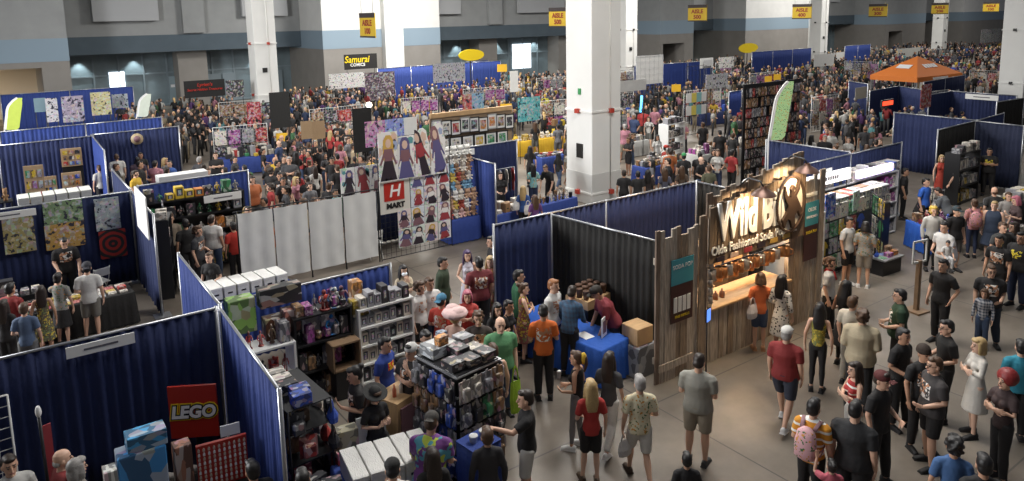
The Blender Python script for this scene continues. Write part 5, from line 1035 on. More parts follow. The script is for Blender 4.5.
# ================================================================ PEOPLE IN THE FOREGROUND
BK, W_, NV, GY, RD, DN, KH, BG = (.014, .013, .014), (.66, .65, .62), (.02, .03, .07), (.16, .16, .16), (.38, .03, .03), (.05, .08, .15), (.26, .23, .17), (.45, .38, .27)
DD = pose(); CR = pose(('cross', 'cross'), 'easy'); PH = pose(('phone', 'phone'), 'stand', 0, 0, 22); TB = pose(('table', 'fwd'), 'stand', 14, 0, 15); WK = pose(('down', 'hold'), 'walk'); HO = pose(('hold', 'down'), 'easy'); H2 = pose(('hold', 'hold'), 'easy'); CH = pose(('chin', 'cross'), 'easy'); RC = pose(('reach', 'down'), 'easy'); PK = pose(('pocket', 'down'), 'easy'); LN = pose(('table', 'table'), 'wide', 28, 0, 10); SI = pose(('fwd', 'fwd'), 'sit', 8, 0, 20); WD = pose(('down', 'down'), 'walk'); UP_ = pose(('up', 'down'), 'easy', 0, 0, -8); P1 = pose(('phone', 'down'), 'easy', 0, 0, 10)
def pp(x, y, h, face, po, bu, top, bot, hair, label, skin=0, shoes=BK, hat=None, extra=None, zt=None, base=0):
    p = at(x, y, (zt or h)+base); return person((p.x, p.y, base), h, face, po, bu, top, bot, hair, label, skin, shoes, None, hat, extra)
T = lambda c, pat='cloth', sh='tee': (sh, pat, c)
# -- lower middle floor
a = pp(699, 354, 1.76, 168, PH, 'l', T((.30, .29, .25)), T((.30, .26, .20), 'cloth', 'shorts'), ('short', 'dark'), 'person seen from behind in grey green tee and cargo shorts, alone on the floor', 0, (.05, .05, .05))
pp(687, 453, 1.30, 190, DD, 's', T(BK), T(BK, 'cloth', 'pants'), ('short', 'black'), 'dark haired child in black at the bottom edge below the grey green tee', 1)
pp(591, 380, 1.60, 192, HO, 'f', T((.42, .035, .03)), T(BK, 'cloth', 'shorts'), ('long', 'blond'), 'person with long blonde hair seen from behind in a red tee and black shorts', 2, (.08, .05, .03))
PT = pp(577, 351, 1.62, 250, H2, 'f', T(BK, 'cloth', 'tank'), T((.20, .19, .19), 'cloth', 'leggings'), ('tail', 'brown'), 'person in black tank top, yellow scarf in a ponytail, holding a white cup', 1, (.7, .7, .68))
pp(609, 352, 1.64, 160, WD, 'f', T((.06, .06, .065)), T(W_, 'cloth', 'pants'), ('long', 'dark'), 'person with long dark hair in a charcoal top, white trousers and white trainers, walking', 0, (.75, .75, .75))
b_, s_ = pp(640, 375, 1.68, 195, WK, 'm', T((.66, .60, .42), 'floral'), T((.62, .60, .55), 'cloth', 'shorts'), ('short', 'grey'), 'grey haired person in a cream floral shirt and white shorts carrying a small white bag', 0, (.05, .03, .02))
pp(526, 390, 1.74, 275, RC, 'm', T(BK), T((.58, .56, .52), 'cloth', 'shorts'), ('short', 'dark'), 'person in a black tee and pale shorts reaching out at the lower middle', 0, (.5, .5, .5))
pp(543, 305, 1.76, 186, PH, 'm', T((.60, .13, .02), 'backprint'), T(BK, 'cloth', 'pants'), ('short', 'black'), 'person seen from behind in an orange printed shirt and black trousers at the blue table', 1)
pp(569, 292, 1.74, 160, TB, 'm', T((.04, .10, .18), 'plaid', 'long'), T(BK, 'cloth', 'pants'), ('short', 'dark'), 'person in a blue plaid shirt leaning over the blue table', 1, BK, None, None, 1.66)
pp(553, 279, 1.78, 60, HO, 'm', T((.60, .60, .58), 'print'), T(NV, 'cloth', 'pants'), ('short', 'ginger'), 'person with short ginger hair in a white printed tee behind the blue table', 2)
pp(613, 287, 1.72, 290, LN, 'l', T((.22, .03, .04)), T(BK, 'cloth', 'pants'), ('short', 'black'), 'seller in maroon shirt and dark cap leaning on the blue table', 1, BK, ('cap', (.03, .025, .02)), ('glasses',), 1.58)
pp(523, 283, 1.62, 100, CR, 'f', T((.22, .06, .06), 'darkfloral', 'dress'), None, ('bun', 'brown'), 'person in a dark red floral dress with folded arms left of the blue table', 2)
pp(518, 270, 1.76, 95, DD, 'm', T((.02, .11, .05), 'cloth', 'jacket'), T(BK, 'cloth', 'pants'), ('short', 'black'), 'person in a dark green hooded jacket beside the navy drape', 0)
pp(492, 236, 1.76, 280, DD, 'm', T(BK), T(BK, 'cloth', 'pants'), ('short', 'black'), 'person in black standing against the end of the long navy drape', 0)
pp(490, 256, 1.66, 350, HO, 'f', T((.50, .16, .14), 'darkfloral', 'dress'), None, ('wavy', 'blond'), 'fair haired person in a coral red patterned dress near the drape end', 2)
pp(479, 257, 1.80, 195, PK, 'l', T((.14, .02, .025), 'backprint'), T(BK, 'cloth', 'pants'), ('short', 'black'), 'big person seen from behind in a maroon tee with a pale print on the back', 1)
pp(467, 250, 1.66, 10, H2, 'f', T((.60, .58, .66), 'cloth', 'dress'), None, ('long', 'purple'), 'person in a long dark purple wig and white and violet costume', 2)
pp(442, 257, 1.76, 70, DD, 'm', T((.035, .055, .03), 'cloth', 'jacket'), T(BK, 'cloth', 'pants'), ('short', 'black'), 'person in a dark green buttoned jacket with hands down', 0)
pp(403, 265, 1.62, 20, CH, 'f', T((.62, .52, .38), 'cloth', 'long'), T((.50, .40, .28), 'cloth', 'pants'), ('wavy', 'black'), 'person in a cream sweater and pale face mask by the toy shelves', 2, BK, None, ('mask',))
pp(419, 281, 1.72, 50, HO, 'm', T((.66, .65, .63), 'print'), T(BK, 'cloth', 'shorts'), ('curly', 'brown'), 'person with curly brown hair in a white printed tee, nearer of the two in white', 0)
pp(429, 277, 1.74, 30, DD, 'm', T((.64, .62, .60), 'print'), T(NV, 'cloth', 'pants'), ('short', 'brown'), 'person in a white tee just behind the curly haired one in white', 0)
pp(441, 294, 1.72, 150, HO, 'm', T((.50, .05, .03), 'backprint'), T(NV, 'cloth', 'pants'), ('short', 'dark'), 'person in a red tee and blue cap turned away in the queue', 0, BK, ('backcap', (.06, .20, .32)))
pp(467, 290, 1.62, 0, CR, 'f', T((.50, .07, .06)), T(BK, 'cloth', 'pants'), ('bob', 'pink'), 'person with a pink red wig in a red top with folded arms', 2)
pp(455, 311, 1.66, 150, H2, 'f', T((.66, .42, .33), 'cloth', 'longdress'), None, ('short', 'blond'), 'person under a big fluffy pink and white hat in a pale pink costume', 2, W_, ('puffhat', (.74, .52, .50)))
pp(478, 311, 1.72, 0, CR, 'm', T((.05, .035, .03), 'print'), T(BK, 'cloth', 'pants'), ('curly', 'brown'), 'person in a dark brown printed tee right of the fluffy hat', 0)
pp(497, 303, 1.60, 20, CR, 'f', T(BK), T(BK, 'cloth', 'pants'), ('wavy', 'black'), 'person with dark wavy hair in black behind the bald one in green', 0)
pp(508, 300, 1.58, 60, DD, 'f', T(BK, 'cloth', 'tank'), T(BK, 'cloth', 'pants'), ('short', 'black'), 'person in a black top beside the floral dress, looking right', 1)
pp(500, 317, 1.76, 10, DD, 'l', T((.12, .32, .15)), T(DN, 'cloth', 'pants'), ('bald', 'brown'), 'balding person in a bright green tee behind the square tower', 2)
pp(425, 330, 1.74, 30, P1, 'm', T((.30, .29, .28)), T(BK, 'cloth', 'pants'), ('short', 'black'), 'bearded person in a grey tee behind the white backwards cap', 0, BK, None, ('beard',))
pp(411, 343, 1.76, 320, CH, 'l', T(BK, 'print'), T(BK, 'cloth', 'pants'), ('short', 'black'), 'person in a black tee and white and grey backwards cap, hand at the chin', 0, BK, ('backcap', (.55, .54, .52)))
pp(384, 337, 1.74, 60, HO, 'm', T((.02, .05, .26), 'emblem'), T(NV, 'cloth', 'pants'), ('short', 'black'), 'person in a blue tee with a red and yellow chest emblem at the shelves', 0)
pp(355, 366, 1.74, 280, P1, 'm', T(BK, 'print'), T(BK, 'cloth', 'pants'), ('bun', 'black'), 'person in black seen in profile with dark tied hair behind the comic boxes', 0)
pp(374, 387, 1.58, 30, PH, 'f', T(BK), T(BK, 'cloth', 'pants'), ('long', 'brown'), 'seller in a black hat with long brown hair behind the white comic boxes', 2, BK, ('widehat', (.015, .015, .015)))
pp(428, 424, 1.78, 165, TB, 'l', T((.16, .05, .22), 'tiedye'), T(BK, 'cloth', 'shorts'), ('short', 'brown'), 'person in a purple and lime patterned shirt and dark cap at the comic boxes', 0, BK, ('backcap', (.05, .045, .04)), None, 1.70)
pp(392, 460, 1.70, 180, PH, 'm', T(W_), T(BK, 'cloth', 'pants'), ('short', 'black'), 'person in a black cap cut off by the bottom edge before the comic boxes', 0, BK, ('cap', (.015, .015, .015)))
pp(302, 470, 1.66, 185, DD, 'm', T(BK), T(BK, 'cloth', 'pants'), ('short', 'black'), 'dark haired head at the bottom edge below the heap of packs', 1)
pp(432, 449, 1.60, 195, DD, 'f', T(BK), T(BK, 'cloth', 'pants'), ('long', 'dark'), 'person with long dark hair in black at the bottom beside the blue stand', 1)
pp(487, 428, 1.62, 190, DD, 's', T((.03, .028, .03), 'cloth', 'long'), T(BK, 'cloth', 'pants'), ('short', 'brown'), 'short person in black seen from behind at the foot of the square tower', 0)
pp(493, 344, 1.66, 195, DD, 'm', T((.20, .22, .15), 'cloth', 'tank'), T((.2, .25, .28), 'cloth', 'pants'), ('short', 'brown'), 'person with brown hair in an olive vest behind the square tower', 0)
pp(8, 455, 1.7, 10, H2, 'm', T((.5, .5, .48)), T(BK, 'cloth', 'pants'), ('short', 'dark'), 'person in a pale top at the lower left corner of the toy booth', 0)
pp(60, 450, 1.66, 100, H2, 'l', T((.25, .03, .03)), T(BK, 'cloth', 'pants'), ('bald', 'grey'), 'bald person in a dark red shirt at the toy booth', 2)
pp(75, 459, 1.62, 110, DD, 'f', T((.25, .23, .2)), T(BK, 'cloth', 'pants'), ('bob', 'grey'), 'grey haired person right beside the bald one at the toy booth', 2)
pp(252, 461, 1.66, 200, DD, 'm', T(BK), T(BK, 'cloth', 'pants'), ('short', 'black'), 'dark haired person in black at the right of the red and white board', 1)
# -- left stalls
pp(63, 238, 1.74, 5, TB, 'l', T(BK, 'print'), T(BK, 'cloth', 'pants'), ('buzz', 'black'), 'poster seller in a black tee with a pale print behind the long table', 0, BK, None, None, 1.66)
pp(86, 262, 1.76, 175, HO, 'm', T((.62, .61, .58)), T((.16, .15, .13), 'cloth', 'shorts'), ('short', 'black'), 'person in a white tee, grey shorts and dark cap at the poster table', 0, BK, ('backcap', (.03, .03, .04)))
pp(57, 273, 1.62, 160, RC, 'f', T((.22, .22, .21), 'floral'), T(BK, 'cloth', 'skirt'), ('bun', 'black'), 'person in a grey patterned top and long black skirt reaching over the poster table', 0)
pp(40, 286, 1.55, 175, DD, 'f', T((.10, .08, .05), 'darkfloral', 'dress'), None, ('wavy', 'dark'), 'person in a brown patterned dress at the poster table', 1)
pp(9, 283, 1.72, 140, DD, 'm', T((.28, .03, .03)), T(BK, 'cloth', 'pants'), ('short', 'black'), 'person in a dark red shirt at the left edge before the poster table', 1)
pp(23, 303, 1.62, 165, HO, 's', T((.08, .12, .20)), T((.12, .12, .12), 'cloth', 'shorts'), ('short', 'brown'), 'younger person in a slate blue tee at the lower left of the poster table', 0)
pp(2, 300, 1.60, 150, DD, 'f', T(BK), T(BK, 'cloth', 'pants'), ('long', 'dark'), 'dark haired person cut by the left edge beside the slate blue tee', 1)
pp(209, 252, 1.64, 330, HO, 'f', T(BK), T(BK, 'cloth', 'pants'), ('bun', 'brown'), 'person in a loose black top beside the blue table and tall white panels', 0)
pp(197, 226, 1.72, 60, HO, 'm', T((.04, .04, .045), 'print'), T(BK, 'cloth', 'pants'), ('curly', 'brown'), 'person in a charcoal printed tee in profile behind the white comic boxes', 0)
pp(211, 215, 1.76, 150, DD, 'l', T((.66, .65, .62)), T(DN, 'cloth', 'pants'), ('short', 'dark'), 'big person in a white tee seen from behind at the green figure shelving', 0)
pp(185, 219, 1.74, 190, DD, 'm', T(BK), T(BK, 'cloth', 'pants'), ('short', 'black'), 'person in black at the green figure shelving left of the white tee', 1)
pp(233, 222, 1.66, 200, DD, 'm', T((.45, .03, .02)), T(BK, 'cloth', 'pants'), ('short', 'black'), 'person in a red top half hidden by the leftmost tall white panel', 1)
pp(170, 214, 1.70, 0, DD, 'm', T((.25, .2, .15)), T(BK, 'cloth', 'pants'), ('short', 'brown'), 'person in a tan top standing by the pale animal print display', 0)
pp(99, 165, 1.7, 200, DD, 'm', T((.55, .53, .48)), T(BK, 'cloth', 'pants'), ('short', 'brown'), 'person in a pale shirt behind the row of white boxes, upper left', 0)
pp(137, 157, 1.72, 180, DD, 'l', T((.08, .05, .07)), T(BK, 'cloth', 'pants'), ('short', 'black'), 'broad person in dark plum seen from behind near the round emblem', 1)
pp(110, 141, 1.7, 20, DD, 'm', T((.15, .15, .14)), T(BK, 'cloth', 'pants'), ('beanie', 'grey'), 'person in dark grey with a knitted hat near the navy side drape', 1)
# -- around the soda booth
b_, s_ = pp(782, 275, 1.66, 150, HO, 'f', T((.66, .64, .60), 'spots', 'longdress'), None, ('wavy', 'black'), 'person in a long white dress with black spots at the soda booth', 0)
pp(761, 273, 1.62, 190, PH, 'f', T((.66, .16, .05)), T(DN, 'cloth', 'shorts'), ('bob', 'brown'), 'person in an orange top and denim shorts ordering at the soda booth', 0, (.4, .2, .1))
pp(787, 326, 1.74, 165, WD, 'l', T((.22, .02, .02)), T((.025, .03, .05), 'cloth', 'shorts'), ('short', 'grey'), 'person in a dark red polo, navy shorts and white cap walking, white trainers', 0, (.75, .75, .75), ('cap', (.62, .60, .56)))
pp(820, 303, 1.66, 175, DD, 'f', T((.22, .19, .03), 'darkfloral', 'tank'), T(BK, 'cloth', 'leggings'), ('long', 'black'), 'person with long black hair in a yellow and black patterned top and black leggings', 0)
pp(846, 281, 1.72, 150, P1, 'f', T((.02, .017, .016), 'cloth', 'dress'), T(BK, 'cloth', 'leggings'), ('long', 'black'), 'person in black with waist length dark hair and a dark cap', 3, BK, ('cap', (.02, .02, .02)))
pp(853, 296, 1.70, 150, DD, 'm', T((.50, .46, .38)), T((.3, .27, .22), 'cloth', 'pants'), ('short', 'brown'), 'person in a cream shirt hidden behind the one with waist length hair', 0)
pp(863, 309, 1.80, 175, H2, 'l', T((.44, .37, .25), 'cloth', 'jacket'), T(BK, 'cloth', 'pants'), ('curly', 'brown'), 'person seen from behind in a beige suit jacket', 0)
pp(901, 289, 1.74, 275, H2, 'l', T((.02, .05, .025), 'print'), T(BK, 'cloth', 'pants'), ('short', 'black'), 'person with glasses in a dark green tee facing left', 0, BK, None, ('glasses',))
pp(944, 259, 1.78, 330, PK, 'm', T(BK), T(BK, 'cloth', 'pants'), ('short', 'black'), 'tall person in a black tee and black jeans, one hand in the pocket', 0)
pp(948, 320, 1.74, 300, H2, 'm', T((.012, .012, .012)), T(BK, 'cloth', 'pants'), ('short', 'black'), 'person with glasses in a black polo shirt', 0, BK, None, ('glasses',))
pp(992, 265, 1.68, 10, HO, 'l', T(BK, 'print'), T((.02, .03, .05), 'cloth', 'pants'), ('bun', 'brown'), 'person with glasses in a black printed tee behind the child in plaid', 0, BK, None, ('glasses',))
pp(985, 289, 1.25, 350, DD, 's', T((.40, .40, .42), 'plaid', 'long'), T(DN, 'cloth', 'pants'), ('bob', 'brown'), 'child in a black and white plaid shirt before the person with glasses', 0)
pp(980, 338, 1.64, 300, CR, 'f', T((.58, .55, .50), 'cloth', 'longdress'), None, ('bob', 'blond'), 'person in a big blond wig and white sailor costume with folded arms', 2)
pp(1007, 372, 1.66, 320, CR, 'f', T((.05, .03, .03)), T(BK, 'cloth', 'pants'), ('afro', 'red'), 'person with dark red curls in dark clothes at the right edge', 0)
pp(1022, 340, 1.66, 200, DD, 'm', T((.03, .25, .35)), T(BK, 'cloth', 'pants'), ('short', 'black'), 'person in a teal top cut by the right edge', 0)
pp(936, 357, 1.72, 300, HO, 'l', T((.045, .04, .04), 'print'), T(BK, 'cloth', 'shorts'), ('short', 'brown'), 'heavy person in a black printed tee holding a purple cup', 0, BK, None, ('glasses',))
pp(924, 345, 1.72, 40, HO, 'm', T(BK, 'print'), T(BK, 'cloth', 'pants'), ('beanie', 'dark'), 'person in a dark knitted hat and black printed tee behind the purple cup holder', 1)
pp(903, 328, 1.72, 60, H2, 'm', T(BK), T(BK, 'cloth', 'pants'), ('short', 'black'), 'person in black carrying a black bag behind the beige jacket', 1)
pp(882, 371, 1.74, 60, HO, 'm', T(BK, 'backprint'), T(BK, 'cloth', 'pants'), ('short', 'dark'), 'person in a maroon cap and black tee with a teal print', 0, BK, ('cap', (.10, .02, .02)))
pp(856, 362, 1.60, 300, CR, 'f', T((.42, .04, .04), 'stripe', 'tank'), T(W_, 'cloth', 'shorts'), ('long', 'dark'), 'person in a red striped tank top and white shorts with folded arms', 2)
pp(814, 399, 1.70, 160, HO, 'm', T((.62, .26, .02), 'stripe'), T(BK, 'cloth', 'pants'), ('short', 'black'), 'person in a yellow orange jersey wearing a pink floral backpack', 0)
pp(856, 401, 1.80, 165, DD, 'l', T((.02, .02, .022)), T(BK, 'cloth', 'pants'), ('buzz', 'black'), 'big person in a black tee beside the yellow orange jersey', 0)
pp(832, 460, 1.15, 200, UP_, 's', T((.55, .12, .16)), T(BK, 'cloth', 'pants'), ('bun', 'black'), 'small child in pink holding hands between the two adults at the bottom', 0)
pp(955, 436, 1.70, 190, DD, 'f', T((.05, .12, .28)), T(BK, 'cloth', 'pants'), ('curly', 'black'), 'person with curly black hair in a blue top at the bottom right', 1)
pp(985, 455, 1.72, 200, DD, 'm', T(BK), T(BK, 'cloth', 'pants'), ('short', 'black'), 'dark figure in black at the bottom right corner', 1)
SCF = pp(830, 257, 1.72, 80, PK, 'm', T((.62, .60, .57), 'cloth', 'tee'), T(BK, 'cloth', 'pants'), ('curly', 'brown'), 'curly haired person in a white shirt, red scarf and black trousers by the wooden booth', 0)
pp(849, 217, 1.74, 60, DD, 'm', T((.60, .60, .58)), T(BK, 'cloth', 'shorts'), ('short', 'black'), 'person in a white tee and black shorts before the hung shirts', 1, (.6, .6, .6))
pp(866, 222, 1.66, 180, PH, 'm', T((.30, .30, .28), 'floral'), T((.3, .28, .25), 'cloth', 'shorts'), ('bob', 'black'), 'person in a grey patterned shirt looking at the hung shirts', 0, (.7, .7, .7))
pp(926, 178, 1.74, 60, DD, 'm', T((.03, .12, .50)), T(BK, 'cloth', 'shorts'), ('short', 'black'), 'person in a bright blue shirt and black shorts beside the lit shop', 0)
pp(934, 206, 1.72, 20, DD, 'm', T((.62, .60, .56), 'cloth', 'long'), T(BK, 'cloth', 'pants'), ('curly', 'yellow'), 'person in a yellow wig, white shirt and black trousers', 2)
b_, s_ = pp(945, 222, 1.72, 330, H2, 'm', T((.60, .59, .57)), T((.4, .38, .36), 'cloth', 'pants'), ('short', 'black'), 'person in a white tee holding a small child', 0)
pp(957, 206, 1.74, 40, DD, 'm', T(BK), T((.1, .1, .1), 'cloth', 'shorts'), ('short', 'dark'), 'person in a black tee and dark cap behind the one holding a child', 0, BK, ('cap', (.03, .05, .06)))
pp(975, 199, 1.64, 195, DD, 'f', T((.45, .2, .2), 'floral'), T(NV, 'cloth', 'leggings'), ('bun', 'brown'), 'person with a pink patterned backpack and dark leggings', 2)
pp(995, 201, 1.66, 350, DD, 'l', T((.03, .045, .08), 'cloth', 'dress'), None, ('short', 'blond'), 'person with short fair hair in a navy dress on the right aisle', 2)
pp(995, 187, 1.72, 200, DD, 'm', T((.03, .03, .03)), T(BK, 'cloth', 'pants'), ('bald', 'brown'), 'bald person in black on the right aisle', 0)
pp(1017, 196, 1.68, 300, P1, 'f', T((.08, .05, .05)), T(BK, 'cloth', 'pants'), ('bob', 'pink'), 'person with pinkish hair in dark clothes at the right edge', 2)
pp(1009, 192, 1.64, 20, H2, 'm', T((.3, .28, .26)), T(BK, 'cloth', 'pants'), ('short', 'brown'), 'person in a grey top between the bald one and the pinkish hair', 0)
pp(990, 148, 1.76, 0, CR, 'l', T(BK, 'yellowprint'), T(BK, 'cloth', 'pants'), ('short', 'black'), 'seller in black with a yellow chest emblem against the dark drape', 1)
pp(942, 155, 1.66, 10, DD, 'f', T((.42, .05, .03), 'cloth', 'dress'), None, ('bob', 'blond'), 'fair haired person in an orange red dress near the lit shop', 2)
pp(958, 158, 1.74, 300, LN, 'l', T((.06, .06, .065)), T(BK, 'cloth', 'pants'), ('short', 'black'), 'person in dark grey leaning over the shaded table', 0, BK, None, None, 1.6)
pp(950, 190, 1.60, 250, LN, 'l', T((.12, .13, .14)), T(BK, 'cloth', 'pants'), ('short', 'dark'), 'person in a slate shirt bending over beside the yellow wig', 0, BK, None, None, 1.5)
pp(905, 168, 1.7, 90, DD, 'm', T(BK), T(BK, 'cloth', 'pants'), ('short', 'black'), 'person in black in front of the violet lit strip', 1)
pp(1000, 235, 1.74, 340, DD, 'm', T(BK, 'print'), T(BK, 'cloth', 'pants'), ('short', 'black'), 'person in a black tee with a white print behind the person with glasses', 1)
pp(1022, 232, 1.76, 330, DD, 'l', T(BK, 'yellowprint'), T(NV, 'cloth', 'pants'), ('short', 'black'), 'person in black with a round yellow chest print at the right edge', 1)
pp(1015, 222, 1.66, 300, DD, 'f', T(BK), T(BK, 'cloth', 'pants'), ('long', 'dark'), 'dark haired person in black just left of the round yellow chest print', 0)
pp(1003, 222, 1.70, 40, DD, 'm', T((.05, .05, .05)), T(BK, 'cloth', 'pants'), ('short', 'brown'), 'person in charcoal on the right aisle before the white box table', 0)
# small child held
# -- centre stalls
pp(500, 172, 1.64, 20, SI if False else H2, 'f', T(BK), T(BK, 'cloth', 'pants'), ('long', 'dark'), 'seller in black with long dark hair at the clothing stall', 2)
pp(523, 186, 1.60, 170, DD, 'f', T((.03, .08, .25)), T(BK, 'cloth', 'pants'), ('long', 'blond'), 'fair haired person in a blue top carrying two white bags', 2)
pp(533, 164, 1.64, 190, H2, 'f', T((.20, .45, .45), 'floral'), T(NV, 'cloth', 'pants'), ('wavy', 'black'), 'person in a pale teal patterned top seen from behind at the black figurines', 1)
pp(550, 164, 1.66, 330, LN, 'm', T(BK), T(BK, 'cloth', 'pants'), ('short', 'brown'), 'person in black bending over the black figurines near the white column', 0, BK, None, None, 1.55)
pp(535, 195, 1.55, 200, DD, 'f', T((.12, .04, .16)), T(BK, 'cloth', 'pants'), ('long', 'brown'), 'person in a purple top close behind the long navy drape', 1)
pp(530, 146, 1.66, 180, DD, 'f', T(BK), T(BK, 'cloth', 'pants'), ('long', 'black'), 'dark haired person in black between the two blue cloth tables', 0)
pp(558, 124, 1.74, 200, HO, 'm', T((.14, .14, .15)), T((.1, .1, .1), 'cloth', 'shorts'), ('short', 'black'), 'person in a grey tee at the yellow table by the white column', 1)
pp(553, 92, 1.70, 195, DD, 'f', T((.10, .07, .05)), T((.02, .02, .02), 'cloth', 'shorts'), ('long', 'brown'), 'person in a brown top and black shorts left of the white column', 0)
pp(545, 94, 1.74, 190, DD, 'm', T((.60, .55, .05)), T((.3, .05, .04), 'cloth', 'pants'), ('short', 'yellow'), 'person in yellow with dark red trousers left of the white column', 2)
for x, y, bu, hr, c, lb in ((624, 170, 'm', ('short', 'dark'), BK, 'first from the white column'), (638, 171, 'm', ('short', 'black'), BK, 'second from the white column'), (648, 170, 'f', ('long', 'black'), (.03, .02, .02), 'third from the white column'), (665, 168, 'f', ('long', 'brown'), (.1, .1, .14), 'fourth from the white column'), (682, 166, 'f', ('wavy', 'brown'), (.1, .07, .05), 'fifth from the white column')):
    pp(x, y, 1.62, 185, DD, bu, T(c), T(BK, 'cloth', 'pants'), hr, 'dark haired head seen over the long navy drape, '+lb, 1)
for x, y, c, hr, lb, f in ((684, 153, BK, 'black', 'person in black with a green cap among the white goods', 180), (700, 152, BK, 'black', 'broad person in black seen from behind among the white goods', 180), (709, 165, (.10, .10, .06), 'brown', 'person in dark olive near the yellow and teal print behind the booth', 200), (752, 122, BK, 'brown', 'person in black standing beside the blue uprights', 190), (762, 125, (.25, .03, .03), 'black', 'person in a dark red shirt beside the one in black', 200), (720, 130, BK, 'black', 'round shouldered person in black seated before the crowd', 190), (733, 133, (.03, .03, .03), 'brown', 'person in charcoal at the pink covered table', 170), (666, 145, (.35, .04, .03), 'black', 'person with a red cap before the white shelving', 120), (628, 112, (.5, .2, .25), 'dark', 'person in a pink top seated right of the white column', 30)):
    pp(x, y, 1.70, f, DD, 'l' if 'broad' in lb or 'round' in lb else 'm', T(c), T(BK, 'cloth', 'pants'), ('short', hr), lb, 0, BK, ('cap', (.05, .3, .1)) if 'green cap' in lb else (('cap', (.5, .05, .03)) if 'red cap' in lb else None))
m = MB(); m.ell((0, .12, .02), (.05, .05, .10)); o = m.build('scarf', omat('cloth'), PT[0], color=(.75, .5, .05)); o.matrix_local = PT[1].HM
m = MB(); m.loft([SCF[1].T((0, .01, 1.43)), SCF[1].T((0, .01, 1.49))], [.10, .075], n=14); m.loft([SCF[1].T((0, -.09, 1.45)), SCF[1].T((0, -.15, 1.28))], [(.05, .015), (.06, .012)], n=8); m.build('scarf', omat('cloth'), SCF[0], color=(.45, .03, .03))
# -- things they hold
def hand_pt(i, side):
    b, s = i; bpy.context.view_layer.update(); sg, sh, el, wr, d, nr = s.A[side]; return b.matrix_world @ (wr+d*.06)
def held(px, py, z, kind, dim, col, lab, cat): p = at(px, py, z); return good(kind, tuple(p), dim, 0, col, '', '', lab, None)
def pack(x, y, h, face, col, pat, lab):
    p = at(x, y, h); c, s = math.cos(dirz(p.x, p.y, face)), math.sin(dirz(p.x, p.y, face)); rz = dirz(p.x, p.y, face); k = h/1.745
    t = empty('backpack', (p.x-s*.0, p.y, 0), rz, lab, 'backpack'); mb = MB(); mb.loft([(0, .21*k, .98*k), (0, .23*k, 1.02*k), (0, .24*k, 1.2*k), (0, .21*k, 1.36*k), (0, .19*k, 1.42*k)], [(.10, .05), (.15, .085), (.15, .09), (.12, .07), (.05, .03)], side=(1, 0, 0), n=14); mb.build('pack_body', omat(pat), t, color=col)
    for sg in (1, -1): m = MB(); m.loft([(sg*.08, .17*k, 1.38*k), (sg*.11, .02, 1.47*k), (sg*.12, -.15*k, 1.36*k), (sg*.13, -.14*k, 1.15*k), (sg*.14, .14*k, 1.02*k)], [(.03, .008)]*5, side=(1, 0, 0), n=6); m.build('strap', omat('cloth'), t, color=(col[0]*.5, col[1]*.5, col[2]*.5))
pack(814, 399, 1.70, 160, (.62, .35, .38), 'floral', 'pink floral backpack worn over the yellow orange jersey'); pack(975, 199, 1.64, 195, (.5, .22, .25), 'floral', 'pink patterned backpack on the right aisle')
held(752, 318, .75, 'bag', (.3, .2, .42), (.62, .58, .58), 'white plastic bag hanging beside the orange top at the soda booth', 'bag')
held(625, 455, .42, 'bag', (.28, .16, .36), (.6, .58, .56), 'small white and red bag carried by the grey haired person', 'bag')
held(559, 378, 1.15, 'cup', (.07, .07, .12), (.75, .75, .75), 'white cup held by the person with the ponytail', 'cup')
held(929, 401, 1.05, 'cup', (.10, .10, .15), (.22, .12, .4), 'purple and white cup held by the heavy person in black', 'cup')
held(516, 412, .75, 'bag', (.22, .14, .75), (.38, .62, .04), 'lime green long bag hanging beside the green tee', 'bag')
held(517, 210, .85, 'bag', (.3, .16, .42), (.62, .60, .58), 'white bag carried by the fair haired person in blue, left one', 'bag'); held(528, 214, .80, 'bag', (.3, .16, .42), (.62, .60, .58), 'white bag carried by the fair haired person in blue, right one', 'bag')
held(953, 262, .8, 'bag', (.35, .2, .5), (.55, .54, .58), 'white carrier bag beside the person holding a child', 'bag')
b, s = person((at(945, 222, 1.72).x-.32, at(945, 222, 1.72).y-.22, .72), .92, 20, SI, 's', T((.55, .54, .52)), T((.5, .5, .5), 'cloth', 'pants'), ('short', 'black'), 'small child in white carried at the chest of the person in white', 0)
# ================================================================ HALL BEHIND: crowd, stalls, signs
RS = random.Random(4)
FARST = ((21.9, 20.4, 'behind the long navy drape, near the column'), (25.8, 20.7, 'behind the long navy drape, further right'), (21.2, 14.7, 'just behind the soda booth'), (18.9, 14.9, 'close behind the navy drape and soda booth'), (24.4, 25.0, 'right of the white column'), (26.5, 31, 'beyond the centre crowd'), (31, 31, 'in the centre rows'), (36, 29, 'in the centre right rows'), (42, 33, 'in the right centre rows'), (49, 34, 'left of the orange tent'),
                 (9.2, 33.5, 'at the left crowd edge'), (15.5, 37, 'left of centre in the far rows'), (21, 38, 'centre of the far rows'), (27, 40, 'in the far centre rows'), (35, 43, 'in the far right centre rows'), (45, 44, 'far back before the third column'), (57, 44, 'far back in the middle'), (12.5, 44, 'near the left white column'), (38, 22, 'before the orange tent'), (44, 19, 'right of the feather flag'),
                 (58, 30, 'behind the orange tent'), (66, 36, 'far behind the orange tent'), (62, 24, 'right behind the orange tent'), (72, 26, 'far right rows'), (80, 34, 'distant right rows'), (90, 40, 'most distant rows on the right'), (20.5, 31.5, 'centre rows before the far crowd'))
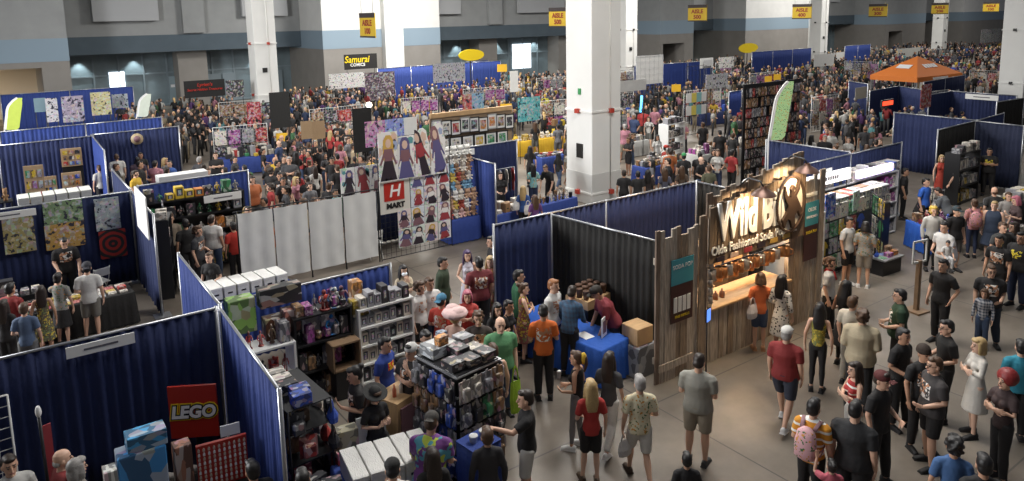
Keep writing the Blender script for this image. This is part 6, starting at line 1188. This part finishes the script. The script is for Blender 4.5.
TOPC = [(BK, 'black'), (BK, 'black'), (BK, 'black'), ((.05, .05, .055), 'charcoal'), ((.55, .54, .51), 'white'), ((.55, .54, .51), 'white'), ((.14, .14, .15), 'grey'), ((.03, .05, .12), 'navy'), ((.32, .03, .03), 'red'), ((.04, .10, .32), 'blue'), ((.35, .28, .18), 'tan'), ((.04, .12, .05), 'green'), ((.55, .35, .03), 'yellow'), ((.4, .12, .04), 'orange'), ((.45, .2, .25), 'pink'), ((.1, .3, .32), 'teal'), ((.12, .05, .18), 'purple')]
BOTC = [(BK, 'black trousers', 'pants'), (BK, 'black trousers', 'pants'), (NV, 'dark jeans', 'pants'), (DN, 'blue jeans', 'pants'), ((.12, .12, .11), 'grey shorts', 'shorts'), (KH, 'tan shorts', 'shorts'), (BK, 'black shorts', 'shorts')]
HR = [('short', 'black'), ('short', 'dark'), ('short', 'brown'), ('buzz', 'black'), ('curly', 'dark'), ('long', 'black'), ('long', 'brown'), ('wavy', 'dark'), ('bob', 'brown'), ('tail', 'dark'), ('bun', 'brown'), ('long', 'blond'), ('short', 'grey'), ('bald', 'brown')]
MP = [DD, CR, HO, WD, PK, H2]; MPW = ['standing', 'with folded arms', 'with one hand raised', 'walking', 'hand on hip', 'with both hands held up']
# ---- far stalls (tables of goods, boards, grids)
def stall(x, y, L, rz, place, seed, cloth=C_bk, grid=True, big=True):
    r = random.Random(seed); table(x, y, L, .75, rz, cloth, 'cloth on the stall table '+place, place); X, Y = loc2(x, y, rz, 0, 0)
    if seed > 505:
        for _ in range(26):
            u, v_ = loc2(x, y, rz, r.uniform(-L/2+.15, L/2-.15), r.uniform(-.3, .3)); q = r.uniform(.1, .5); FAR.box((u, v_, .745+q/2), (r.uniform(.12, .35), r.uniform(.12, .3), q), r.choice((2, 2, 2, 3, 3, 5, 7, 7, 0, 1, 4, 6)), Matrix.Rotation(r.uniform(-.4, .4), 3, 'Z'), .02)
    else: spread(X, Y, L-.1, .65, rz, .745, place, ['box', 'figurebox', 'figurebox'], 36, r, hmax=.45, pal=[PAL[2], PAL[2], PAL[3], PAL[5], PAL[7], r.choice(PAL)])
    if grid:
        X, Y = loc2(x, y, rz, 0, 1.1); gridwall(X, Y, L, 2.0, rz, 'wire grid behind the goods '+place, r.choice([M_dk, M_wm]))
        for i in range(4):
            for j in range(2): XX, YY = loc2(x, y, rz, -L/2+L*(i+.5)/4, 1.02); cc = r.choice([PAL[2], PAL[3], PAL[7], PAL[5], PAL[0], PAL[8]]); poster(XX, YY, .75+.75*j, L/4*.85, .65, rz, cc[1]+' print hung on the grid '+place, seed*17+i*3+j, 'abstract', cc[0], group='prints hung '+place)
FAR = MB(); FM = [mat('far_goods_'+n_, tuple(v*.8 for v in c_), .6) for c_, n_ in PAL]
k = 0
for x, y, pl in FARST:
    k += 1; stall(x, y, 2.4 if k % 2 else 3.2, R(RS.choice([0, 3, -4, 90 if k > 5 else 0])), pl, 500+k, RS.choice([C_bk, C_nv, C_bl, (.5, .5, .48)]), grid=k > 4)
o = FAR.build('distant_goods', FM); tag(o, 'boxed goods heaped on the far stall tables across the hall', 'goods', None, 'stuff')
# ---- white wire shelving with boxed cars (right of the column) and neighbours
rack(24.7, 22.3, 1.4, .5, 1.9, R(10), 'white shelving with boxed goods over the navy drape', 'of the white shelving over the navy drape', 4, ('figurebox', 'box'), 5, 61, M_wm, [PAL[2], PAL[7], PAL[3]])
def fb(x0, y0, x1, y1, Y, lab, kind='plain', c=(.7, .7, .68), cat='board', name='display_board', leg=True, seed=0):
    a, b = atY(x0, (y0+y1)/2, Y), atY(x1, (y0+y1)/2, Y); zt, zb = atY((x0+x1)/2, y0, Y).z, atY((x0+x1)/2, y1, Y).z; zb = max(zb, .05)
    o = poster((a.x+b.x)/2, Y, (zt+zb)/2, b.x-a.x, max(zt-zb, .1), 0, lab, 900+seed, kind, c, 0, None, name, cat)
    if leg and zb > .2:
        m = MB()
        for s in (-1, 1): m.tube((s*(b.x-a.x)*.42, .03, -(zt+zb)/2), (s*(b.x-a.x)*.42, .03, (zt-zb)/2), .02, n=6)
        m.build('leg', M_dk, o)
    return o
fb(636, 55.3, 663, 84, 33, 'tall white panel of framed squares right of the white column', 'plain', cat='panel'); a, b = atY(636, 70, 32.9), atY(663, 70, 32.9)
gridwall((a.x+b.x)/2, 32.9, b.x-a.x, atY(650, 55.3, 32.9).z, 0, 'grey wire grid over the tall white panel', M_al, step=.4)
fb(510, 71, 518, 92, 32, 'narrow white standing banner in the centre crowd'); fb(700, 58, 713, 68, 30, 'small white board hung in the centre right rows'); fb(704, 60, 712, 66, 29.9, 'small print on a white board', 'plain', (.5, .5, .5))
fb(706, 74, 728, 88, 24, 'white printed banner with grey writing, right of the centre', 'abstract', (.72, .72, .76), 'banner', 'banner'); fb(719, 57, 734, 68, 30, 'white framed picture panel in the back rows', 'abstract', (.72, .70, .66))
fb(620, 80, 646, 91, 24.5, 'long white panel edge beside the white column', 'plain'); 
g = at(696, 95, 0); a, b = atY(686, 75, 27), atY(706, 75, 27); gridwall((a.x+b.x)/2, 27, b.x-a.x, atY(696, 66, 27).z, 0, 'black framed wire rack of white cards right of the centre', M_dk, step=.25)
for i in range(4):
    for j in range(2): poster(a.x+(b.x-a.x)*(i+.5)/4, 26.95, 1.9-.7*j+.2, .42, .52, 0, 'small %s print on the black framed rack, %s row, %s column' % (('white', 'yellow', 'teal', 'white')[i], ('upper', 'lower')[j], ('first', 'second', 'third', 'fourth')[i]), 70+i, 'plain', ((.7, .7, .68), (.6, .5, .1), (.2, .4, .4), (.65, .63, .6))[i])
fb(518, 97, 540, 121, 26.8, 'teal cloth with dark figures hung up in the centre rows', 'abstract', (.10, .45, .48), 'banner', 'hanging_cloth'); fb(353, 108, 372, 152, 24, 'tall black screen in the left centre', 'plain', (.015, .015, .015), 'screen'); fb(270, 92, 290, 128, 33, 'tall black screen right of the left white column', 'plain', (.012, .012, .012), 'screen')
fb(301, 121, 312, 139, 28, 'brown cardboard carton standing upright, left one', 'plain', (.38, .26, .15), 'box', 'cardboard_carton'); fb(312, 121, 325, 139, 28, 'brown cardboard carton standing upright, right one', 'plain', (.34, .23, .13), 'box', 'cardboard_carton')
fb(247, 102, 261, 126, 38, 'red and black print board before the left white column', 'abstract', (.4, .04, .05)); fb(329, 73, 365, 88, 49.5, 'white lettered merchandise board on the blue backdrop', 'abstract', (.6, .58, .56)); fb(365, 72, 395, 100, 47, 'dark merchandise board at the right of the blue backdrop', 'abstract', (.12, .08, .1))
drape((24.0, 51), (35.5, 51.3), 'bright blue backdrop before the pale back wall', C_bl, 3.0); o = fb(344, 54, 377, 69, 51.2, 'black banner with yellow and white lettering over the blue backdrop', 'plain', (.012, .01, .01), 'banner', 'lettered_banner')
a, b = atY(344, 61, 51.2), atY(377, 61, 51.2); W3 = b.x-a.x; text('Samurai', W3*.26, M_yel, o, (-W3*.12, -.03, W3*.06), .01, 'lettering', .2, .9); text('COMICS', W3*.12, M_white, o, (-W3*.1, -.03, -W3*.09), .006, 'lettering')
o = fb(184, 80, 225, 97, 47.5, 'black banner with red script lettering over the left crowd', 'plain', (.012, .012, .012), 'banner', 'lettered_banner'); a, b = atY(184, 88, 47.5), atY(225, 88, 47.5); W3 = b.x-a.x; text('Lyrien’s', W3*.12, M_red, o, (0, -.03, W3*.10), .006, 'lettering', .2); text('Secret Hidden Treasures', W3*.085, M_red, o, (0, -.03, -W3*.02), .004, 'lettering', .2)
fb(226, 80, 244, 97, 47.6, 'black banner with a white crossed emblem beside the red script banner', 'abstract', (.05, .05, .05), 'banner', 'banner')
fb(433, 63, 465, 82, 44, 'grey black and white picture backdrop in the far centre', 'abstract', (.45, .45, .5), 'banner', 'banner'); a, b = at(466, 62, 2.9), at(488, 60, 2.9); drape((a.x, a.y), (b.x, b.y), 'bright blue backdrop right of the picture backdrop', C_bl, 2.9)
p = atY(471, 55, 46); mb = MB(); mb.prism([(1.1*math.cos(q*.2618), .42*math.sin(q*.2618)) for q in range(24)], -.1, 0); mb.loft([(0, .1, -p.z), (0, .1, 0)], [.05, .05], n=6, mi=1); o = mb.build('oval_sign', [M_yel, M_dk], None, tuple(p)); tag(o, 'yellow oval sign standing above the far centre stalls', 'sign')
p = atY(748, 48, 52); mb = MB(); mb.prism([(1.7*math.cos(q*.2618), .55*math.sin(q*.2618)) for q in range(24)], -.1, 0); mb.loft([(0, .1, -p.z), (0, .1, 0)], [.05, .05], n=6, mi=1); o = mb.build('oval_sign', [M_yel, M_dk], None, tuple(p)); tag(o, 'yellow oval sign above the far right drapes', 'sign')
for a, b, z, lb in (((634, 66), (724, 61), 3, 'long blue drape run right of the third column, far back'), ((752, 52), (815, 48), 3, 'blue drape run below the oval sign, far right'), ((845, 46), (868, 44), 2.8, 'short blue drape behind the fourth column'), ((0, 95), (132, 86), 2.6, 'long blue drape run with picture boards, far left')):
    p, q = at(*a, z), at(*b, z); q = Vector((q.x, p.y+(q.y-p.y)*.3, z)); drape((p.x, p.y), (q.x, q.y), lb, C_bl, z)
fb(62, 96, 84, 122, 39.5, 'black and white swirling picture board, far left', 'abstract', (.35, .3, .38)); fb(91, 92, 111, 115, 39.4, 'yellow framed picture board, far left', 'abstract', (.55, .5, .25)); fb(46, 98, 58, 122, 39.6, 'pale printed board left of the swirling one', 'abstract', (.6, .58, .6)); fb(34, 98, 46, 112, 39.8, 'small dark blue board of cards, far left', 'plain', (.2, .3, .35)); fb(112, 94, 128, 108, 39.9, 'white and blue board beside the yellow frame', 'abstract', (.4, .45, .5))
table(2.6, 38.6, 6.5, .7, 0, C_bl, 'long blue cloth on the far left stall tables', 'of the far left stall'); spread(2.6, 38.6, 6.3, .6, 0, .745, 'on the far left stall', ['box', 'longbox'], 30, rngG, pal=[PAL[2], PAL[7], PAL[5]], hmax=.4)
fb(836, 52, 848, 66, 44, 'white panel beside the fourth column', 'plain', cat='panel'); fb(814, 54, 834, 66, 40, 'white panel before the fourth column', 'plain', cat='panel'); fb(897, 48, 920, 57, 46, 'wide pale banner behind the orange tent', 'plain', (.5, .5, .47), 'banner', 'banner'); fb(981, 29, 1000, 42, 42, 'tall dark framed structure far right', 'abstract', (.25, .25, .24), 'structure', 'lattice_screen')

# ---- big wall of small dark prints by the feather flag
t = empty('print_rack', (26.5, 17.6, 0), R(0), 'long dark wire wall densely hung with small prints by the green flag', 'rack'); a, b = atY(744, 110, 17.6), atY(800, 110, 17.6); L = b.x-a.x; t.location.x = a.x+L/2; zt = atY(770, 82, 17.6).z; MB().box((0, .05, zt/2), (L, .05, zt)).build('back_panel', M_dk, t); nx = 20; nz = 9
for i in range(nx):
    for j in range(nz):
        if rngG.random() < .9: good('blister', (a.x+L*(i+.5)/nx, 17.52, .3+(zt-.4)*j/nz), (L/nx*.85, .06, (zt-.4)/nz*.85), 0, *rngG.choice([PAL[5], PAL[5], PAL[3], PAL[7], PAL[3], PAL[0], PAL[5]]), 'on the dark wall by the green flag')
# ---- orange tent
t = empty('canopy_tent', (51.0, 24.4, 0), R(-4), 'orange pop-up canopy tent with white printing over the right crowd', 'tent'); hx, hy, ze, zp = 2.7, 1.6, 2.35, 3.55; M_or = mat('orange_canvas', (.72, .20, .03), .6)
mb = MB(); c = [(-hx, -hy, ze), (hx, -hy, ze), (hx, hy, ze), (-hx, hy, ze)]; mb.add(c+[(0, 0, zp)]+[(0, 0, zp-.03)], [(0, 1, 4), (1, 2, 4), (2, 3, 4), (3, 0, 4), (1, 0, 5), (2, 1, 5), (3, 2, 5), (0, 3, 5)]); mb.build('roof', M_or, t)
mb = MB(); mb.box((0, -hy, ze-.15), (2*hx, .02, .32)); mb.box((0, hy, ze-.15), (2*hx, .02, .32)); mb.box((-hx, 0, ze-.15), (.02, 2*hy, .32)); mb.box((hx, 0, ze-.15), (.02, 2*hy, .32)); mb.build('valance', M_or, t)
for sx in (-1, 1):
    for sy in (-1, 1): MB().box((sx*hx*.97, sy*hy*.97, ze/2), (.06, .06, ze)).build('leg', M_al, t)
sl = math.atan2(zp-ze, hy); m = MB(); fr = random.Random(2)
for k in range(5): q = -.6+.3*k; m.box((q, -hy*.52-.03, ze+(zp-ze)*.48+.03), (.22, .02, .34), 0, Matrix.Rotation(sl-R(90), 3, 'X'))
m.build('white_print', M_white, t); sl2 = math.atan2(zp-ze, hx); m = MB(); m.box((-hx*.55, 0, ze+(zp-ze)*.45+.04), (.5, .9, .02), 0, Matrix.Rotation(-sl2, 3, 'Y')); m.build('white_print', M_white, t); MB().box((0, -hy-.015, ze-.15), (1.8, .01, .14)).build('white_print', M_white, t)
# ---- feather flags
def feather(px, py0, py1, Y, w_, col, lab, pat='floral', curve=.5, bend=1):
    b0, t0 = atY(px, py1, Y), atY(px, py0, Y); t = empty('feather_flag', (b0.x, Y, 0), R(-35), lab, 'flag'); zb, zt = max(b0.z, .4), t0.z; n = 14; L = []; Rr = []
    for i in range(n+1): f = i/n; z = zb+(zt-zb)*f; e = max(0, (f-.62)/.38); L.append((.42*w_*f+bend*curve*e*e*w_*1.0, 0, z)); Rr.append((w_*(.85)+.42*w_*f if f > .03 else w_*.7, 0, z-(.1*f if f < .9 else 0)))
    vs = [(*p[:1], -.006, p[2]) for p in L]+[(*p[:1], -.006, p[2]) for p in Rr]+[(*p[:1], .006, p[2]) for p in L]+[(*p[:1], .006, p[2]) for p in Rr]; N = n+1
    fs = [(i, i+N, i+N+1, i+1) for i in range(n)]+[(2*N+i, 2*N+i+1, 3*N+i+1, 3*N+i) for i in range(n)]+[(i, i+1, 2*N+i+1, 2*N+i) for i in range(n)]+[(N+i, 3*N+i, 3*N+i+1, N+i+1) for i in range(n)]
    m = MB(); m.add(vs, fs); m.build('banner_cloth', omat(pat), t, color=col); m = MB(); m.loft([(p_[0]+.03, 0, p_[2]) for p_ in L], [(.045, .012)]*(n+1), side=(1, 0, 0), n=6); m.build('white_hem', M_paper, t); m = MB(); m.loft([(0, 0, 0)]+[(p[0]-.02, 0, p[2]) for p in L], [.03]*(n+2), n=6); m.box((0, 0, .03), (.6, .6, .05)); m.build('pole', M_wm, t)
feather(769, 82, 140, 14.6, .60, (.38, .60, .28), 'pale green feather flag with yellow specks behind the navy drape')
feather(5, 98, 130, 37.5, .7, (.45, .55, .08), 'yellow green feather flag at the far left edge', 'cloth'); feather(137, 94, 117, 38.2, .6, (.6, .65, .55), 'white and green feather flag at the far left stalls', 'cloth')
# ---- hanging aisle signs
for i, (px, py, hp, num) in enumerate(((367.5, 25.5, 24, '100'), (558, 17.5, 19, '500'), (697.5, 13.2, 16.2, '500'), (802, 11.6, 14.4, '400'), (878, 10.6, 12.6, '300'), (940, 8.6, 11, '200'), (991, 7, 9.8, '100'))):
    dep = 735*1.25/hp; p = O0+ray(px, py)*(dep/735); t = empty('aisle_sign', tuple(p), R(-90), 'hanging yellow aisle sign, %s from the left' % ('first', 'second', 'third', 'fourth', 'fifth', 'sixth', 'seventh')[i], 'sign'); Wd, Hh = 1.85, 1.25
    MB().box((0, 0, 0), (Wd, .05, Hh)).build('yellow_board', mat('aisle_yellow', (.62, .42, .03), .5), t); [MB().box((0, -.03, Hh*q_), (Wd, .02, Hh*e_)).build('dark_band', mat('aisle_dark', (.04, .03, .03), .5), t) for q_, e_ in ((.42, .2), (-.47, .07))]
    M_rt = mat('aisle_red', (.28, .03, .02), .5); text('AISLE', .42, M_rt, t, (0, -.035, .12), .015, 'lettering', 0, 1.15); text(num, .42, M_rt, t, (0, -.035, -.30), .015, 'lettering', 0, 1.2); mb = MB()
    for s in (-1, 1): mb.tube((s*.7, 0, Hh/2), (s*.7, 0, 13.8-p.z), .012, n=5)
    mb.build('wire', M_al, t)
# small yellow price signs on poles
for i, (px, py, z, w_) in enumerate(((282, 137, 1.5, .5), (506, 108, 2.0, .6), (502, 68, 2.6, .8), (676, 88, 2.2, .6), (768, 79, 2.3, .5), (777, 77, 2.5, .5))):
    p = at(px, py, z); t = empty('price_sign', (p.x, p.y, 0), R(-25), 'small yellow price sign on a pole, %s' % ('before the left white column', 'over the framed pictures', 'in the far centre crowd', 'right of the white column', 'left of the feather flag top', 'above the feather flag top')[i], 'sign'); MB().tube((0, 0, 0), (0, 0, z), .02, n=6).build('pole', M_dk, t); MB().box((0, -.03, z), (w_, .02, w_*.75)).build('card', mat('price_yellow', (.72, .42, .03), .5), t)
# bright spot lamp in the crowd
p = at(369, 105, 2.3); t = empty('globe_lamp', (p.x, p.y, 0), 0, 'bright white globe lamp on a stand in the left centre crowd', 'lamp'); MB().tube((0, 0, 0), (0, 0, 2.2), .02, n=6).build('stand', M_dk, t); MB().ell((0, 0, 2.3), (.16, .16, .16)).build('globe', mat('globe_glow', (1, .95, .85), .4, emit=(1, .9, .75), es=5), t)
p = at(643, 103, 0); p = at(640, 112, 1.4); t = empty('blue_light_sabre', (p.x, p.y, 0), 0, 'glowing blue upright tube right of the white column', 'lamp'); MB().box((0, 0, .7), (.5, .4, 1.4)).build('stand', M_dk, t); MB().tube((0, -.05, 1.4), (.08, -.05, 2.3), .06).build('tube', mat('blue_glow', (.1, .4, 1), .4, emit=(.1, .45, 1), es=3), t); t.name = 'glowing_tube'

# ---------------------------------------------------------------- the visitors
taken = [(x, y) for x, y, _ in PEOPLE]; obst = []
for o in list(COL.objects):
    if o.parent is None and o.name.split('.')[0] in ('folding_table', 'shelving_unit', 'soda_booth', 'art_wall', 'gridwall_panel', 'column_1', 'column_2', 'column_3'): obst.append((o.location.x, o.location.y, 1.0))
obst += OBL+[(77.7, 48.3, 1.4), (106.7, 48.3, 1.4)]+[(x_, y_, 1.5) for x_, y_, *_ in FARST]+[(17.9, 19.96, 1.3), (14.7, 48.3, 1.3), (47.3, 48.3, 1.3), (52.7, 19.1, 1.3)]
def free(x, y, r=.42): return all((x-a)**2+(y-b)**2 > r*r for a, b in taken) and all((x-a)**2+(y-b)**2 > r_*r_ for a, b, r_ in obst)
USED = {}
def crowd(x0, x1, y0, y1, n, place, detail=1):
    k = 0; tries = 0
    while k < n and tries < n*40:
        tries += 1; x, y = RS.uniform(x0, x1), RS.uniform(y0, y1)
        if not free(x, y): continue
        hr = RS.choice(HR); fem = hr[0] in ('long', 'wavy', 'bob', 'tail', 'bun'); c, cn = RS.choice(TOPC[:9]+TOPC[:7]+TOPC[:4]+TOPC); bt = RS.choice(BOTC); i = RS.randrange(6); pat = RS.choice(['cloth', 'cloth', 'print', 'cloth'])
        sk = RS.randrange(4); lab = 'person %s, %s %stop, %s, %s %s hair, %s' % (('standing', 'arms folded', 'hand raised', 'walking', 'hand on hip', 'hands up')[i], cn, 'printed ' if pat == 'print' else '', bt[1], {'tail': 'tied', 'bun': 'pinned', 'buzz': 'cropped'}.get(hr[0], hr[0]), hr[1], place)
        if lab in USED: continue
        USED[lab] = 1; taken.append((x, y)); k += 1
        if 'bald' in lab: lab = lab.replace('bald brown hair', 'a bald head')
        lab = lab.replace('  ', ' ')
        person((x, y), RS.gauss(1.62 if fem else 1.74, .06), RS.choice([0, 30, 60, 90, 150, 180, 200, 270, 320]), MP[i], 'f' if fem else RS.choice(['m', 'm', 'l']), (('tee'), pat, c), (bt[2], 'cloth', bt[0]), hr, lab, sk, detail=detail, group='visitors '+place if not detail else None)
# individuals: nearest blocks of crowd
crowd(4.3, 8.6, 18.8, 23.5, 24, 'behind the white panels')
crowd(6.5, 13.0, 23.6, 31.0, 52, 'left aisle crowd')
crowd(9.5, 14.5, 31.0, 36.0, 30, 'near left column')
crowd(17.5, 24.5, 14.5, 23.0, 22, 'behind long navy drape')
crowd(22.0, 30.0, 20.0, 29.0, 30, 'right of centre column')
crowd(14.5, 22.0, 27.0, 35.0, 34, 'left of centre column')
crowd(25.0, 32.0, 14.5, 19.0, 20, 'by feather flag')
crowd(26.0, 31.0, 3.5, 8.5, 10, 'far right aisle')
crowd(3.4, 6.4, 25.0, 32.3, 16, 'below the round emblem')
# ---- the rest of the crowd: beyond counting, one object
CM = {}
def cm(c, k): 
    if k not in CM: CM[k] = len(CML); CML.append(mat('crowd_'+k, c, .8))
    return CM[k]
CML = []
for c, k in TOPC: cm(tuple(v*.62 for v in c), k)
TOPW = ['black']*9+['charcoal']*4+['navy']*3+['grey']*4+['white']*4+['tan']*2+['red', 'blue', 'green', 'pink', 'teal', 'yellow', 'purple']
for i, c in enumerate(SKIN): cm(c, 'skin%d' % i)
for k in ('black', 'dark', 'brown', 'blond', 'grey'): cm(HAIRC[k], 'hair_'+k)
cmb = MB()
def little(x, y, rr):
    h = rr.gauss(1.7, .07)/1.75; a = rr.uniform(0, 6.3); c, s = math.cos(a), math.sin(a); t = CM[rr.choice(TOPW)]; bt = CM[rr.choice(['black', 'black', 'navy', 'charcoal', 'tan'])]; sk = CM['skin%d' % rr.randrange(4)]; hc = CM['hair_'+rr.choice(['black', 'black', 'dark', 'dark', 'brown', 'blond', 'grey'])]
    f = lambda p: (x+(p[0]*c-p[1]*s)*h, y+(p[0]*s+p[1]*c)*h, p[2]*h); sd = (c, s, 0); w_ = rr.uniform(.9, 1.2)
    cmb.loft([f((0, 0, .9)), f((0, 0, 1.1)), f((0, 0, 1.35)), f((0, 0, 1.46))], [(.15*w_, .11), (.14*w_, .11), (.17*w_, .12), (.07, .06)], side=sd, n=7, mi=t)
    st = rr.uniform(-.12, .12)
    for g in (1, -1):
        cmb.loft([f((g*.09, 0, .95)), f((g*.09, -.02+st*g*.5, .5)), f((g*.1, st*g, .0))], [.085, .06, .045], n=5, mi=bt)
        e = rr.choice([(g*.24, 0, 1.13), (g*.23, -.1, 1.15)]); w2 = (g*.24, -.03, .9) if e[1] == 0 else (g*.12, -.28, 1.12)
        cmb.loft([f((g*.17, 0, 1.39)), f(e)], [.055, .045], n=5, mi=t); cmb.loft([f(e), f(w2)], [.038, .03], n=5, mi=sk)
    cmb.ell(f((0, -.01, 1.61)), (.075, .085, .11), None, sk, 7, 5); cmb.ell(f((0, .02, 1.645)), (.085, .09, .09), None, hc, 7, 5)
    if rr.random() < .35: cmb.loft([f((0, .06, 1.62)), f((0, .09, 1.35))], [(.08, .05), (.07, .03)], side=sd, n=6, mi=hc)
rr = random.Random(9); n = 0; cell = {}
def lots(x0, x1, y0, y1, dens):
    global n
    for _ in range(int((x1-x0)*(y1-y0)*dens)):
        x, y = rr.uniform(x0, x1), rr.uniform(y0, y1); k = (round(x/.5), round(y/.5))
        if k in cell or not free(x, y, .4): continue
        cell[k] = 1; little(x, y, rr); n += 1
lots(6.5, 13.5, 36, 55.3, 1.1); lots(9.5, 14.5, 31, 36, .7); lots(16.5, 30, 35, 55.3, 1.1); lots(30, 60, 27, 55.3, .9); lots(32, 48, 14, 27, .9); lots(60, 120, 30, 55.3, .42); lots(54, 80, 14, 30, .5); lots(13.5, 17, 40, 47, .9); lots(80, 130, 12, 30, .2); lots(22, 30, 29, 35, .8)
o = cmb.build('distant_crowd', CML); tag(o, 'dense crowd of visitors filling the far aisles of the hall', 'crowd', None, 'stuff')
